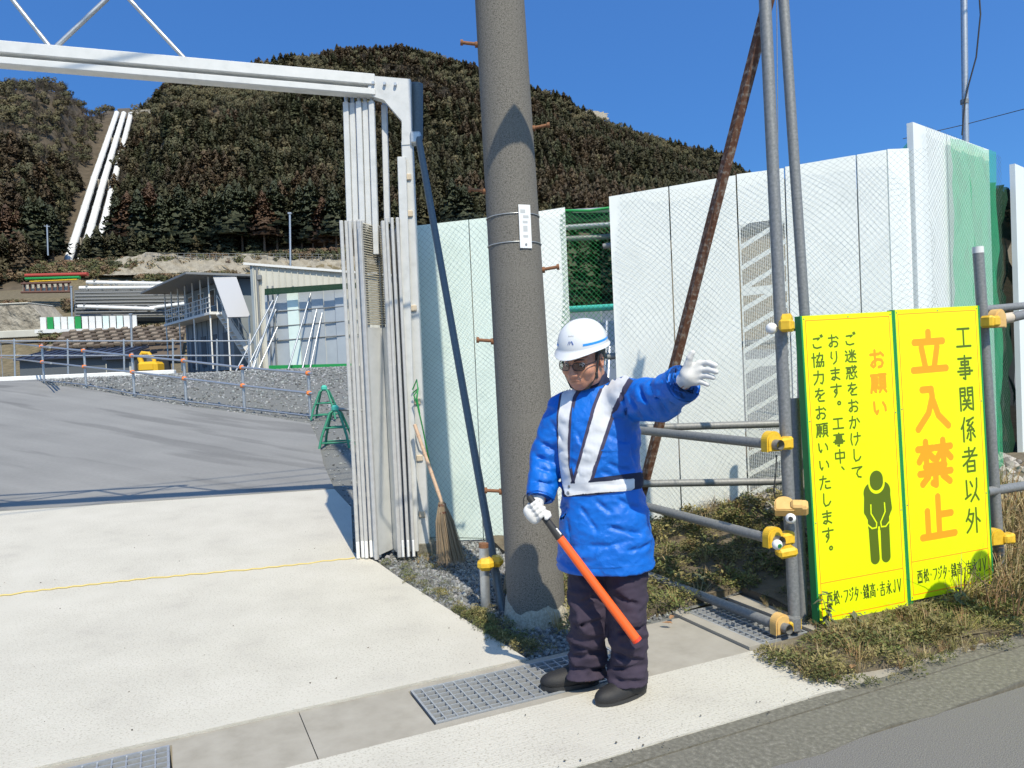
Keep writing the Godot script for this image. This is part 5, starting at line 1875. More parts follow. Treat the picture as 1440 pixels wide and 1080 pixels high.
func build_scaffold():
	var t := thing("tube_scaffold", "grey steel tube scaffold with yellow padded clamps beside the yellow signs", "scaffold")
	var A0 := Vector3(1.448, 0.0, -4.06)
	var A1 := at(1073, -60, 4.06)
	strut("standard", t, mats.dull_steel, A0, A1, 0.031, 18)
	strut("standard", t, mats.dull_steel, at(1150, 720, 4.42), at(1098, -60, 4.42), 0.029, 18)
	strut("standard", t, mats.dull_steel, at(1130, 888, 4.18) , at(1118, 560, 4.22), 0.026, 16)
	strut("base_socket", t, mats.dull_steel, at(1116, 885, 4.02), at(1116, 868, 4.02), 0.04, 6)
	# the frame reaching away behind the guard
	var far := Vector3(0.62, 0, -5.55)
	for e in [[624, 4.02, 1078], [757, 4.02, 1080], [878, 4.04, 1090]]:
		var p := at(e[2], e[0], e[1])
		var q := Vector3(far.x, p.y, far.z)
		var dq := (p - q).normalized()
		hollow(t, q, p + dq * 0.10, 0.027)
		clamp_cover(t, p + dq * 0.035, dq, mats.pale_cover if e[0] == 878 else mats.yellow_cover, mats.yellow_cover, 0.8, 1.0)
	for e in [[595, 1128, 5.25], [676, 1140, 5.25]]:
		var p := at(e[1], e[0], e[2])
		strut("ledger", t, mats.dull_steel, Vector3(far.x, p.y, far.z + 0.06), p, 0.026, 14)
	strut("standard", t, mats.dull_steel, Vector3(far.x, -0.1, far.z), Vector3(far.x, 1.3, far.z), 0.028, 14)
	# rear uprights behind the first sign
	strut("standard", t, mats.dull_steel, down(at(1128, 720, 5.2)) , at(1126, 470, 5.2), 0.027, 14)
	strut("coupler", t, mats.dull_steel, at(1112, 594, 5.15), at(1124, 594, 5.15), 0.045, 8)
	strut("coupler", t, mats.yellow_cover, at(1114, 672, 5.1), at(1124, 672, 5.1), 0.05, 8)
	var out := Vector3(-0.15, 0.05, 1)
	clamp_cover(t, at(1107, 458, 3.99), Vector3(0.9, 0, 0.5), mats.yellow_cover, mats.yellow_cover, 0.72, -1.0)
	var ball := MB.new()
	ball.ball(at(1085, 462, 3.96), Vector3.ONE * 0.03, 16, 10)
	obj("tube_cap", ball, mats.white_plain, t)
	strut("ledger", t, mats.dull_steel, at(1090, 462, 4.17), at(1440, 430, 4.98), 0.024, 14)
	clamp_cover(t, at(1103, 715, 3.95), Vector3(-0.2, 0.9, 0.6), mats.pale_cover, mats.pale_cover, 0.76, 1.0)
	var jw := MB.new()
	jw.box(Vector3.ZERO, Vector3(0.10, 0.05, 0.08), 0.014)
	var jo := obj("jaw", jw, mats.yellow_cover, t)
	jo.transform = Transform3D(Basis(Vector3(0, 0, 1), 0.15), at(1106, 776, 3.93))
	eye(t, at(1112, 729, 3.87), Vector3(-0.35, 0.1, 1).normalized(), mats.black_wire)
	eye(t, at(1093, 766, 3.84), Vector3(0.25, -0.1, 1).normalized(), mats.green_frame)
	var wire := MB.new()
	wire.path([at(1092, 640, 3.96), at(1091, 665, 3.94), at(1088, 690, 3.95), at(1090, 700, 3.97)], 0.004, 5)
	obj("wire_tie", wire, mats.black_wire, t)
	# rusty angle brace
	var rb := thing("rusty_brace", "long rusty angle-iron brace leaning from the scaffold behind the guard", "brace")
	var r0 := at(1094, -40, 4.5)
	var r1 := at(897, 725, 5.55)
	var m := MB.new()
	m.bar(r1, r0, 0.05, 0.007, Vector3(0.3, 0, 1))
	obj("flange", m, mats.rust, rb)
	m = MB.new()
	var d := (r0 - r1).normalized()
	var sx := Vector3(0.3, 0, 1).cross(d).normalized()
	m.bar(r1 + sx * 0.029 - Vector3(0, 0, 0.028), r0 + sx * 0.029 - Vector3(0, 0, 0.028), 0.007, 0.058, Vector3(0.3, 0, 1))
	obj("flange", m, mats.rust, rb)
	# tall thin wire by the standards
	var tw := MB.new()
	tw.path([at(1092, -40, 4.3), at(1096, 440, 4.3)], 0.003, 4)
	tag(obj("hanging_wire", tw, mats.dull_steel), "thin wire hanging between the two tall scaffold standards", "wire")
	# the tube post right of the signs
	var p := thing("tube_post", "grey tube post with a pale cap standing behind the no-entry sign", "post")
	strut("tube", p, mats.dull_steel, at(1410, 850, 4.72), at(1375.5, 352, 4.72), 0.031, 16)
	strut("cap", p, mats.white_paint, at(1375.7, 356, 4.72), at(1375.3, 347, 4.72), 0.032, 16)
	strut("ledger", p, mats.dull_steel, at(1366, 456, 4.66), at(1410, 449, 4.8), 0.029, 14)
	strut("ledger", p, mats.beige_tape, at(1408, 449, 4.8), at(1424, 446, 4.86), 0.033, 14)
	strut("ledger", p, mats.dull_steel, at(1422, 446.5, 4.84), at(1460, 438, 5.0), 0.03, 14)
	strut("ledger", p, mats.dull_steel, at(1386, 692, 4.66), at(1460, 680, 4.95), 0.029, 14)
	clamp_cover(p, at(1402, 452, 4.64), Vector3(0.5, 0, 1), mats.pale_cover, mats.yellow_cover, 0.85, -1.0)
	clamp_cover(p, at(1400, 758, 4.62), Vector3(0.2, 0, 1), mats.yellow_cover, mats.yellow_cover, 0.75, 1.0)

# ---------------------------------------------------------------- the yellow signs
const GLYPH := {
	"工": "15,18 85,18;50,18 50,84;8,84 92,84",
	"事": "10,14 90,14;28,26 72,26 72,38 28,38 28,26;18,50 78,50 78,74;6,62 94,62;18,74 78,74;50,4 50,92 38,88",
	"関": "12,10 12,94;12,10 42,10 42,38 12,38;12,24 42,24;58,10 88,10 88,94 78,90;58,10 58,38 88,38;58,24 88,24;36,46 42,54;64,46 58,54;30,58 70,58;24,70 76,70;50,58 50,70 44,82 28,92;52,72 62,84 74,90",
	"係": "30,6 22,28 8,46;20,34 20,95;84,8 66,14 42,18;62,16 46,34 68,38;80,26 60,42 44,56 82,52;72,44 86,60;63,54 63,94 55,90;50,66 40,84;76,66 90,82",
	"者": "20,18 72,18;46,4 46,36;6,36 94,36;84,8 58,36 30,58 8,70;32,56 78,56 78,94 32,94 32,56;32,75 78,75",
	"以": "20,12 22,74;10,80 44,66;44,18 56,36;84,8 82,40 72,64 44,92;70,62 92,90",
	"外": "30,6 22,30 8,48;28,24 54,24 46,54 30,76 10,92;22,42 40,56;70,4 70,96;70,38 92,56",
	"立": "50,6 50,24;12,26 88,26;30,38 38,78;72,38 62,80;6,84 94,84",
	"入": "26,10 50,10 52,26 40,60 10,92;52,30 66,66 92,90",
	"禁": "6,18 46,18;27,4 27,50;26,20 8,44;28,22 46,40;54,18 94,18;74,4 74,50;73,20 54,44;75,22 94,42;24,56 76,56;8,70 92,70;50,70 50,96 42,92;30,78 14,92;70,78 88,92",
	"止": "52,6 52,88;54,44 86,44;22,34 22,88;6,88 94,88",
	"願": "8,10 52,10;14,10 14,50 6,92;34,14 28,24;22,26 46,26 46,50 22,50 22,26;22,38 46,38;34,50 34,90 28,86;24,62 18,76;44,62 50,74;56,8 96,8;76,8 72,20;62,22 92,22 92,70 62,70 62,22;62,38 92,38;62,54 92,54;70,74 56,92;82,74 96,92",
	"い": "18,22 20,60 32,78 40,64;72,26 84,44 86,64",
	"お": "12,28 62,26;38,8 38,80 26,88 14,78 24,64 52,52 76,56 84,70 76,86 58,90;72,20 88,34",
	"ご": "24,26 72,22 58,32;20,62 26,80 50,86 82,80;80,6 86,16;90,2 96,12",
	"迷": "10,14 20,24;8,40 24,40 20,70 8,84;20,72 40,88 94,90;62,8 62,76;36,38 92,38;42,14 50,28;82,14 74,28;60,42 36,68;64,42 90,66",
	"惑": "8,14 92,14;16,26 42,26 42,42 16,42 16,26;10,54 48,50;58,4 64,36 80,54 92,44;84,20 52,54;78,4 86,10;14,68 8,88;30,66 32,90 66,90 70,78;46,62 56,72;78,66 92,84",
	"を": "16,22 76,20;46,6 36,34 16,58 38,42 52,46 52,68;86,38 50,56 34,74 42,88 82,88",
	"か": "10,36 60,32 58,70 48,90 38,82;36,8 30,50 12,88;74,24 92,50",
	"け": "20,12 14,50 22,88;40,34 92,32;70,8 70,60 50,92",
	"し": "34,8 32,66 44,88 70,82 86,62",
	"て": "10,22 90,18 56,38 46,62 58,84 80,88",
	"り": "28,12 24,46 32,56;68,10 70,50 62,76 42,92",
	"ま": "16,24 84,22;20,44 80,42;52,6 52,74 40,90 20,82 30,70 56,72 84,88",
	"す": "8,24 92,22;56,6 56,56 44,66 34,54 44,42 56,50 56,68 36,94",
	"。": "62,14 74,14 80,24 74,34 62,34 56,24 62,14",
	"、": "60,12 76,30",
	"中": "14,26 86,26 86,64 14,64 14,26;50,4 50,96",
	"協": "4,32 34,32;18,6 18,94;44,22 90,20 88,46 80,46;66,4 60,30 44,48;38,62 60,62 58,90 50,90;48,52 44,76 36,92;70,62 96,62 94,90 86,90;80,52 76,76 68,92",
	"力": "10,30 86,30 84,70 74,90 62,84;46,6 44,44 32,70 12,92",
	"た": "10,26 60,24;38,6 30,50 12,90;56,44 88,44;54,66 52,80 64,88 92,86",
	"西": "6,12 94,12;14,32 86,32 86,92 14,92 14,32;38,12 38,44 28,60;60,12 60,52 78,56;14,84 86,84",
	"松": "6,28 46,28;26,4 26,96;25,30 6,66;28,36 46,54;60,10 52,40 42,52;74,8 80,32 96,50;66,46 46,88 84,82;76,66 92,92",
	"フ": "12,18 86,18 76,54 32,90",
	"ジ": "20,16 36,28;12,42 28,54;20,86 56,74 84,36;66,10 74,22;82,4 90,16",
	"タ": "42,6 30,36 10,56;36,24 82,24 64,66 24,94;34,46 62,64",
	"・": "48,46 52,54",
	"錢": "24,4 6,32;24,4 46,26;14,36 40,36;6,52 46,52;26,36 26,84;12,62 18,76;40,62 34,76;4,90 48,84;56,22 90,16;54,38 92,32;66,4 74,36 92,48 94,40;90,22 58,50;80,4 86,10;56,66 90,60;54,82 92,76;66,50 74,82 92,94 96,84;90,66 56,94",
	"高": "50,2 50,14;6,16 94,16;32,26 68,26 68,40 32,40 32,26;12,52 88,52 88,94 78,90;12,52 12,96;34,64 66,64 66,82 34,82 34,64",
	"吉": "10,24 90,24;50,4 50,46;20,46 80,46;22,60 78,60 78,94 22,94 22,60",
	"永": "44,4 56,14;30,26 52,26 52,92 42,88;8,44 38,44 26,70 6,86;84,28 56,52;54,46 70,72 94,88",
	"J": "66,8 66,70 54,90 34,86 26,72",
	"V": "14,8 50,90 86,8",
}
const SW := 768
const SH := 2048
func stroke(im: Image, a: Vector2, b: Vector2, r: float, ink: Color):
	var lo := Vector2(minf(a.x, b.x), minf(a.y, b.y)) - Vector2.ONE * (r + 1)
	var hi := Vector2(maxf(a.x, b.x), maxf(a.y, b.y)) + Vector2.ONE * (r + 1)
	var d := b - a
	var l2 := maxf(d.length_squared(), 0.0001)
	for y in range(maxi(0, int(lo.y)), mini(SH - 1, int(hi.y) + 1)):
		for x in range(maxi(0, int(lo.x)), mini(SW - 1, int(hi.x) + 1)):
			var p := Vector2(x + 0.5, y + 0.5)
			var t := clampf((p - a).dot(d) / l2, 0.0, 1.0)
			var k := r - (a + d * t).distance_to(p) + 0.5
			if k >= 1.0: im.set_pixel(x, y, ink)
			elif k > 0.0: im.set_pixel(x, y, im.get_pixel(x, y).lerp(ink, k))
func write_char(im: Image, ch: String, x: float, y: float, w: float, h: float, r: float, ink: Color):   # box in board shares
	for part_ in GLYPH[ch].split(";"):
		var pts := []
		for q in part_.split(" "):
			var c: PackedStringArray = q.split(",")
			pts.append(Vector2((x + float(c[0]) / 100.0 * w) * SW, (y + float(c[1]) / 100.0 * h) * SH))
		for i in pts.size() - 1: stroke(im, pts[i], pts[i + 1], r, ink)
func column(im: Image, text: String, xc: float, y0: float, y1: float, w: float, r: float, ink: Color, fill := 0.88):
	var step := (y1 - y0) / text.length()
	for i in text.length():
		write_char(im, text[i], xc - w * 0.5, y0 + step * (i + (1 - fill) * 0.5), w, step * fill, r, ink)
func line_rect(im: Image, x0, y0, x1, y1, r, ink):
	for e in [[x0, y0, x1, y0], [x1, y0, x1, y1], [x1, y1, x0, y1], [x0, y1, x0, y0]]:
		stroke(im, Vector2(e[0] * SW, e[1] * SH), Vector2(e[2] * SW, e[3] * SH), r, ink)
func company(im: Image, y0, y1, x0, x1, ink):
	var text := "西松・フジタ・錢高・吉永JV"
	var wide := [1, 1, 0.5, 0.8, 0.8, 0.8, 0.5, 1, 1, 0.5, 1, 1, 0.7, 0.8]
	var sum := 0.0
	for w in wide: sum += w
	var x: float = x0
	for i in text.length():
		var w: float = (x1 - x0) * wide[i] / sum
		write_char(im, text[i], x + w * 0.06, y0, w * 0.88, y1 - y0, 4.2, ink)
		x += w

func sign_image(which: int) -> ImageTexture:
	var im := Image.create_empty(SW, SH, false, Image.FORMAT_RGB8)
	var paper := lin(0.80, 0.95, 0.0)
	var orange := lin(0.95, 0.37, 0.01)
	var olive := lin(0.10, 0.15, 0.005)
	im.fill(paper)
	line_rect(im, 0.035, 0.016, 0.965, 0.982, 4.0, orange)
	stroke(im, Vector2(0.035 * SW, 0.868 * SH), Vector2(0.965 * SW, 0.868 * SH), 4.0, orange)
	company(im, 0.898, 0.948, 0.085, 0.94, lin(0.055, 0.085, 0.01))
	if which == 0:
		column(im, "お願い", 0.80, 0.115, 0.36, 0.19, 11.0, orange, 0.84)
		column(im, "ご迷惑をおかけして", 0.505, 0.058, 0.55, 0.135, 6.0, olive)
		column(im, "おります。工事中、", 0.325, 0.06, 0.545, 0.135, 6.0, olive)
		column(im, "ご協力をお願いいたします。", 0.145, 0.06, 0.80, 0.135, 6.0, olive)
		# the bowing figure
		var c := Vector2(0.715 * SW, 0.545 * SH)
		stroke(im, c + Vector2(-50, 110), c + Vector2(-40, 210), 68, olive)
		stroke(im, c + Vector2(50, 110), c + Vector2(40, 210), 68, olive)
		stroke(im, c + Vector2(-78, 120), c + Vector2(-88, 230), 36, olive)
		stroke(im, c + Vector2(78, 120), c + Vector2(88, 230), 36, olive)
		stroke(im, c + Vector2(-88, 230), c + Vector2(-40, 318), 34, olive)
		stroke(im, c + Vector2(88, 230), c + Vector2(40, 318), 34, olive)
		stroke(im, c + Vector2(-46, 230), c + Vector2(-46, 340), 48, olive)
		stroke(im, c + Vector2(46, 230), c + Vector2(46, 340), 48, olive)
		stroke(im, c + Vector2(-52, 340), c + Vector2(-48, 560), 40, olive)
		stroke(im, c + Vector2(52, 340), c + Vector2(48, 560), 40, olive)
		for s in [-1, 1]:
			stroke(im, c + Vector2(s * 60, 190), c + Vector2(s * 62, 250), 5, paper)
			stroke(im, c + Vector2(s * 62, 250), c + Vector2(s * 18, 318), 5, paper)
			stroke(im, c + Vector2(s * 18, 318), c + Vector2(s * 22, 350), 5, paper)
			stroke(im, c + Vector2(s * 22, 350), c + Vector2(s * 60, 352), 5, paper)
			stroke(im, c + Vector2(s * 60, 352), c + Vector2(s * 96, 322), 5, paper)
		stroke(im, c + Vector2(0, 352), c + Vector2(0, 600), 8, paper)
		stroke(im, c + Vector2(0, 16), c + Vector2(0, 48), 72, paper)
		stroke(im, c + Vector2(0, 20), c + Vector2(0, 40), 58, olive)
	else:
		column(im, "工事関係者以外", 0.80, 0.055, 0.815, 0.20, 8.5, olive, 0.86)
		column(im, "立入禁止", 0.375, 0.06, 0.825, 0.44, 26.0, orange, 0.86)
	return ImageTexture.create_from_image(im)

func build_signs():
	var P0 := Vector2(1.588, -4.085)
	var dir := Vector2(1.0, -0.335).normalized()
	var turn := atan2(-dir.y, dir.x)
	var spec := [[0.0, 0.605, 0.035, 1.655], [0.625, 0.615, 0.075, 1.635]]
	for i in 2:
		var w: float = spec[i][1]
		var c: Vector2 = P0 + dir * (spec[i][0] + w * 0.5)
		var gy := th(c.x, c.y)
		var s := thing("notice_board", ["yellow request notice board with a bowing figure, green frame behind", "yellow no-entry notice board with large orange characters, green frame behind"][i], "sign", Vector3(c.x, spec[i][2], c.y))
		s.basis = Basis(Vector3.UP, turn) * Basis(Vector3(0, 0, 1), 0.020) * Basis(Vector3(1, 0, 0), -0.01)
		var h: float = spec[i][3]
		var m := StandardMaterial3D.new()
		m.resource_name = "sign_print"
		m.albedo_texture = sign_image(i)
		m.roughness = 0.45
		var f := MB.new()
		f.quad(Vector3(-w * 0.5, 0, 0.004), Vector3(w * 0.5, 0, 0.004), Vector3(w * 0.5, h, 0.004), Vector3(-w * 0.5, h, 0.004))
		obj("print", f, m, s)
		var b := MB.new()
		b.box(Vector3(0, h * 0.5, 0.001), Vector3(w, h, 0.004))
		obj("board", b, mat("sign_edge", lin(0.6, 0.65, 0.05), 0.5), s)
		for q in [-1, 1]:
			var st := MB.new()
			st.box(Vector3(q * (w * 0.5 - 0.012), h * 0.5 - 0.14, -0.022), Vector3(0.03, h + 0.28, 0.04), 0.003)
			obj("leg", st, mats.green_frame, s)
			var fl := MB.new()
			fl.box(Vector3(q * (w * 0.5 + 0.004), h * 0.5, -0.018), Vector3(0.012, h, 0.05), 0.002)
			obj("side_frame", fl, mats.green_frame, s)
		for y in [0.03, h * 0.5, h - 0.03]:
			var br := MB.new()
			br.box(Vector3(0, y, -0.02), Vector3(w - 0.06, 0.03, 0.03), 0.003)
			obj("frame_rail", br, mats.green_frame, s)
		for e in [[-0.48, 0.99], [0, 0.99], [0.48, 0.99], [-0.48, 0.66], [0.48, 0.66], [-0.48, 0.33], [0.48, 0.33], [-0.48, 0.01], [0, 0.01], [0.48, 0.01]]:
			var rv := MB.new()
			rv.tube(Vector3(e[0] * w, e[1] * h, 0.004), Vector3(e[0] * w, e[1] * h, 0.0065), 0.004, 0.003, 8)
			obj("rivet", rv, mats.dull_steel, s)

# ---------------------------------------------------------------- the guard
class Field:            # a distance field on a grid, meshed as surface nets
	var o: Vector3
	var h: float
	var nx: int
	var ny: int
	var nz: int
	var f := PackedFloat32Array()
	func _init(lo: Vector3, hi: Vector3, cell: float):
		o = lo
		h = cell
		nx = int((hi.x - lo.x) / cell) + 2
		ny = int((hi.y - lo.y) / cell) + 2
		nz = int((hi.z - lo.z) / cell) + 2
		f.resize(nx * ny * nz)
		f.fill(0.5)
	func _span(lo: Vector3, hi: Vector3) -> Array:
		var a := ((lo - o) / h).floor().clamp(Vector3.ZERO, Vector3(nx - 1, ny - 1, nz - 1))
		var b := ((hi - o) / h).ceil().clamp(Vector3.ZERO, Vector3(nx - 1, ny - 1, nz - 1))
		return [int(a.x), int(a.y), int(a.z), int(b.x), int(b.y), int(b.z)]
	func capsule(a: Vector3, b: Vector3, ra: float, rb: float, k := 0.02):
		var m := maxf(ra, rb) + maxf(k, 0.01) + h * 2
		var s := _span(a.min(b) - Vector3.ONE * m, a.max(b) + Vector3.ONE * m)
		var d := b - a
		var l2 := maxf(d.length_squared(), 1e-9)
		for z in range(s[2], s[5] + 1):
			for y in range(s[1], s[4] + 1):
				var i: int = (z * ny + y) * nx + s[0]
				for x in range(s[0], s[3] + 1):
					var p := o + Vector3(x, y, z) * h - a
					var t := clampf(p.dot(d) / l2, 0.0, 1.0)
					var v := (p - d * t).length() - lerpf(ra, rb, t)
					var e := f[i]
					var w := 0.5 + 0.5 * (e - v) / k
					if w >= 1.0: f[i] = v
					elif w > 0.0: f[i] = lerpf(e, v, w) - k * w * (1.0 - w)
					i += 1
	func blob(c: Vector3, r: Vector3, k := 0.02, turn := Basis(), take := false):
		var m := maxf(r.x, maxf(r.y, r.z)) + maxf(k, 0.01) + h * 2
		var s := _span(c - Vector3.ONE * m, c + Vector3.ONE * m)
		var inv := turn.transposed()
		var small := minf(r.x, minf(r.y, r.z))
		for z in range(s[2], s[5] + 1):
			for y in range(s[1], s[4] + 1):
				var i: int = (z * ny + y) * nx + s[0]
				for x in range(s[0], s[3] + 1):
					var p := inv * (o + Vector3(x, y, z) * h - c)
					var q := p / r
					var ql := q.length()
					var v := (ql - 1.0) * small if ql < 1e-4 else ql * (ql - 1.0) / (q / r).length()
					var e := f[i]
					if take:
						var w := 0.5 - 0.5 * (e + v) / k
						w = clampf(w, 0.0, 1.0)
						f[i] = lerpf(e, -v, w) + k * w * (1.0 - w)
					else:
						var w := 0.5 + 0.5 * (e - v) / k
						if w >= 1.0: f[i] = v
						elif w > 0.0: f[i] = lerpf(e, v, w) - k * w * (1.0 - w)
					i += 1
	func stack(sl: Array, turn: float, k := 0.03):   # slices from top to bottom: [centre, rx, rz]; an oval trunk
		var lo: Vector3 = sl[-1][0] - Vector3(0.36, 0.06, 0.32)
		var hi: Vector3 = sl[0][0] + Vector3(0.36, 0.06, 0.32)
		var s := _span(lo, hi)
		var cs := cos(turn)
		var sn := sin(turn)
		for y in range(s[1], s[4] + 1):
			var wy := o.y + y * h
			var j := 0
			while j < sl.size() - 2 and wy < sl[j + 1][0].y: j += 1
			var t := clampf((sl[j][0].y - wy) / (sl[j][0].y - sl[j + 1][0].y), 0.0, 1.0)
			var c: Vector3 = sl[j][0].lerp(sl[j + 1][0], t)
			var rx: float = lerpf(sl[j][1], sl[j + 1][1], t)
			var rz: float = lerpf(sl[j][2], sl[j + 1][2], t)
			var over := maxf(wy - sl[0][0].y, sl[-1][0].y - wy)
			for z in range(s[2], s[5] + 1):
				var i: int = (z * ny + y) * nx + s[0]
				for x in range(s[0], s[3] + 1):
					var px := o.x + x * h - c.x
					var pz := o.z + z * h - c.z
					var a := (px * cs - pz * sn) / rx
					var b := (px * sn + pz * cs) / rz
					var q := pow(pow(absf(a), 2.3) + pow(absf(b), 2.3), 1.0 / 2.3)
					var v := (q - 1.0) * lerpf(minf(rx, rz), maxf(rx, rz), 0.35)
					if over > 0.0: v = maxf(v, over)
					var e := f[i]
					var w := 0.5 + 0.5 * (e - v) / k
					if w >= 1.0: f[i] = v
					elif w > 0.0: f[i] = lerpf(e, v, w) - k * w * (1.0 - w)
					i += 1
	func groove(a: Vector3, b: Vector3, r: float, k: float):
		var m := r + k + h * 2
		var s := _span(a.min(b) - Vector3.ONE * m, a.max(b) + Vector3.ONE * m)
		var d := b - a
		var l2 := maxf(d.length_squared(), 1e-9)
		for z in range(s[2], s[5] + 1):
			for y in range(s[1], s[4] + 1):
				var i: int = (z * ny + y) * nx + s[0]
				for x in range(s[0], s[3] + 1):
					var p := o + Vector3(x, y, z) * h - a
					var t := clampf(p.dot(d) / l2, 0.0, 1.0)
					var v := (p - d * t).length() - r * (0.35 + 0.65 * sin(PI * t))
					var w := clampf(0.5 - 0.5 * (f[i] + v) / k, 0.0, 1.0)
					f[i] = lerpf(f[i], -v, w) + k * w * (1.0 - w)
					i += 1
	func cut(at_: Vector3, nrm: Vector3, near := Vector3.INF, reach := 9.0):     # removes what lies on the side nrm points to
		var i := 0
		for z in nz:
			for y in ny:
				for x in nx:
					var p := o + Vector3(x, y, z) * h
					if near == Vector3.INF or p.distance_to(near) < reach:
						var d := (p - at_).dot(nrm)
						if d > f[i]: f[i] = d
					i += 1
	func ruffle(n: FastNoiseLite, amp: float, scale: Vector3, ridged := false):
		var i := 0
		for z in nz:
			for y in ny:
				for x in nx:
					var e := f[i]
					if absf(e) < 0.04:
						var p := (o + Vector3(x, y, z) * h) * scale
						var v := n.get_noise_3dv(p)
						f[i] = e + amp * (0.3 - pow(1.0 - minf(1.0, absf(v) * 1.6), 2.0) if ridged else v)
					i += 1
	func at(p: Vector3) -> float:
		var q := (p - o) / h
		var x := clampi(int(q.x), 0, nx - 2)
		var y := clampi(int(q.y), 0, ny - 2)
		var z := clampi(int(q.z), 0, nz - 2)
		var u := clampf(q.x - x, 0, 1)
		var v := clampf(q.y - y, 0, 1)
		var w := clampf(q.z - z, 0, 1)
		var i := (z * ny + y) * nx + x
		var k := nx * ny
		return lerpf(lerpf(lerpf(f[i], f[i + 1], u), lerpf(f[i + nx], f[i + nx + 1], u), v), lerpf(lerpf(f[i + k], f[i + k + 1], u), lerpf(f[i + k + nx], f[i + k + nx + 1], u), v), w)
	func grad(p: Vector3) -> Vector3:
		var e := h * 0.8
		return Vector3(at(p + Vector3(e, 0, 0)) - at(p - Vector3(e, 0, 0)), at(p + Vector3(0, e, 0)) - at(p - Vector3(0, e, 0)), at(p + Vector3(0, 0, e)) - at(p - Vector3(0, 0, e)))
	func net(mb: MB):
		var idx := PackedInt32Array()
		idx.resize(f.size())
		idx.fill(-1)
		var k := nx * ny
		for z in nz - 1:
			for y in ny - 1:
				var i := (z * ny + y) * nx
				for x in nx - 1:
					if absf(f[i]) < h * 5.0:
						var c := [f[i], f[i + 1], f[i + nx], f[i + nx + 1], f[i + k], f[i + k + 1], f[i + k + nx], f[i + k + nx + 1]]
						var neg := 0
						for q in 8:
							if c[q] < 0.0: neg += 1
						if neg > 0 and neg < 8:
							var sum := Vector3.ZERO
							var cnt := 0
							for e in [[0, 1], [2, 3], [4, 5], [6, 7], [0, 2], [1, 3], [4, 6], [5, 7], [0, 4], [1, 5], [2, 6], [3, 7]]:
								var a: float = c[e[0]]
								var b: float = c[e[1]]
								if (a < 0.0) != (b < 0.0):
									var t := a / (a - b)
									var pa := Vector3(e[0] & 1, (e[0] >> 1) & 1, e[0] >> 2)
									var pb := Vector3(e[1] & 1, (e[1] >> 1) & 1, e[1] >> 2)
									sum += pa.lerp(pb, t)
									cnt += 1
							var p := o + (Vector3(x, y, z) + sum / cnt) * h
							idx[i] = mb.p(p, grad(p))
					i += 1
		for z in range(1, nz - 1):
			for y in range(1, ny - 1):
				var i := (z * ny + y) * nx + 1
				for x in range(1, nx - 1):
					var a := f[i]
					if absf(a) < h * 5.0:
						var s := a < 0.0
						if s != (f[i + 1] < 0.0): _q(mb, s, idx[i], idx[i - nx], idx[i - nx - k], idx[i - k])
						if s != (f[i + nx] < 0.0): _q(mb, s, idx[i], idx[i - k], idx[i - k - 1], idx[i - 1])
						if s != (f[i + k] < 0.0): _q(mb, s, idx[i], idx[i - 1], idx[i - 1 - nx], idx[i - nx])
					i += 1
	func _q(mb: MB, s: bool, a: int, b: int, c: int, d: int):
		if a < 0 or b < 0 or c < 0 or d < 0: return
		if s: mb.ix.append_array(PackedInt32Array([a, c, b, a, d, c]))
		else: mb.ix.append_array(PackedInt32Array([a, b, c, a, c, d]))

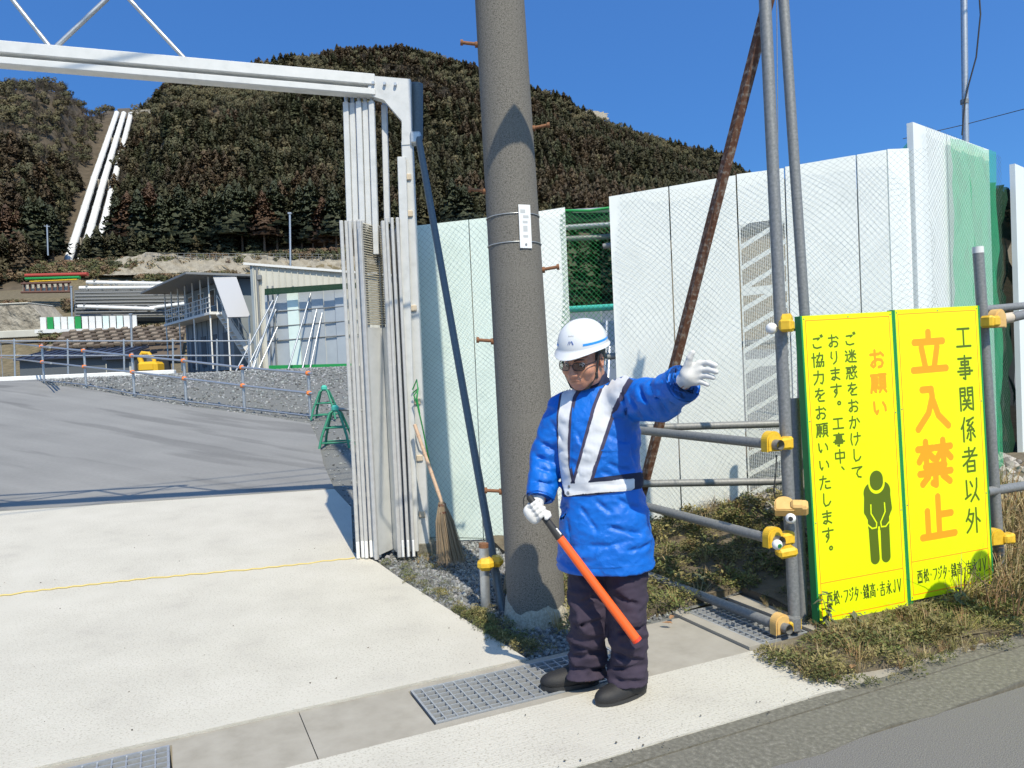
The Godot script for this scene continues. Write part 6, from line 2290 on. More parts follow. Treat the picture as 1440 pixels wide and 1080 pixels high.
func hit(fl: Field, px: float, py: float, z0: float, z1: float) -> Vector3:     # where the pixel's ray first meets the field
	var d := ray(px, py)
	var z := z0
	while z < z1:
		var p := Vector3(0, EYE, 0) + d * (z / -d.z)
		if fl.at(p) < 0.0:
			var near := z - 0.004
			var far := z
			for k in 7:
				var m := (near + far) * 0.5
				if fl.at(Vector3(0, EYE, 0) + d * (m / -d.z)) < 0.0: far = m
				else: near = m
			return Vector3(0, EYE, 0) + d * (far / -d.z)
		z += 0.004
	return Vector3.INF
func ribbon(fl: Field, path_: Array, across: Array, rows: int, cols: int, lift: float, z0 := 3.0, z1 := 3.7) -> MB:
	# a band of cloth lying on the jacket: path_ of [x, y], across of half-width vectors in the same pixels
	var mb := MB.new()
	var grid := []
	for j in rows + 1:
		var t := float(j) / rows * (path_.size() - 1)
		var k := mini(int(t), path_.size() - 2)
		var c := Vector2(path_[k][0], path_[k][1]).lerp(Vector2(path_[k + 1][0], path_[k + 1][1]), t - k)
		var w := Vector2(across[k][0], across[k][1]).lerp(Vector2(across[k + 1][0], across[k + 1][1]), t - k)
		var row := []
		for i in cols + 1:
			var q := c + w * (float(i) / cols * 2.0 - 1.0)
			row.append(hit(fl, q.x, q.y, z0, z1))
		grid.append(row)
	var ids := {}
	for j in rows + 1:
		for i in cols + 1:
			var p: Vector3 = grid[j][i]
			if p == Vector3.INF: continue
			var g := fl.grad(p).normalized()
			# smooth the band a little so that it spans small folds
			var acc := p
			var cnt := 1.0
			for q in [[j - 1, i], [j + 1, i], [j, i - 1], [j, i + 1]]:
				if q[0] >= 0 and q[0] <= rows and q[1] >= 0 and q[1] <= cols and grid[q[0]][q[1]] != Vector3.INF and (grid[q[0]][q[1]] as Vector3).distance_to(p) < 0.05:
					acc += grid[q[0]][q[1]]
					cnt += 1
			var edge := 0.0 if (i == 0 or i == cols) else lift
			ids[j * 100 + i] = mb.p(p.lerp(acc / cnt, 0.35) + g * (0.001 + edge), g, Vector2(float(i) / cols, float(j)))
	for j in rows:
		for i in cols:
			var a = ids.get(j * 100 + i, -1)
			var b = ids.get(j * 100 + i + 1, -1)
			var c = ids.get(j * 100 + 101 + i, -1)
			var d = ids.get(j * 100 + 100 + i, -1)
			if a < 0 or b < 0 or c < 0 or d < 0: continue
			var fn: Vector3 = (mb.v[b] - mb.v[a]).cross(mb.v[d] - mb.v[a])
			if fn.dot(mb.n[a]) > 0: mb.ix.append_array(PackedInt32Array([a, c, b, a, d, c]))
			else: mb.ix.append_array(PackedInt32Array([a, b, c, a, c, d]))
	return mb

func finger(fl: Field, pts: Array, r0: float, r1: float):
	for i in pts.size() - 1:
		fl.capsule(pts[i], pts[i + 1], lerpf(r0, r1, float(i) / (pts.size() - 1)), lerpf(r0, r1, float(i + 1) / (pts.size() - 1)), 0.004)

func creases() -> NoiseTexture2D:
	var t := grey_tex(0.007, 3, 57, 512)
	t.noise.fractal_type = FastNoiseLite.FRACTAL_RIDGED
	t.noise.domain_warp_enabled = true
	t.noise.domain_warp_amplitude = 40.0
	t.noise.domain_warp_frequency = 0.006
	return t

func build_person():
	var blue := mat("jacket_blue", Color(1, 1, 1), 0.52, 0, noise_tex(0.01, 4, [[0.0, lin(0.0, 0.115, 0.52)], [1.0, lin(0.0, 0.15, 0.62)]], 51, 256), 1.4, creases(), 0.9)
	var purple := mat("trouser_cloth", Color(1, 1, 1), 0.9, 0, noise_tex(0.02, 5, [[0.0, lin(0.030, 0.022, 0.040)], [1.0, lin(0.050, 0.037, 0.060)]], 52, 256), 3.0)
	var navy := mat("navy_cloth", lin(0.015, 0.02, 0.05), 0.85)
	var glove := mat("glove_cotton", Color(1, 1, 1), 0.95, 0, noise_tex(0.1, 3, [[0.0, lin(0.62, 0.60, 0.56)], [1.0, lin(0.78, 0.77, 0.74)]], 53, 256), 12.0, mats.fine, 0.08)
	var skin := mat("skin", Color(1, 1, 1), 0.5, 0, noise_tex(0.02, 4, [[0.0, lin(0.46, 0.215, 0.13)], [1.0, lin(0.57, 0.285, 0.185)]], 54, 256), 6.0)
	skin.subsurf_scatter_enabled = true
	skin.subsurf_scatter_strength = 0.15
	var leather := mat("black_leather", Color(1, 1, 1), 0.62, 0, noise_tex(0.08, 4, [[0.0, lin(0.008, 0.008, 0.009)], [1.0, lin(0.03, 0.029, 0.028)]], 58, 256), 8.0, mats.fine, 0.1)
	var tape := mat("reflective_tape", Color(1, 1, 1), 0.42, 0, noise_tex(0.02, 4, [[0.0, lin(0.60, 0.62, 0.66)], [1.0, lin(0.76, 0.77, 0.79)]], 55, 256), 4.0)
	var piping := mat("piping", lin(0.05, 0.045, 0.09), 0.8)
	var shell := mat("helmet_white", lin(0.82, 0.83, 0.83), 0.22)
	shell.clearcoat_enabled = true
	shell.clearcoat = 0.5
	var base := Vector3(0.33, 0, -3.43)
	var t := thing("person", "person in white helmet and blue jacket, one arm stretched out, holding a baton", "person", base)
	var put := func(called: String, mb: MB, m: Material, parent: Node = null):
		var o := obj(called, mb, m, parent if parent else t)
		if parent == null: o.position = -base
		return o
	var crease := FastNoiseLite.new()
	crease.seed = 14
	crease.frequency = 1.0
	crease.fractal_octaves = 2

	# joints
	var r_sh := at(794, 577, 3.50)
	var r_el := at(770, 640, 3.52)
	var r_wr := at(759, 701, 3.40)
	var l_sh := at(889, 557, 3.37)
	var l_el := at(927, 563, 3.13)
	var l_wr := at(962, 538, 2.97)
	var neck := at(834, 548, 3.45)

	# jacket
	var jk := Field.new(Vector3(0.02, 0.52, -3.72), Vector3(0.86, 1.50, -2.84), 0.009)
	var sl := []
	for e in [[543, 815, 865, 0.07, 3.45], [553, 800, 882, 0.09, 3.45], [566, 789, 897, 0.11, 3.445], [586, 783, 899, 0.125, 3.44], [620, 784, 900, 0.137, 3.435], [655, 788, 901, 0.138, 3.43], [684, 791, 902, 0.132, 3.43], [715, 788, 910, 0.15, 3.43], [760, 785, 917, 0.16, 3.43], [800, 783, 922, 0.168, 3.43], [820, 783, 922, 0.168, 3.43]]:
		var a := at(e[1], e[0], e[4])
		var b := at(e[2], e[0], e[4])
		sl.append([(a + b) * 0.5, (b - a).length() * 0.5, e[3]])
	jk.stack(sl, deg_to_rad(-16.0), 0.03)
	jk.capsule(r_sh, r_el, 0.080, 0.077, 0.035)
	jk.capsule(r_el, r_wr, 0.076, 0.060, 0.02)
	jk.capsule(l_sh + Vector3(-0.03, -0.01, 0), l_el, 0.092, 0.086, 0.04)
	jk.capsule(l_el, l_wr + (l_wr - l_el).normalized() * 0.02, 0.084, 0.072, 0.02)
	# folds: long soft ones, then finer creases round the elbows and below the belt
	jk.ruffle(crease, 0.005, Vector3(4, 7, 4))
	jk.ruffle(crease, 0.007, Vector3(3.5, 9, 3.5), true)
	jk.ruffle(crease, 0.003, Vector3(8, 17, 8), true)
	# drawn folds: elbow, armpit, waist and skirt of the jacket
	for e in [[760, 622, 792, 634, 0.010], [751, 640, 786, 651, 0.011], [755, 658, 788, 664, 0.010], [750, 676, 780, 681, 0.009], [776, 596, 792, 618, 0.010],
			[884, 556, 906, 592, 0.012], [897, 542, 922, 588, 0.012], [914, 536, 938, 585, 0.011], [872, 548, 884, 590, 0.010], [934, 534, 950, 572, 0.009],
			[838, 704, 862, 722, 0.009], [866, 700, 898, 716, 0.010], [815, 712, 840, 748, 0.010], [850, 738, 905, 752, 0.010], [828, 768, 880, 762, 0.009], [880, 775, 915, 764, 0.009], [797, 730, 803, 780, 0.009],
			[852, 650, 890, 664, 0.009], [846, 664, 880, 672, 0.008], [880, 600, 893, 650, 0.010], [812, 610, 822, 640, 0.008], [806, 650, 816, 668, 0.008], [858, 612, 884, 622, 0.007]]:
		var pa := hit(jk, e[0], e[1], 2.9, 3.7)
		var pb := hit(jk, e[2], e[3], 2.9, 3.7)
		if pa != Vector3.INF and pb != Vector3.INF and pa.distance_to(pb) < 0.25:
			var pm := hit(jk, (e[0] + e[2]) * 0.5 + 2, (e[1] + e[3]) * 0.5 + 3, 2.9, 3.7)
			if pm != Vector3.INF and pm.distance_to(pa) < 0.2:
				jk.groove(pa, pm, e[4] * 0.9, 0.012)
				jk.groove(pm, pb, e[4] * 0.9, 0.012)
	var hem := at(850, 797, 3.43)
	jk.cut(hem + Vector3(0, 0.0, 0), Vector3(0.02, -1, 0).normalized())
	jk.cut(r_wr, (r_wr - r_el).normalized(), r_wr, 0.13)
	jk.cut(l_wr, (l_wr - l_el).normalized(), l_wr, 0.15)
	# openings: hollow the cuffs and the hem a little
	jk.blob(r_wr, Vector3(0.046, 0.03, 0.046), 0.004, Basis(), true)
	jk.blob(l_wr, Vector3(0.058, 0.058, 0.058), 0.004, Basis(), true)
	var mb := MB.new()
	jk.net(mb)
	var jacket = put.call("jacket", mb, blue)
	# seams, pocket flap and placket
	for e in [
			[[[806, 565], [803, 640], [801, 688]], [[1.6, 0], [1.6, 0], [1.6, 0]], 14, 3, "placket"],
			[[[806, 702], [808, 750], [815, 795]], [[6, 0], [6.5, 0], [7, 0]], 12, 4, "placket"],
			[[[848, 590], [868, 582], [882, 580]], [[0, 5], [0, 5], [0, 5]], 8, 4, "pocket_flap"],
			[[[841, 633], [858, 634], [874, 632]], [[0, 1.6], [0, 1.6], [0, 1.6]], 8, 2, "pocket_hem"],
			[[[784, 794], [850, 797], [920, 791]], [[0, 3], [0, 3], [0, 3]], 26, 3, "hem_band"]]:
		put.call(e[4], ribbon(jk, e[0], e[1], e[2], e[3], 0.004), blue, jacket)
	# cuffs
	for e in [[r_el, r_wr, 0.0605], [l_el, l_wr, 0.0745]]:
		var d: Vector3 = (e[1] - e[0]).normalized()
		var c := MB.new()
		c.path([e[1] - d * 0.05, e[1] - d * 0.045, e[1] - d * 0.01, e[1] + d * 0.001, e[1] - d * 0.02], [e[2], e[2] + 0.003, e[2] + 0.003, e[2] - 0.002, e[2] - 0.012], 26, false)
		put.call("cuff", c, blue, jacket)
	# reflective vest: two straps and a belt, edged in dark piping
	var belt := Node3D.new()
	belt.name = "reflective_vest"
	t.add_child(belt)
	belt.position = -base
	for e in [
			[[[876, 523], [866, 540], [849, 577], [836, 620], [824, 660], [816, 690]], [[15, 7], [15, 6], [14, 4.5], [13, 3.5], [12, 3], [12, 2]], 34],
			[[[808, 541], [799, 556], [794, 585], [793, 625], [795, 655], [801, 690]], [[9, 6], [10, 3], [9.5, 0.5], [8, -0.3], [7, -1], [8, -2]], 34]]:
		var wide := []
		for w in e[1]: wide.append([w[0] * 1.16 + 0.5, w[1] * 1.16])
		put.call("piping", ribbon(jk, e[0], wide, e[2], 7, 0.006), piping, belt)
		put.call("strap", ribbon(jk, e[0], e[1], e[2], 6, 0.011), tape, belt)
	put.call("piping", ribbon(jk, [[793, 687], [840, 684], [906, 675]], [[0, 12.5], [0, 12.5], [0, 12]], 30, 6, 0.010), navy, belt)
	put.call("belt_tape", ribbon(jk, [[797, 688], [840, 684.5], [889, 680]], [[1, 11], [0.5, 10.5], [-0.5, 10]], 24, 5, 0.016), tape, belt)
	for q in [[804, 683], [802, 693.5]]:
		var p := hit(jk, q[0], q[1], 3.0, 3.6)
		var g := jk.grad(p).normalized()
		var sn := MB.new()
		sn.tube(p + g * 0.016, p + g * 0.020, 0.007, 0.006, 12)
		put.call("snap", sn, mats.dull_steel, belt)

	# trousers
	var tr := Field.new(Vector3(0.08, -0.02, -3.72), Vector3(0.66, 0.80, -3.10), 0.009)
	var r_hip := at(826, 765, 3.47)
	var l_hip := at(877, 762, 3.41)
	var r_kn := at(827, 866, 3.43)
	var l_kn := at(883, 868, 3.36)
	var r_an := at(825, 948, 3.50)
	var l_an := at(883, 960, 3.39)
	tr.capsule(r_hip, r_kn, 0.104, 0.082, 0.02)
	tr.capsule(r_kn, r_an, 0.082, 0.080, 0.02)
	tr.capsule(l_hip, l_kn, 0.104, 0.079, 0.02)
	tr.capsule(l_kn, l_an, 0.079, 0.085, 0.02)
	tr.capsule(r_hip, l_hip, 0.11, 0.11, 0.03)
	tr.capsule(r_an + Vector3(0, -0.02, 0.03), r_an + Vector3(-0.03, -0.03, 0.05), 0.075, 0.07, 0.02)
	tr.capsule(l_an + Vector3(0, -0.02, 0.03), l_an + Vector3(-0.02, -0.03, 0.05), 0.078, 0.07, 0.02)
	tr.ruffle(crease, 0.008, Vector3(5, 5, 5))
	tr.ruffle(crease, 0.014, Vector3(3, 7, 3), true)
	tr.ruffle(crease, 0.006, Vector3(8, 20, 8), true)
	for e in [[800, 905, 850, 920, 0.012], [803, 925, 848, 915, 0.011], [806, 940, 852, 940, 0.011], [862, 918, 905, 930, 0.012], [860, 940, 908, 936, 0.011], [868, 890, 908, 880, 0.010], [806, 880, 846, 872, 0.010], [862, 955, 900, 958, 0.010], [812, 850, 840, 835, 0.008], [866, 838, 900, 850, 0.008]]:
		var pa := hit(tr, e[0], e[1], 3.0, 3.7)
		var pb := hit(tr, e[2], e[3], 3.0, 3.7)
		var pm := hit(tr, (e[0] + e[2]) * 0.5, (e[1] + e[3]) * 0.5 + 2, 3.0, 3.7)
		if pa != Vector3.INF and pb != Vector3.INF and pm != Vector3.INF and pa.distance_to(pb) < 0.25:
			tr.groove(pa, pm, e[4], 0.014)
			tr.groove(pm, pb, e[4], 0.014)
	tr.cut(Vector3(0, 0.066, 0), Vector3(0, -1, 0))
	tr.cut(Vector3(0, 0.76, 0), Vector3(0, 1, 0))
	mb = MB.new()
	tr.net(mb)
	put.call("trousers", mb, purple)

	# shoes
	for e in [[gnd(829, 962), gnd(777, 968), 1], [gnd(897, 976), gnd(846, 993), 1]]:
		var hl: Vector3 = e[0]
		var to: Vector3 = e[1]
		var d := (to - hl).normalized()
		var s := Vector3(-d.z, 0, d.x)
		to = hl + d * 0.185
		var fl := Field.new(hl.min(to) - Vector3(0.09, 0.02, 0.09), hl.max(to) + Vector3(0.09, 0.15, 0.09), 0.006)
		fl.capsule(hl + Vector3(0, 0.040, 0), hl + d * 0.09 + Vector3(0, 0.040, 0), 0.042, 0.044, 0.02)
		fl.blob(hl + d * 0.135 + Vector3(0, 0.034, 0), Vector3(0.052, 0.046, 0.098), 0.02, Basis(s, Vector3.UP, -d if s.cross(Vector3.UP).dot(d) < 0 else d))
		fl.capsule(hl + d * 0.07 + Vector3(0, 0.055, 0), hl + d * 0.12 + Vector3(0, 0.045, 0), 0.044, 0.036, 0.02)
		fl.capsule(hl + d * 0.02 + Vector3(0, 0.05, 0), hl + d * 0.04 + Vector3(0, 0.11, 0), 0.042, 0.046, 0.03)
		fl.cut(Vector3(0, 0.001, 0), Vector3(0, -1, 0))
		mb = MB.new()
		fl.net(mb)
		var sh = put.call("shoe", mb, leather)
		var so := MB.new()
		var pl := PackedVector2Array()
		for k in 28:
			var a := TAU * k / 28.0
			var along := cos(a) * 0.138 + 0.092
			var wd := sin(a) * (0.046 + 0.012 * (cos(a) * 0.5 + 0.5))
			var q := hl + d * along + s * wd
			pl.append(Vector2(q.x, q.z))
		so.prism(pl, 0.001, 0.022)
		put.call("sole", so, mats.black_wire, sh)
		for k in 3:
			var c := hl + d * (0.085 + k * 0.03) + Vector3(0, 0.086 - k * 0.006, 0)
			var lc := MB.new()
			lc.path([c - s * 0.028 + Vector3(0, -0.012, 0), c + Vector3(0, 0.002, 0), c + s * 0.028 + Vector3(0, -0.012, 0)], 0.004, 5)
			put.call("lace", lc, mats.dull_steel if k == 0 else leather, sh)

	# the baton, a thing of its own, held in the right hand
	var b0 := at(757, 716, 3.345)
	var b1 := at(897, 902, 3.22)
	var ax := (b1 - b0).normalized()
	var bt := thing("traffic_baton", "orange traffic baton with a black handle held in the gloved hand", "baton", b0)
	mb = MB.new()
	mb.path([-ax * 0.07, -ax * 0.065, ax * 0.02, ax * 0.095, ax * 0.14, ax * 0.155], [0.012, 0.015, 0.015, 0.016, 0.019, 0.019], 18)
	obj("handle", mb, mats.black_wire, bt)
	var L := (b1 - b0).length()
	mb = MB.new()
	mb.path([ax * 0.15, ax * 0.152, ax * (L - 0.02), ax * (L - 0.012)], [0.017, 0.0185, 0.0205, 0.0205], 20)
	var bm := mat("baton_orange", lin(0.95, 0.13, 0.02), 0.3)
	obj("tube", mb, bm, bt)
	mb = MB.new()
	mb.path([ax * (L - 0.014), ax * (L - 0.002), ax * L, ax * (L - 0.004)], [0.0215, 0.0215, 0.0195, 0.014], 20)
	obj("end_cap", mb, mat("baton_red", lin(0.8, 0.06, 0.02), 0.35), bt)
	mb = MB.new()
	mb.box(Vector3.ZERO, Vector3(0.008, 0.007, 0.035), 0.002)
	var sw := obj("switch", mb, mats.white_plain, bt)
	sw.transform = Transform3D(Basis.looking_at(ax), ax * 0.125 + Vector3(0.012, 0.006, 0.012))
	var lp := MB.new()
	var loop := []
	for k in 13:
		var a := TAU * k / 12.0
		loop.append(-ax * 0.07 + Vector3(cos(a) * 0.014 - 0.01, -0.03 + sin(a) * 0.035, -0.01))
	lp.path(loop, 0.0025, 5, false)
	obj("wrist_loop", lp, mats.black_wire, bt)

	# right hand closed on the handle
	var toc := Vector3(0, 0, 1)
	var gx := ax                                   # along the handle, towards the lit end
	var gy := (Vector3(-1, 0.1, 0.35) - gx * Vector3(-1, 0.1, 0.35).dot(gx)).normalized()     # outwards: back of the fingers
	var gz := gx.cross(gy)
	if gz.z < 0: gz = -gz
	var hf := Field.new(b0 - Vector3(0.10, 0.11, 0.10), b0 + Vector3(0.10, 0.12, 0.10), 0.0038)
	var palm := b0 - gz * 0.026 + gy * 0.010
	hf.blob(palm, Vector3(0.044, 0.022, 0.042), 0.01, Basis(gx, gz, gx.cross(gz)))
	hf.capsule(palm + gy * 0.012, r_wr + (r_el - r_wr).normalized() * 0.03, 0.029, 0.031, 0.02)
	hf.capsule(palm + gy * 0.02 - gx * 0.02, palm + gy * 0.02 + gx * 0.025, 0.023, 0.022, 0.01)
	for i in 4:
		var off := gx * (-0.030 + i * 0.0205)
		var rr: float = [0.0098, 0.0104, 0.0102, 0.0088][3 - i]
		var ring := []
		for k in 7:
			var a := lerpf(-0.75, 3.3, k / 6.0)          # from the knuckle round the front to the palm
			ring.append(b0 + off + (gy * cos(a) + gz * sin(a)) * (0.0258 - 0.001 * k))
		finger(hf, ring, rr, rr * 0.9)
	finger(hf, [palm - gy * 0.012 + gx * 0.030, b0 - gy * 0.026 + gx * 0.040, b0 - gy * 0.012 + gx * 0.050 + gz * 0.022, b0 + gy * 0.008 + gx * 0.052 + gz * 0.026], 0.0125, 0.0095)
	mb = MB.new()
	hf.net(mb)
	put.call("glove", mb, glove)

	# left hand, open, palm forward, thumb up
	var lf := Field.new(at(940, 570, 3.02), at(1020, 480, 2.80), 0.0038) if false else Field.new(l_wr + Vector3(-0.06, -0.07, -0.06), l_wr + Vector3(0.17, 0.16, 0.18), 0.0038)
	var kn := [at(984, 511, 2.930), at(986, 520, 2.925), at(985, 529, 2.930), at(981, 537, 2.940)]
	var md := [at(996, 510, 2.905), at(998, 520, 2.898), at(995, 529, 2.905), at(988, 538, 2.920)]
	var tp := [at(1006, 514, 2.880), at(1007, 523, 2.872), at(1003, 531, 2.882), at(995, 541, 2.900)]
	var fr := [0.0105, 0.0108, 0.0104, 0.0092]
	var wrist := l_wr + (l_wr - l_el).normalized() * -0.03
	lf.capsule(wrist, at(968, 529, 2.95), 0.034, 0.030, 0.02)
	for i in 4:
		lf.capsule(at(966, 524 + i * 4, 2.955), kn[i], 0.019, 0.0145, 0.012)
		finger(lf, [kn[i], md[i], tp[i]], fr[i] + 0.001, fr[i] - 0.001)
	lf.capsule(at(964, 524, 2.95), at(968, 510, 2.935), 0.019, 0.0145, 0.012)
	finger(lf, [at(968, 512, 2.935), at(970, 503, 2.925), at(974, 496, 2.918)], 0.0135, 0.0105)
	mb = MB.new()
	lf.net(mb)
	put.call("glove", mb, glove)

	# ---- head: made upright round its own centre, then turned
	var yaw := deg_to_rad(-36.0)
	var pitch := deg_to_rad(17.0)
	var hb := Basis(Vector3.UP, yaw) * Basis(Vector3(0, 0, 1), deg_to_rad(-3.0)) * Basis(Vector3(1, 0, 0), pitch)
	var hc := at(821, 506, 3.40)
	var hx := Transform3D(hb.scaled(Vector3.ONE * 1.06), hc)
	var hd := Field.new(Vector3(-0.11, -0.15, -0.13), Vector3(0.11, 0.15, 0.15), 0.0042)
	hd.blob(Vector3(0, 0.035, -0.012), Vector3(0.077, 0.098, 0.096), 0.01)
	hd.blob(Vector3(0, -0.035, 0.028), Vector3(0.066, 0.075, 0.066), 0.03)
	hd.blob(Vector3(0, -0.082, 0.056), Vector3(0.036, 0.030, 0.032), 0.03)        # chin
	for s in [-1, 1]:
		hd.blob(Vector3(s * 0.046, -0.026, 0.056), Vector3(0.027, 0.024, 0.026), 0.02)   # cheeks
		hd.blob(Vector3(s * 0.052, -0.066, 0.020), Vector3(0.024, 0.030, 0.036), 0.02)   # jaw
		hd.capsule(Vector3(s * 0.014, 0.028, 0.088), Vector3(s * 0.052, 0.026, 0.066), 0.010, 0.009, 0.012)  # brow
		hd.blob(Vector3(s * 0.034, 0.006, 0.098), Vector3(0.022, 0.014, 0.018), 0.012, Basis(), true)        # socket
		hd.blob(Vector3(s * 0.079, -0.004, -0.008), Vector3(0.010, 0.033, 0.020), 0.006, Basis(Vector3.UP, s * 0.35))   # ear
		hd.blob(Vector3(s * 0.088, -0.002, -0.002), Vector3(0.006, 0.018, 0.010), 0.004, Basis(), true)
		hd.blob(Vector3(s * 0.0135, -0.034, 0.101), Vector3(0.0095, 0.0085, 0.010), 0.006)                  # nostril wings
	hd.capsule(Vector3(0, 0.018, 0.088), Vector3(0, -0.028, 0.110), 0.009, 0.0135, 0.012)                  # nose
	hd.blob(Vector3(0, -0.062, 0.085), Vector3(0.030, 0.020, 0.016), 0.012)                                # mouth mound
	hd.capsule(Vector3(-0.020, -0.0575, 0.094), Vector3(0.020, -0.0575, 0.094), 0.0058, 0.0058, 0.005)     # upper lip
	hd.capsule(Vector3(-0.016, -0.0690, 0.093), Vector3(0.016, -0.0690, 0.093), 0.0062, 0.0062, 0.005)     # lower lip
	hd.blob(Vector3(0, -0.0632, 0.102), Vector3(0.024, 0.0018, 0.010), 0.003, Basis(), true)               # line of the mouth
	hd.capsule(Vector3(0, -0.05, -0.035), Vector3(0, -0.15, -0.05), 0.058, 0.060, 0.02)
	var body := MB.new()
	body.x = hx
	hd.net(body)
	# the rest of the body under the clothes, joined on
	var under := Field.new(Vector3(0.05, 0.02, -3.65), Vector3(0.80, 1.50, -2.92), 0.018)
	under.capsule(neck + Vector3(0, 0.02, 0), neck + Vector3(0, -0.1, 0), 0.055, 0.07, 0.03)
	under.capsule(neck + Vector3(0, -0.13, 0), at(848, 740, 3.44), 0.085, 0.09, 0.04)
	under.capsule(r_sh, l_sh, 0.05, 0.05, 0.04)
	under.capsule(r_sh, r_el, 0.045, 0.04, 0.02)
	under.capsule(r_el, r_wr, 0.04, 0.03, 0.02)
	under.capsule(l_sh, l_el, 0.045, 0.04, 0.02)
	under.capsule(l_el, l_wr, 0.04, 0.03, 0.02)
	under.capsule(r_hip, r_kn, 0.075, 0.055, 0.03)
	under.capsule(r_kn, r_an, 0.052, 0.04, 0.02)
	under.capsule(l_hip, l_kn, 0.075, 0.055, 0.03)
	under.capsule(l_kn, l_an, 0.052, 0.04, 0.02)
	body.x = Transform3D()
	under.net(body)
	put.call("body", body, skin)
	# collar of the dark shirt
	var cf := Field.new(neck + Vector3(-0.12, -0.09, -0.12), neck + Vector3(0.12, 0.11, 0.12), 0.006)
	cf.capsule(neck + Vector3(0.0, -0.06, 0.0), hc + hb * Vector3(0, -0.128, -0.040), 0.084, 0.078, 0.02)
	cf.ruffle(crease, 0.006, Vector3(10, 30, 10), true)
	cf.cut(hc + hb * Vector3(0, -0.088, -0.02), hb * Vector3(0, 1, 0.42).normalized())
	mb = MB.new()
	cf.net(mb)
	put.call("collar", mb, navy)

	# face: eyes, glasses, hair
	var face := Node3D.new()
	face.name = "head_wear"
	t.add_child(face)
	face.transform = Transform3D(hx.basis, hc - base)
	for s in [-1, 1]:
		var ey := MB.new()
		ey.ball(Vector3(s * 0.034, 0.004, 0.0715), Vector3.ONE * 0.0125, 14, 10)
		var eo := obj("eye", ey, mats.white_plain, face)
		var ir := MB.new()
		ir.ball(Vector3(s * 0.034, 0.0015, 0.0815), Vector3(0.0055, 0.0055, 0.0035), 10, 8)
		obj("iris", ir, mat("iris_brown", lin(0.03, 0.018, 0.012), 0.2), eo)
		var br := MB.new()
		br.path([Vector3(s * 0.014, 0.0265, 0.099), Vector3(s * 0.032, 0.0315, 0.0935), Vector3(s * 0.052, 0.026, 0.078)], [0.003, 0.0034, 0.002], 5)
		obj("eyebrow", br, mats.black_wire, face)
	var dark := mat("glasses_frame", lin(0.02, 0.018, 0.018), 0.3)
	var lens := mat("lens", Color(0.10, 0.08, 0.08, 0.25), 0.05)
	lens.transparency = BaseMaterial3D.TRANSPARENCY_ALPHA
	var gl := Node3D.new()
	gl.name = "glasses"
	face.add_child(gl)
	for s in [-1, 1]:
		var rim := []
		var pl := PackedVector2Array()
		for k in 21:
			var a := TAU * k / 20.0
			var p := Vector2(signf(cos(a)) * pow(absf(cos(a)), 0.7) * 0.0255, signf(sin(a)) * pow(absf(sin(a)), 0.7) * 0.0165)
			rim.append(Vector3(s * 0.034 + p.x, 0.004 + p.y, 0.1085 - 0.35 * absf(s * 0.034 + p.x) * 0.5))
			if k < 20: pl.append(p)
		var r1 := MB.new()
		r1.path(rim, 0.0019, 6, false)
		obj("rim", r1, dark, gl)
		var ln := MB.new()
		ln.x = Transform3D(Basis(Vector3.UP, s * 0.17), Vector3(s * 0.034, 0.004, 0.1023))
		ln.plate(pl, 0.0015)
		obj("lens", ln, lens, gl)
		var tm := MB.new()
		tm.path([Vector3(s * 0.060, 0.010, 0.097), Vector3(s * 0.079, 0.010, 0.06), Vector3(s * 0.086, 0.008, 0.0), Vector3(s * 0.083, -0.010, -0.03)], 0.0020, 6)
		obj("temple", tm, dark, gl)
	var bg := MB.new()
	bg.path([Vector3(-0.010, 0.008, 0.106), Vector3(0, 0.012, 0.110), Vector3(0.010, 0.008, 0.106)], 0.0018, 6)
	obj("bridge", bg, dark, gl)
	var hf2 := Field.new(Vector3(-0.11, -0.10, -0.14), Vector3(0.11, 0.10, 0.08), 0.005)
	hf2.blob(Vector3(0, 0.030, -0.014), Vector3(0.082, 0.100, 0.101), 0.01)
	hf2.capsule(Vector3(0, -0.02, -0.07), Vector3(0, -0.06, -0.065), 0.045, 0.035, 0.02)
	hf2.ruffle(crease, 0.004, Vector3(60, 14, 60), true)
	hf2.cut(Vector3(0, 0.0, 0.030), Vector3(0, 0.25, 1).normalized())
	for s in [-1, 1]:
		hf2.blob(Vector3(s * 0.085, -0.022, 0.000), Vector3(0.035, 0.042, 0.027), 0.006, Basis(), true)
	hf2.cut(Vector3(0, -0.078, 0), Vector3(0, -1, 0))
	mb = MB.new()
	hf2.net(mb)
	obj("hair", mb, mat("hair", lin(0.022, 0.021, 0.022), 0.55), face)

	# helmet
	var hm := Node3D.new()
	hm.name = "helmet"
	t.add_child(hm)
	hm.transform = Transform3D(hx.basis * Basis(Vector3(1, 0, 0), deg_to_rad(-4)) * Basis().scaled(Vector3(0.88, 1.0, 0.885)), hc + hx.basis * Vector3(0, 0.050, -0.010) - base)
	var dome := MB.new()
	var rings := 17
	var seg := 48
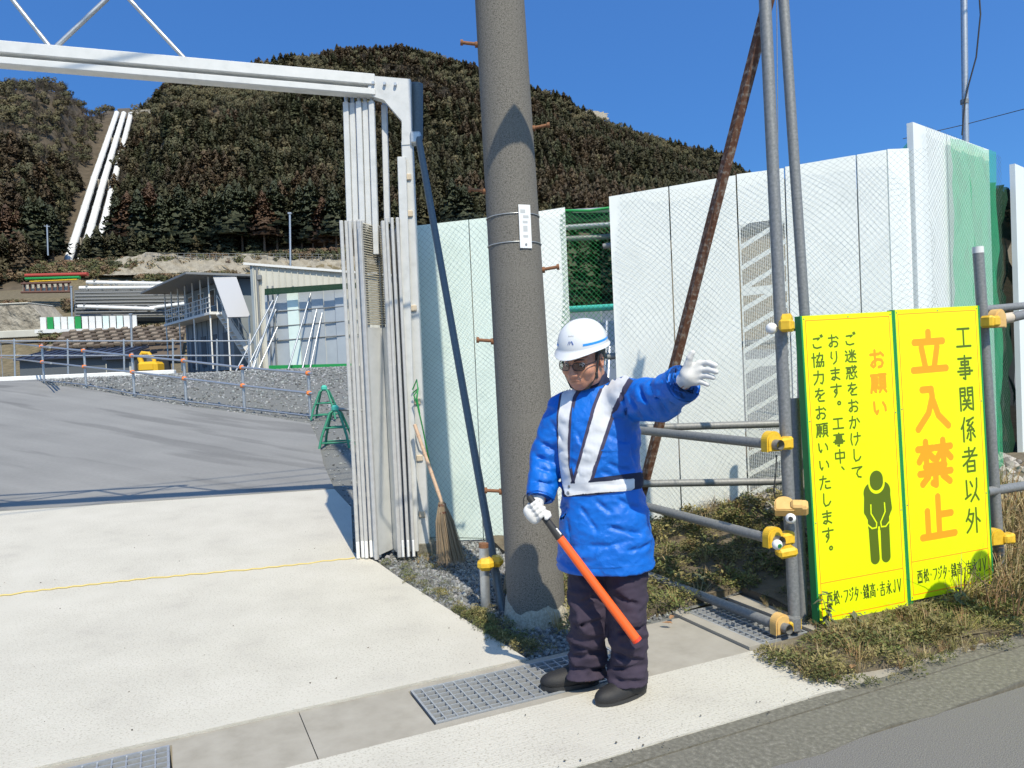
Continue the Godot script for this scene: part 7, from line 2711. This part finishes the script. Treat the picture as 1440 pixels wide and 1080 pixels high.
	for j in rings + 4:
		for i in seg + 1:
			var a := TAU * (i % seg) / seg
			var fx := sin(a)
			var fz := cos(a)
			var fwd := maxf(0.0, fz)
			var p: Vector3
			if j < 4:       # brim, from its inner edge outwards and up to the shell
				var out: float = [0.985, 1.075, 1.085, 1.03][j]
				var yy: float = [0.006, 0.0, 0.004, 0.013][j]
				var ext: float = [0.0, 0.034, 0.034, 0.008][j] * pow(fwd, 2.2)
				p = Vector3(fx * 0.114 * out, yy - 0.018 * pow(fwd, 3) * (1.0 if j in [1, 2] else 0.4) + 0.004 * maxf(0, -fz), fz * 0.134 * out + ext)
			else:
				var e := PI * 0.5 * (j - 4) / float(rings - 1) if j < rings + 3 else PI * 0.5
				var rr := pow(cos(e), 0.88) if cos(e) > 0.001 else 0.0
				p = Vector3(fx * 0.114 * rr, 0.018 + sin(e) * 0.104, fz * 0.134 * rr)
			dome.p(p, p - Vector3(0, 0.02, 0) if j > 3 else Vector3(fx, 0.6 if j > 1 else -0.6, fz), Vector2(i, j))
	for j in rings + 3:
		for i in seg:
			var q := j * (seg + 1) + i
			var w := q + seg + 1
			dome.ix.append_array(PackedInt32Array([q, w, q + 1, q + 1, w, w + 1]))
	obj("shell", dome, shell, hm)
	var onshell := func(a: float, e: float, l: float) -> Vector3:
		var rr := pow(cos(e), 0.88)
		return Vector3(sin(a) * 0.114 * rr, 0.018 + sin(e) * 0.104, cos(a) * 0.134 * rr) * (1.0 + l)
	var stripe := MB.new()
	for side in [1, -1]:
		var b0i := stripe.v.size()
		for k in 25:
			var a: float = side * lerpf(0.62, 2.55, k / 24.0)
			for q in 2:
				var p: Vector3 = onshell.call(a, 0.10 + 0.085 * q, 0.008)
				stripe.p(p, p)
		for k in 24:
			var q := b0i + k * 2
			if side > 0: stripe.ix.append_array(PackedInt32Array([q, q + 1, q + 2, q + 2, q + 1, q + 3]))
			else: stripe.ix.append_array(PackedInt32Array([q, q + 2, q + 1, q + 1, q + 2, q + 3]))
	obj("stripe", stripe, mat("stripe_blue", lin(0.02, 0.28, 0.75), 0.4), hm)
	var mark := MB.new()
	for poly in [[[0.02, 0.20], [0.09, 0.34], [0.13, 0.26], [0.17, 0.34], [0.24, 0.20]], [[0.09, 0.20], [0.15, 0.30]], [[0.20, 0.34], [0.27, 0.20]]]:
		var pts := []
		for q in poly: pts.append(onshell.call(q[0] - 0.02, q[1], 0.006))
		mark.path(pts, 0.0013, 4, false)
	obj("emblem", mark, mat("emblem_blue", lin(0.05, 0.12, 0.40), 0.5), hm)
	for q in 4:
		var lt := MB.new()
		lt.path([onshell.call(0.00 + q * 0.07, 0.52, 0.005), onshell.call(0.02 + q * 0.07, 0.58, 0.005), onshell.call(0.045 + q * 0.07, 0.53, 0.005)], 0.001, 4, false)
		obj("faded_mark", lt, mats.get("faded_print"), hm)
	for s in [-1, 1]:
		var st := MB.new()
		st.path([Vector3(s * 0.104, 0.010, 0.030), Vector3(s * 0.096, -0.045, 0.042), Vector3(s * 0.086, -0.105, 0.050), Vector3(s * 0.048, -0.155, 0.072), Vector3(0, -0.166, 0.082)], 0.0048, 6, false)
		obj("chin_strap", st, mats.black_wire, hm)
	var bk := MB.new()
	bk.box(Vector3(0.086, -0.105, 0.050), Vector3(0.014, 0.030, 0.012), 0.004)
	obj("buckle", bk, mats.black_wire, hm)

# ---------------------------------------------------------------- gravel, weeds, small things
func stone_mesh(sd: int) -> MB:
	var r := RandomNumberGenerator.new()
	r.seed = sd
	var mb := MB.new()
	var t := (1.0 + sqrt(5.0)) / 2.0
	var vs := []
	for e in [[-1, t, 0], [1, t, 0], [-1, -t, 0], [1, -t, 0], [0, -1, t], [0, 1, t], [0, -1, -t], [0, 1, -t], [t, 0, -1], [t, 0, 1], [-t, 0, -1], [-t, 0, 1]]:
		vs.append(Vector3(e[0], e[1] * 0.75, e[2]).normalized() * Vector3(1, 0.72, 0.85) * r.randf_range(0.75, 1.2))
	for f in [[0, 11, 5], [0, 5, 1], [0, 1, 7], [0, 7, 10], [0, 10, 11], [1, 5, 9], [5, 11, 4], [11, 10, 2], [10, 7, 6], [7, 1, 8], [3, 9, 4], [3, 4, 2], [3, 2, 6], [3, 6, 8], [3, 8, 9], [4, 9, 5], [2, 4, 11], [6, 2, 10], [8, 6, 7], [9, 8, 1]]:
		mb.tri(vs[f[0]], vs[f[1]], vs[f[2]])
	return mb
func tuft_mesh(sd: int, blades: int, spread: float, wid: float) -> MB:
	var r := RandomNumberGenerator.new()
	r.seed = sd
	var mb := MB.new()
	for i in blades:
		var a := r.randf() * TAU
		var o := Vector3(cos(a), 0, sin(a))
		var s := Vector3(-o.z, 0, o.x)
		var b := o * r.randf() * 0.18
		var len := r.randf_range(0.5, 1.0)
		var lean := r.randf_range(0.1, 1.0) * spread
		mb.col = Color(1, 1, 1) * r.randf_range(0.65, 1.25)
		var prev := b
		for k in 3:
			var q := (k + 1) / 3.0
			var p := b + o * lean * len * q * q + Vector3(0, len * (q - 0.28 * lean * q * q), 0)
			var w0 := wid * (1.0 - k / 3.0)
			var w1 := wid * (1.0 - q)
			mb.quad(prev - s * w0, prev + s * w0, p + s * w1, p - s * w1)
			prev = p
	return mb
func weed_mesh(sd: int, leaves: int) -> MB:        # a low leafy cushion
	var r := RandomNumberGenerator.new()
	r.seed = sd
	var mb := MB.new()
	for i in leaves:
		var a := r.randf() * TAU
		var rad := sqrt(r.randf())
		var o := Vector3(cos(a), 0, sin(a))
		var c := o * rad * 0.9 + Vector3(0, (1.0 - rad * rad) * r.randf_range(0.35, 1.0) + 0.08, 0)
		var d := (o * r.randf_range(0.3, 1.0) + Vector3(r.randfn() * 0.4, r.randf_range(-0.1, 0.8), r.randfn() * 0.4)).normalized()
		var s := d.cross(Vector3(r.randfn(), 1.4, r.randfn())).normalized()
		var l := r.randf_range(0.16, 0.34)
		var w := l * r.randf_range(0.16, 0.3)
		var up := s.cross(d) * l * 0.12
		mb.col = Color(1, 1, 1) * r.randf_range(0.6, 1.35)
		mb.tri(c, c + d * l * 0.5 + s * w + up, c + d * l)
		mb.tri(c, c + d * l, c + d * l * 0.5 - s * w + up)
	return mb

func build_plants():
	var r := RandomNumberGenerator.new()
	r.seed = 99
	# ---- gravel
	var pl := []
	var co := []
	var edge := PackedVector2Array(slab_edge)
	var tone := func() -> Color:
		var v := r.randf_range(0.10, 0.34)
		return Color(v * r.randf_range(0.92, 1.02), v, v * r.randf_range(0.94, 1.04))
	var wedge := PackedVector2Array([slab_edge[0], slab_edge[1], slab_edge[2], slab_edge[3], Vector2(-0.75, -6.45), Vector2(0.9, -6.3), Vector2(1.0, -4.6), uv2(2.2, 0.66), uv2(1.75, 0.62), uv2(1.7, 0.5)])
	var n := 0
	while n < 9000:
		var p := Vector2(r.randf_range(-1.5, 1.3), r.randf_range(-6.5, -3.6))
		if not Geometry2D.is_point_in_polygon(p, wedge): continue
		n += 1
		var sc := r.randf_range(0.006, 0.015) * (1.6 if r.randf() < 0.06 else 1.0)
		pl.append(Transform3D(Basis.from_euler(Vector3(r.randf() * TAU, r.randf() * TAU, r.randf() * TAU)).scaled(Vector3.ONE * sc), Vector3(p.x, th(p.x, p.y) - 0.012 + sc * 0.4, p.y)))
		co.append(tone.call())
	for i in 16000:
		var p := Vector2(r.randf_range(-13, -1.2), r.randf_range(-27, -6.4))
		var s := onto_px(p)
		if s.x > 505 or s.x < -20: continue
		var sc := r.randf_range(0.008, 0.02) * clampf(-p.y / 9.0, 1.0, 2.2)
		if inside_paving(p): continue
		pl.append(Transform3D(Basis.from_euler(Vector3(r.randf() * TAU, r.randf() * TAU, r.randf() * TAU)).scaled(Vector3.ONE * sc), Vector3(p.x, th(p.x, p.y) - 0.012 + sc * 0.35, p.y)))
		co.append(tone.call() * 1.05)
	stuff("gravel", stone_mesh(1).mesh(true), mats.stone, pl, co, "loose grey crushed gravel around the pole and behind the ramp", "gravel")
	# a few darker crumbs on the slab and in the joint of the road edge
	pl = []
	co = []
	for i in 260:
		var q := uv2(r.randf_range(-4, 2.2), r.randf_range(-0.62, 4.5) if r.randf() < 0.5 else r.randf_range(-0.64, -0.45))
		var w := uw(q.x, q.y)
		if w.y > 0.5 and Geometry2D.is_point_in_polygon(q, wedge): continue
		if w.y > -0.01 and w.y < 0.5: continue
		var sc := r.randf_range(0.002, 0.006)
		pl.append(Transform3D(Basis.from_euler(Vector3(r.randf() * TAU, r.randf() * TAU, 0)).scaled(Vector3.ONE * sc), Vector3(q.x, th(q.x, q.y) + 0.012 + sc * 0.3, q.y)))
		co.append(Color(0.12, 0.11, 0.09) * r.randf_range(0.5, 1.5))
	stuff("grit", stone_mesh(2).mesh(true), mats.stone, pl, co, "scattered grit on the pale concrete", "grit")
	# rubble on the bank behind the no-entry sign
	pl = []
	co = []
	for i in 1500:
		var q := uv2(r.randf_range(3.6, 6.5), r.randf_range(0.55, 2.4))
		var sc := r.randf_range(0.012, 0.06) * (1.0 if r.randf() < 0.9 else 1.8)
		pl.append(Transform3D(Basis.from_euler(Vector3(r.randf() * TAU, r.randf() * TAU, r.randf() * TAU)).scaled(Vector3.ONE * sc), Vector3(q.x, th(q.x, q.y) + 0.03, q.y)))
		co.append(Color(0.36, 0.33, 0.29) * r.randf_range(0.6, 1.25))
	stuff("rubble", stone_mesh(3).mesh(true), mats.stone, pl, co, "pale broken rubble on the bank behind the signs", "rubble")
	# ---- weeds
	var green := [[], []]
	var dry := [[], []]
	var moss := [[], []]
	var sow := func(u, w, kind: int, size: float):
		var q := uv2(u, w)
		var y := th(q.x, q.y) + 0.01
		var b := Basis(Vector3.UP, r.randf() * TAU) * Basis(Vector3(1, 0, 0), r.randfn() * 0.15)
		if kind == 0:
			green[0].append(Transform3D(b.scaled(Vector3(size * 1.2, size, size * 1.2)), Vector3(q.x, y, q.y)))
			var v := r.randf_range(0.7, 1.3)
			var c := Color(0.125, 0.14, 0.04) if r.randf() < 0.5 else Color(0.23, 0.20, 0.075)
			green[1].append(c * v)
		elif kind == 1:
			dry[0].append(Transform3D(b.scaled(Vector3(size * 1.5, size, size * 1.5)), Vector3(q.x, y, q.y)))
			var c: Color = [Color(0.42, 0.31, 0.14), Color(0.50, 0.40, 0.21), Color(0.27, 0.25, 0.08), Color(0.33, 0.20, 0.09)][r.randi() % 4]
			dry[1].append(c * r.randf_range(0.7, 1.2))
		else:
			moss[0].append(Transform3D(b.scaled(Vector3(size, size * 0.6, size)), Vector3(q.x, y - 0.01, q.y)))
			moss[1].append(Color(0.10, 0.10, 0.035) * r.randf_range(0.6, 1.4))
	# in front of and under the signs
	for i in 2500:
		var u := r.randf_range(2.24, 6.5)
		var w := r.randf_range(-0.60, 0.55)
		if w < -0.45 + 0.05 * sin(u * 5.0) and r.randf() < 0.6: continue
		if u < 2.75 and w > -0.1: continue
		var front := 0.75 * sstep(-0.55, -0.35, w) - (1.0 * sstep(-0.16, -0.04, w) * (1.0 - sstep(3.9, 4.3, u)))
		if r.randf() < 0.5: sow.call(u, w, 0, r.randf_range(0.035, 0.085) * (0.7 + 0.5 * front))
		else: sow.call(u, w, 1, r.randf_range(0.05, 0.15) * (0.6 + 0.55 * front))
	# tall dry stalks at the right
	for i in 210:
		sow.call(r.randf_range(3.7, 5.6), r.randf_range(-0.25, 0.9), 1, r.randf_range(0.16, 0.40))
	for i in 120:
		sow.call(r.randf_range(3.9, 5.6), r.randf_range(0.3, 1.6), 0, r.randf_range(0.06, 0.14))
	# behind the guard, up to the hoarding
	for i in 900:
		var u := r.randf_range(1.55, 4.4)
		var w := r.randf_range(0.66, 2.6)
		if u < 2.1 and w > 1.5: continue
		if u > 2.3 and u < 2.82 and w < 0.72: continue
		var far := sstep(1.2, 2.2, w)
		if r.randf() < 0.72 - 0.45 * far: sow.call(u, w, 0, r.randf_range(0.05, 0.11))
		else: sow.call(u, w, 1, r.randf_range(0.06, 0.17))
	# along the edge of the slab and round the pole's foot
	for i in 280:
		var k := r.randf()
		var a: Vector2 = slab_edge[0].lerp(slab_edge[1], r.randf()) if k < 0.75 else slab_edge[1].lerp(slab_edge[2], r.randf())
		a += Vector2(absf(r.randfn()) * 0.09 + 0.02, r.randfn() * 0.03)
		var q := uw(a.x, a.y)
		if q.y < 0.52: continue
		if r.randf() < 0.45: sow.call(q.x, q.y, 2, r.randf_range(0.02, 0.05))
		else: sow.call(q.x, q.y, 0, r.randf_range(0.015, 0.045))
	for i in 120:
		var p := Vector2(-0.62 + r.randfn() * 0.12, -5.9 + r.randfn() * 0.12)
		var q := uw(p.x, p.y)
		sow.call(q.x, q.y, 1 if r.randf() < 0.5 else 2, r.randf_range(0.02, 0.05))
	stuff("weeds", weed_mesh(5, 90).mesh(true), mats.leaf, green[0], green[1], "low green weeds on the bank around the yellow signs", "weeds")
	stuff("dry_grass", tuft_mesh(6, 26, 1.0, 0.012).mesh(true), mats.leaf, dry[0], dry[1], "dry straw-coloured grass among the weeds", "grass")
	stuff("moss", weed_mesh(7, 50).mesh(true), mats.leaf, moss[0], moss[1], "tiny moss cushions along the slab edge", "moss")
	# single plants that stand out
	var leaf_g := mat("mugwort_leaf", lin(0.10, 0.115, 0.06), 0.8)
	var stem_b := mat("dry_stem", lin(0.24, 0.15, 0.08), 0.9)
	for e in [[1166, 893, 0.24, 0], [1205, 888, 0.11, 0], [1352, 868, 0.16, 0], [1398, 872, 0.34, 1], [1428, 880, 0.40, 1], [1412, 866, 0.30, 1], [1310, 880, 0.13, 1], [985, 838, 0.16, 0], [1020, 820, 0.15, 1]]:
		var g := onto(e[0], e[1])
		var h: float = e[2]
		var lbl := {1166: "grey green mugwort standing against the request board's corner", 1205: "short mugwort sprig under the request board", 1352: "leafy mugwort under the no-entry board", 1398: "bent dry brown stalk beside the no-entry board's leg", 1428: "tall branching dry stalk near the road edge", 1412: "dry forked stalk between the taller brown stalks", 1310: "small dry stalk between the two boards' legs", 985: "dark leafy weed in the shade behind the guard", 1020: "brown dry stalk in front of the hoarding"}
		var p := thing("weed_plant", lbl[e[0]], "plant", g)
		var stems := 2 if e[3] == 0 else 4
		for s in stems:
			var a := r.randf() * TAU
			var tip := Vector3(cos(a) * h * 0.25 * s * 0.5, h * r.randf_range(0.8, 1.0), sin(a) * h * 0.2 * s * 0.5)
			if e[3] == 1: tip += Vector3(cos(a), -0.25, sin(a)) * h * 0.35
			var m := MB.new()
			m.path([Vector3(0, -0.02, 0), Vector3(tip.x * 0.25, tip.y * 0.6, tip.z * 0.25), tip], [0.0035, 0.0028, 0.0012], 5, false)
			obj("stem", m, stem_b, p)
			var cnt := 12 if e[3] == 0 else 5
			for q in cnt:
				var k := r.randf_range(0.15, 1.0)
				var c := Vector3(tip.x * k * k, tip.y * k, tip.z * k * k)
				var b2 := r.randf() * TAU
				var d := Vector3(cos(b2), r.randf_range(-0.7, 0.3), sin(b2)).normalized() * (0.05 if e[3] == 0 else 0.04) * r.randf_range(0.7, 1.3)
				var sd := d.cross(Vector3.UP).normalized() * d.length() * (0.28 if e[3] == 0 else 0.08)
				var lf := MB.new()
				lf.tri(c, c + d * 0.5 + sd, c + d + Vector3(0, -0.008, 0))
				lf.tri(c, c + d + Vector3(0, -0.008, 0), c + d * 0.5 - sd)
				obj("leaf", lf, leaf_g if e[3] == 0 else stem_b, p)
	# fallen brown leaves by the gutter
	for e in [[945, 878], [938, 885], [1136, 912], [1200, 948], [1290, 900], [1262, 905]]:
		var g := onto(e[0], e[1])
		var lf := MB.new()
		var a := r.randf() * TAU
		lf.x = Transform3D(Basis(Vector3.UP, a), g + Vector3(0, 0.03, 0))
		var pts := [Vector3(-0.03, 0, 0), Vector3(-0.01, 0.006, 0.014), Vector3(0.018, 0.009, 0.012), Vector3(0.034, 0.002, 0), Vector3(0.018, 0.01, -0.013), Vector3(-0.01, 0.005, -0.013)]
		for k in range(1, 5): lf.tri(pts[0], pts[k], pts[k + 1])
		tag(obj("fallen_leaf", lf, mat("fallen_leaf", lin(0.32, 0.18, 0.09), 0.85)), "curled brown fallen leaf lying by the gutter and weeds", "leaf", "fallen leaves")
	# two made-up posts just outside the picture, added to shadow the no-entry board
	for e in [[2.66, -3.62, 1.02, 0.13, "added grey post with a wide round plate, shading the no-entry board"], [2.98, -3.68, 1.28, 0.085, "taller added grey post with a small round plate, shading the no-entry board"]]:
		var p := thing("shadow_post", e[4], "post", Vector3(e[0], th(e[0], e[1]), e[1]))
		strut("tube", p, mats.dull_steel, Vector3(0, -0.1, 0), Vector3(0, e[2], 0), 0.03, 12)
		var b := MB.new()
		var face := Vector3(0.35, 0.25, 0.9).normalized()
		b.tube(Vector3(0, e[2], 0.035), Vector3(0, e[2], 0.035) + face * 0.018, e[3], -1, 28)
		obj("shadow_disc", b, mats.dull_steel, p)
		strut("collar", p, mats.galvanised, Vector3(0, e[2] - 0.5, 0), Vector3(0, e[2] - 0.42, 0), 0.05, 12)

func onto_px(p: Vector2) -> Vector2:
	var c := view.transposed() * (Vector3(p.x, th(p.x, p.y), p.y) - Vector3(0, EYE, 0))
	return Vector2(720 + FOCAL * c.x / -c.z, 540 - FOCAL * c.y / -c.z)
func inside_paving(p: Vector2) -> bool:
	for q in paved:
		if Geometry2D.is_point_in_polygon(p, q): return true
	return false
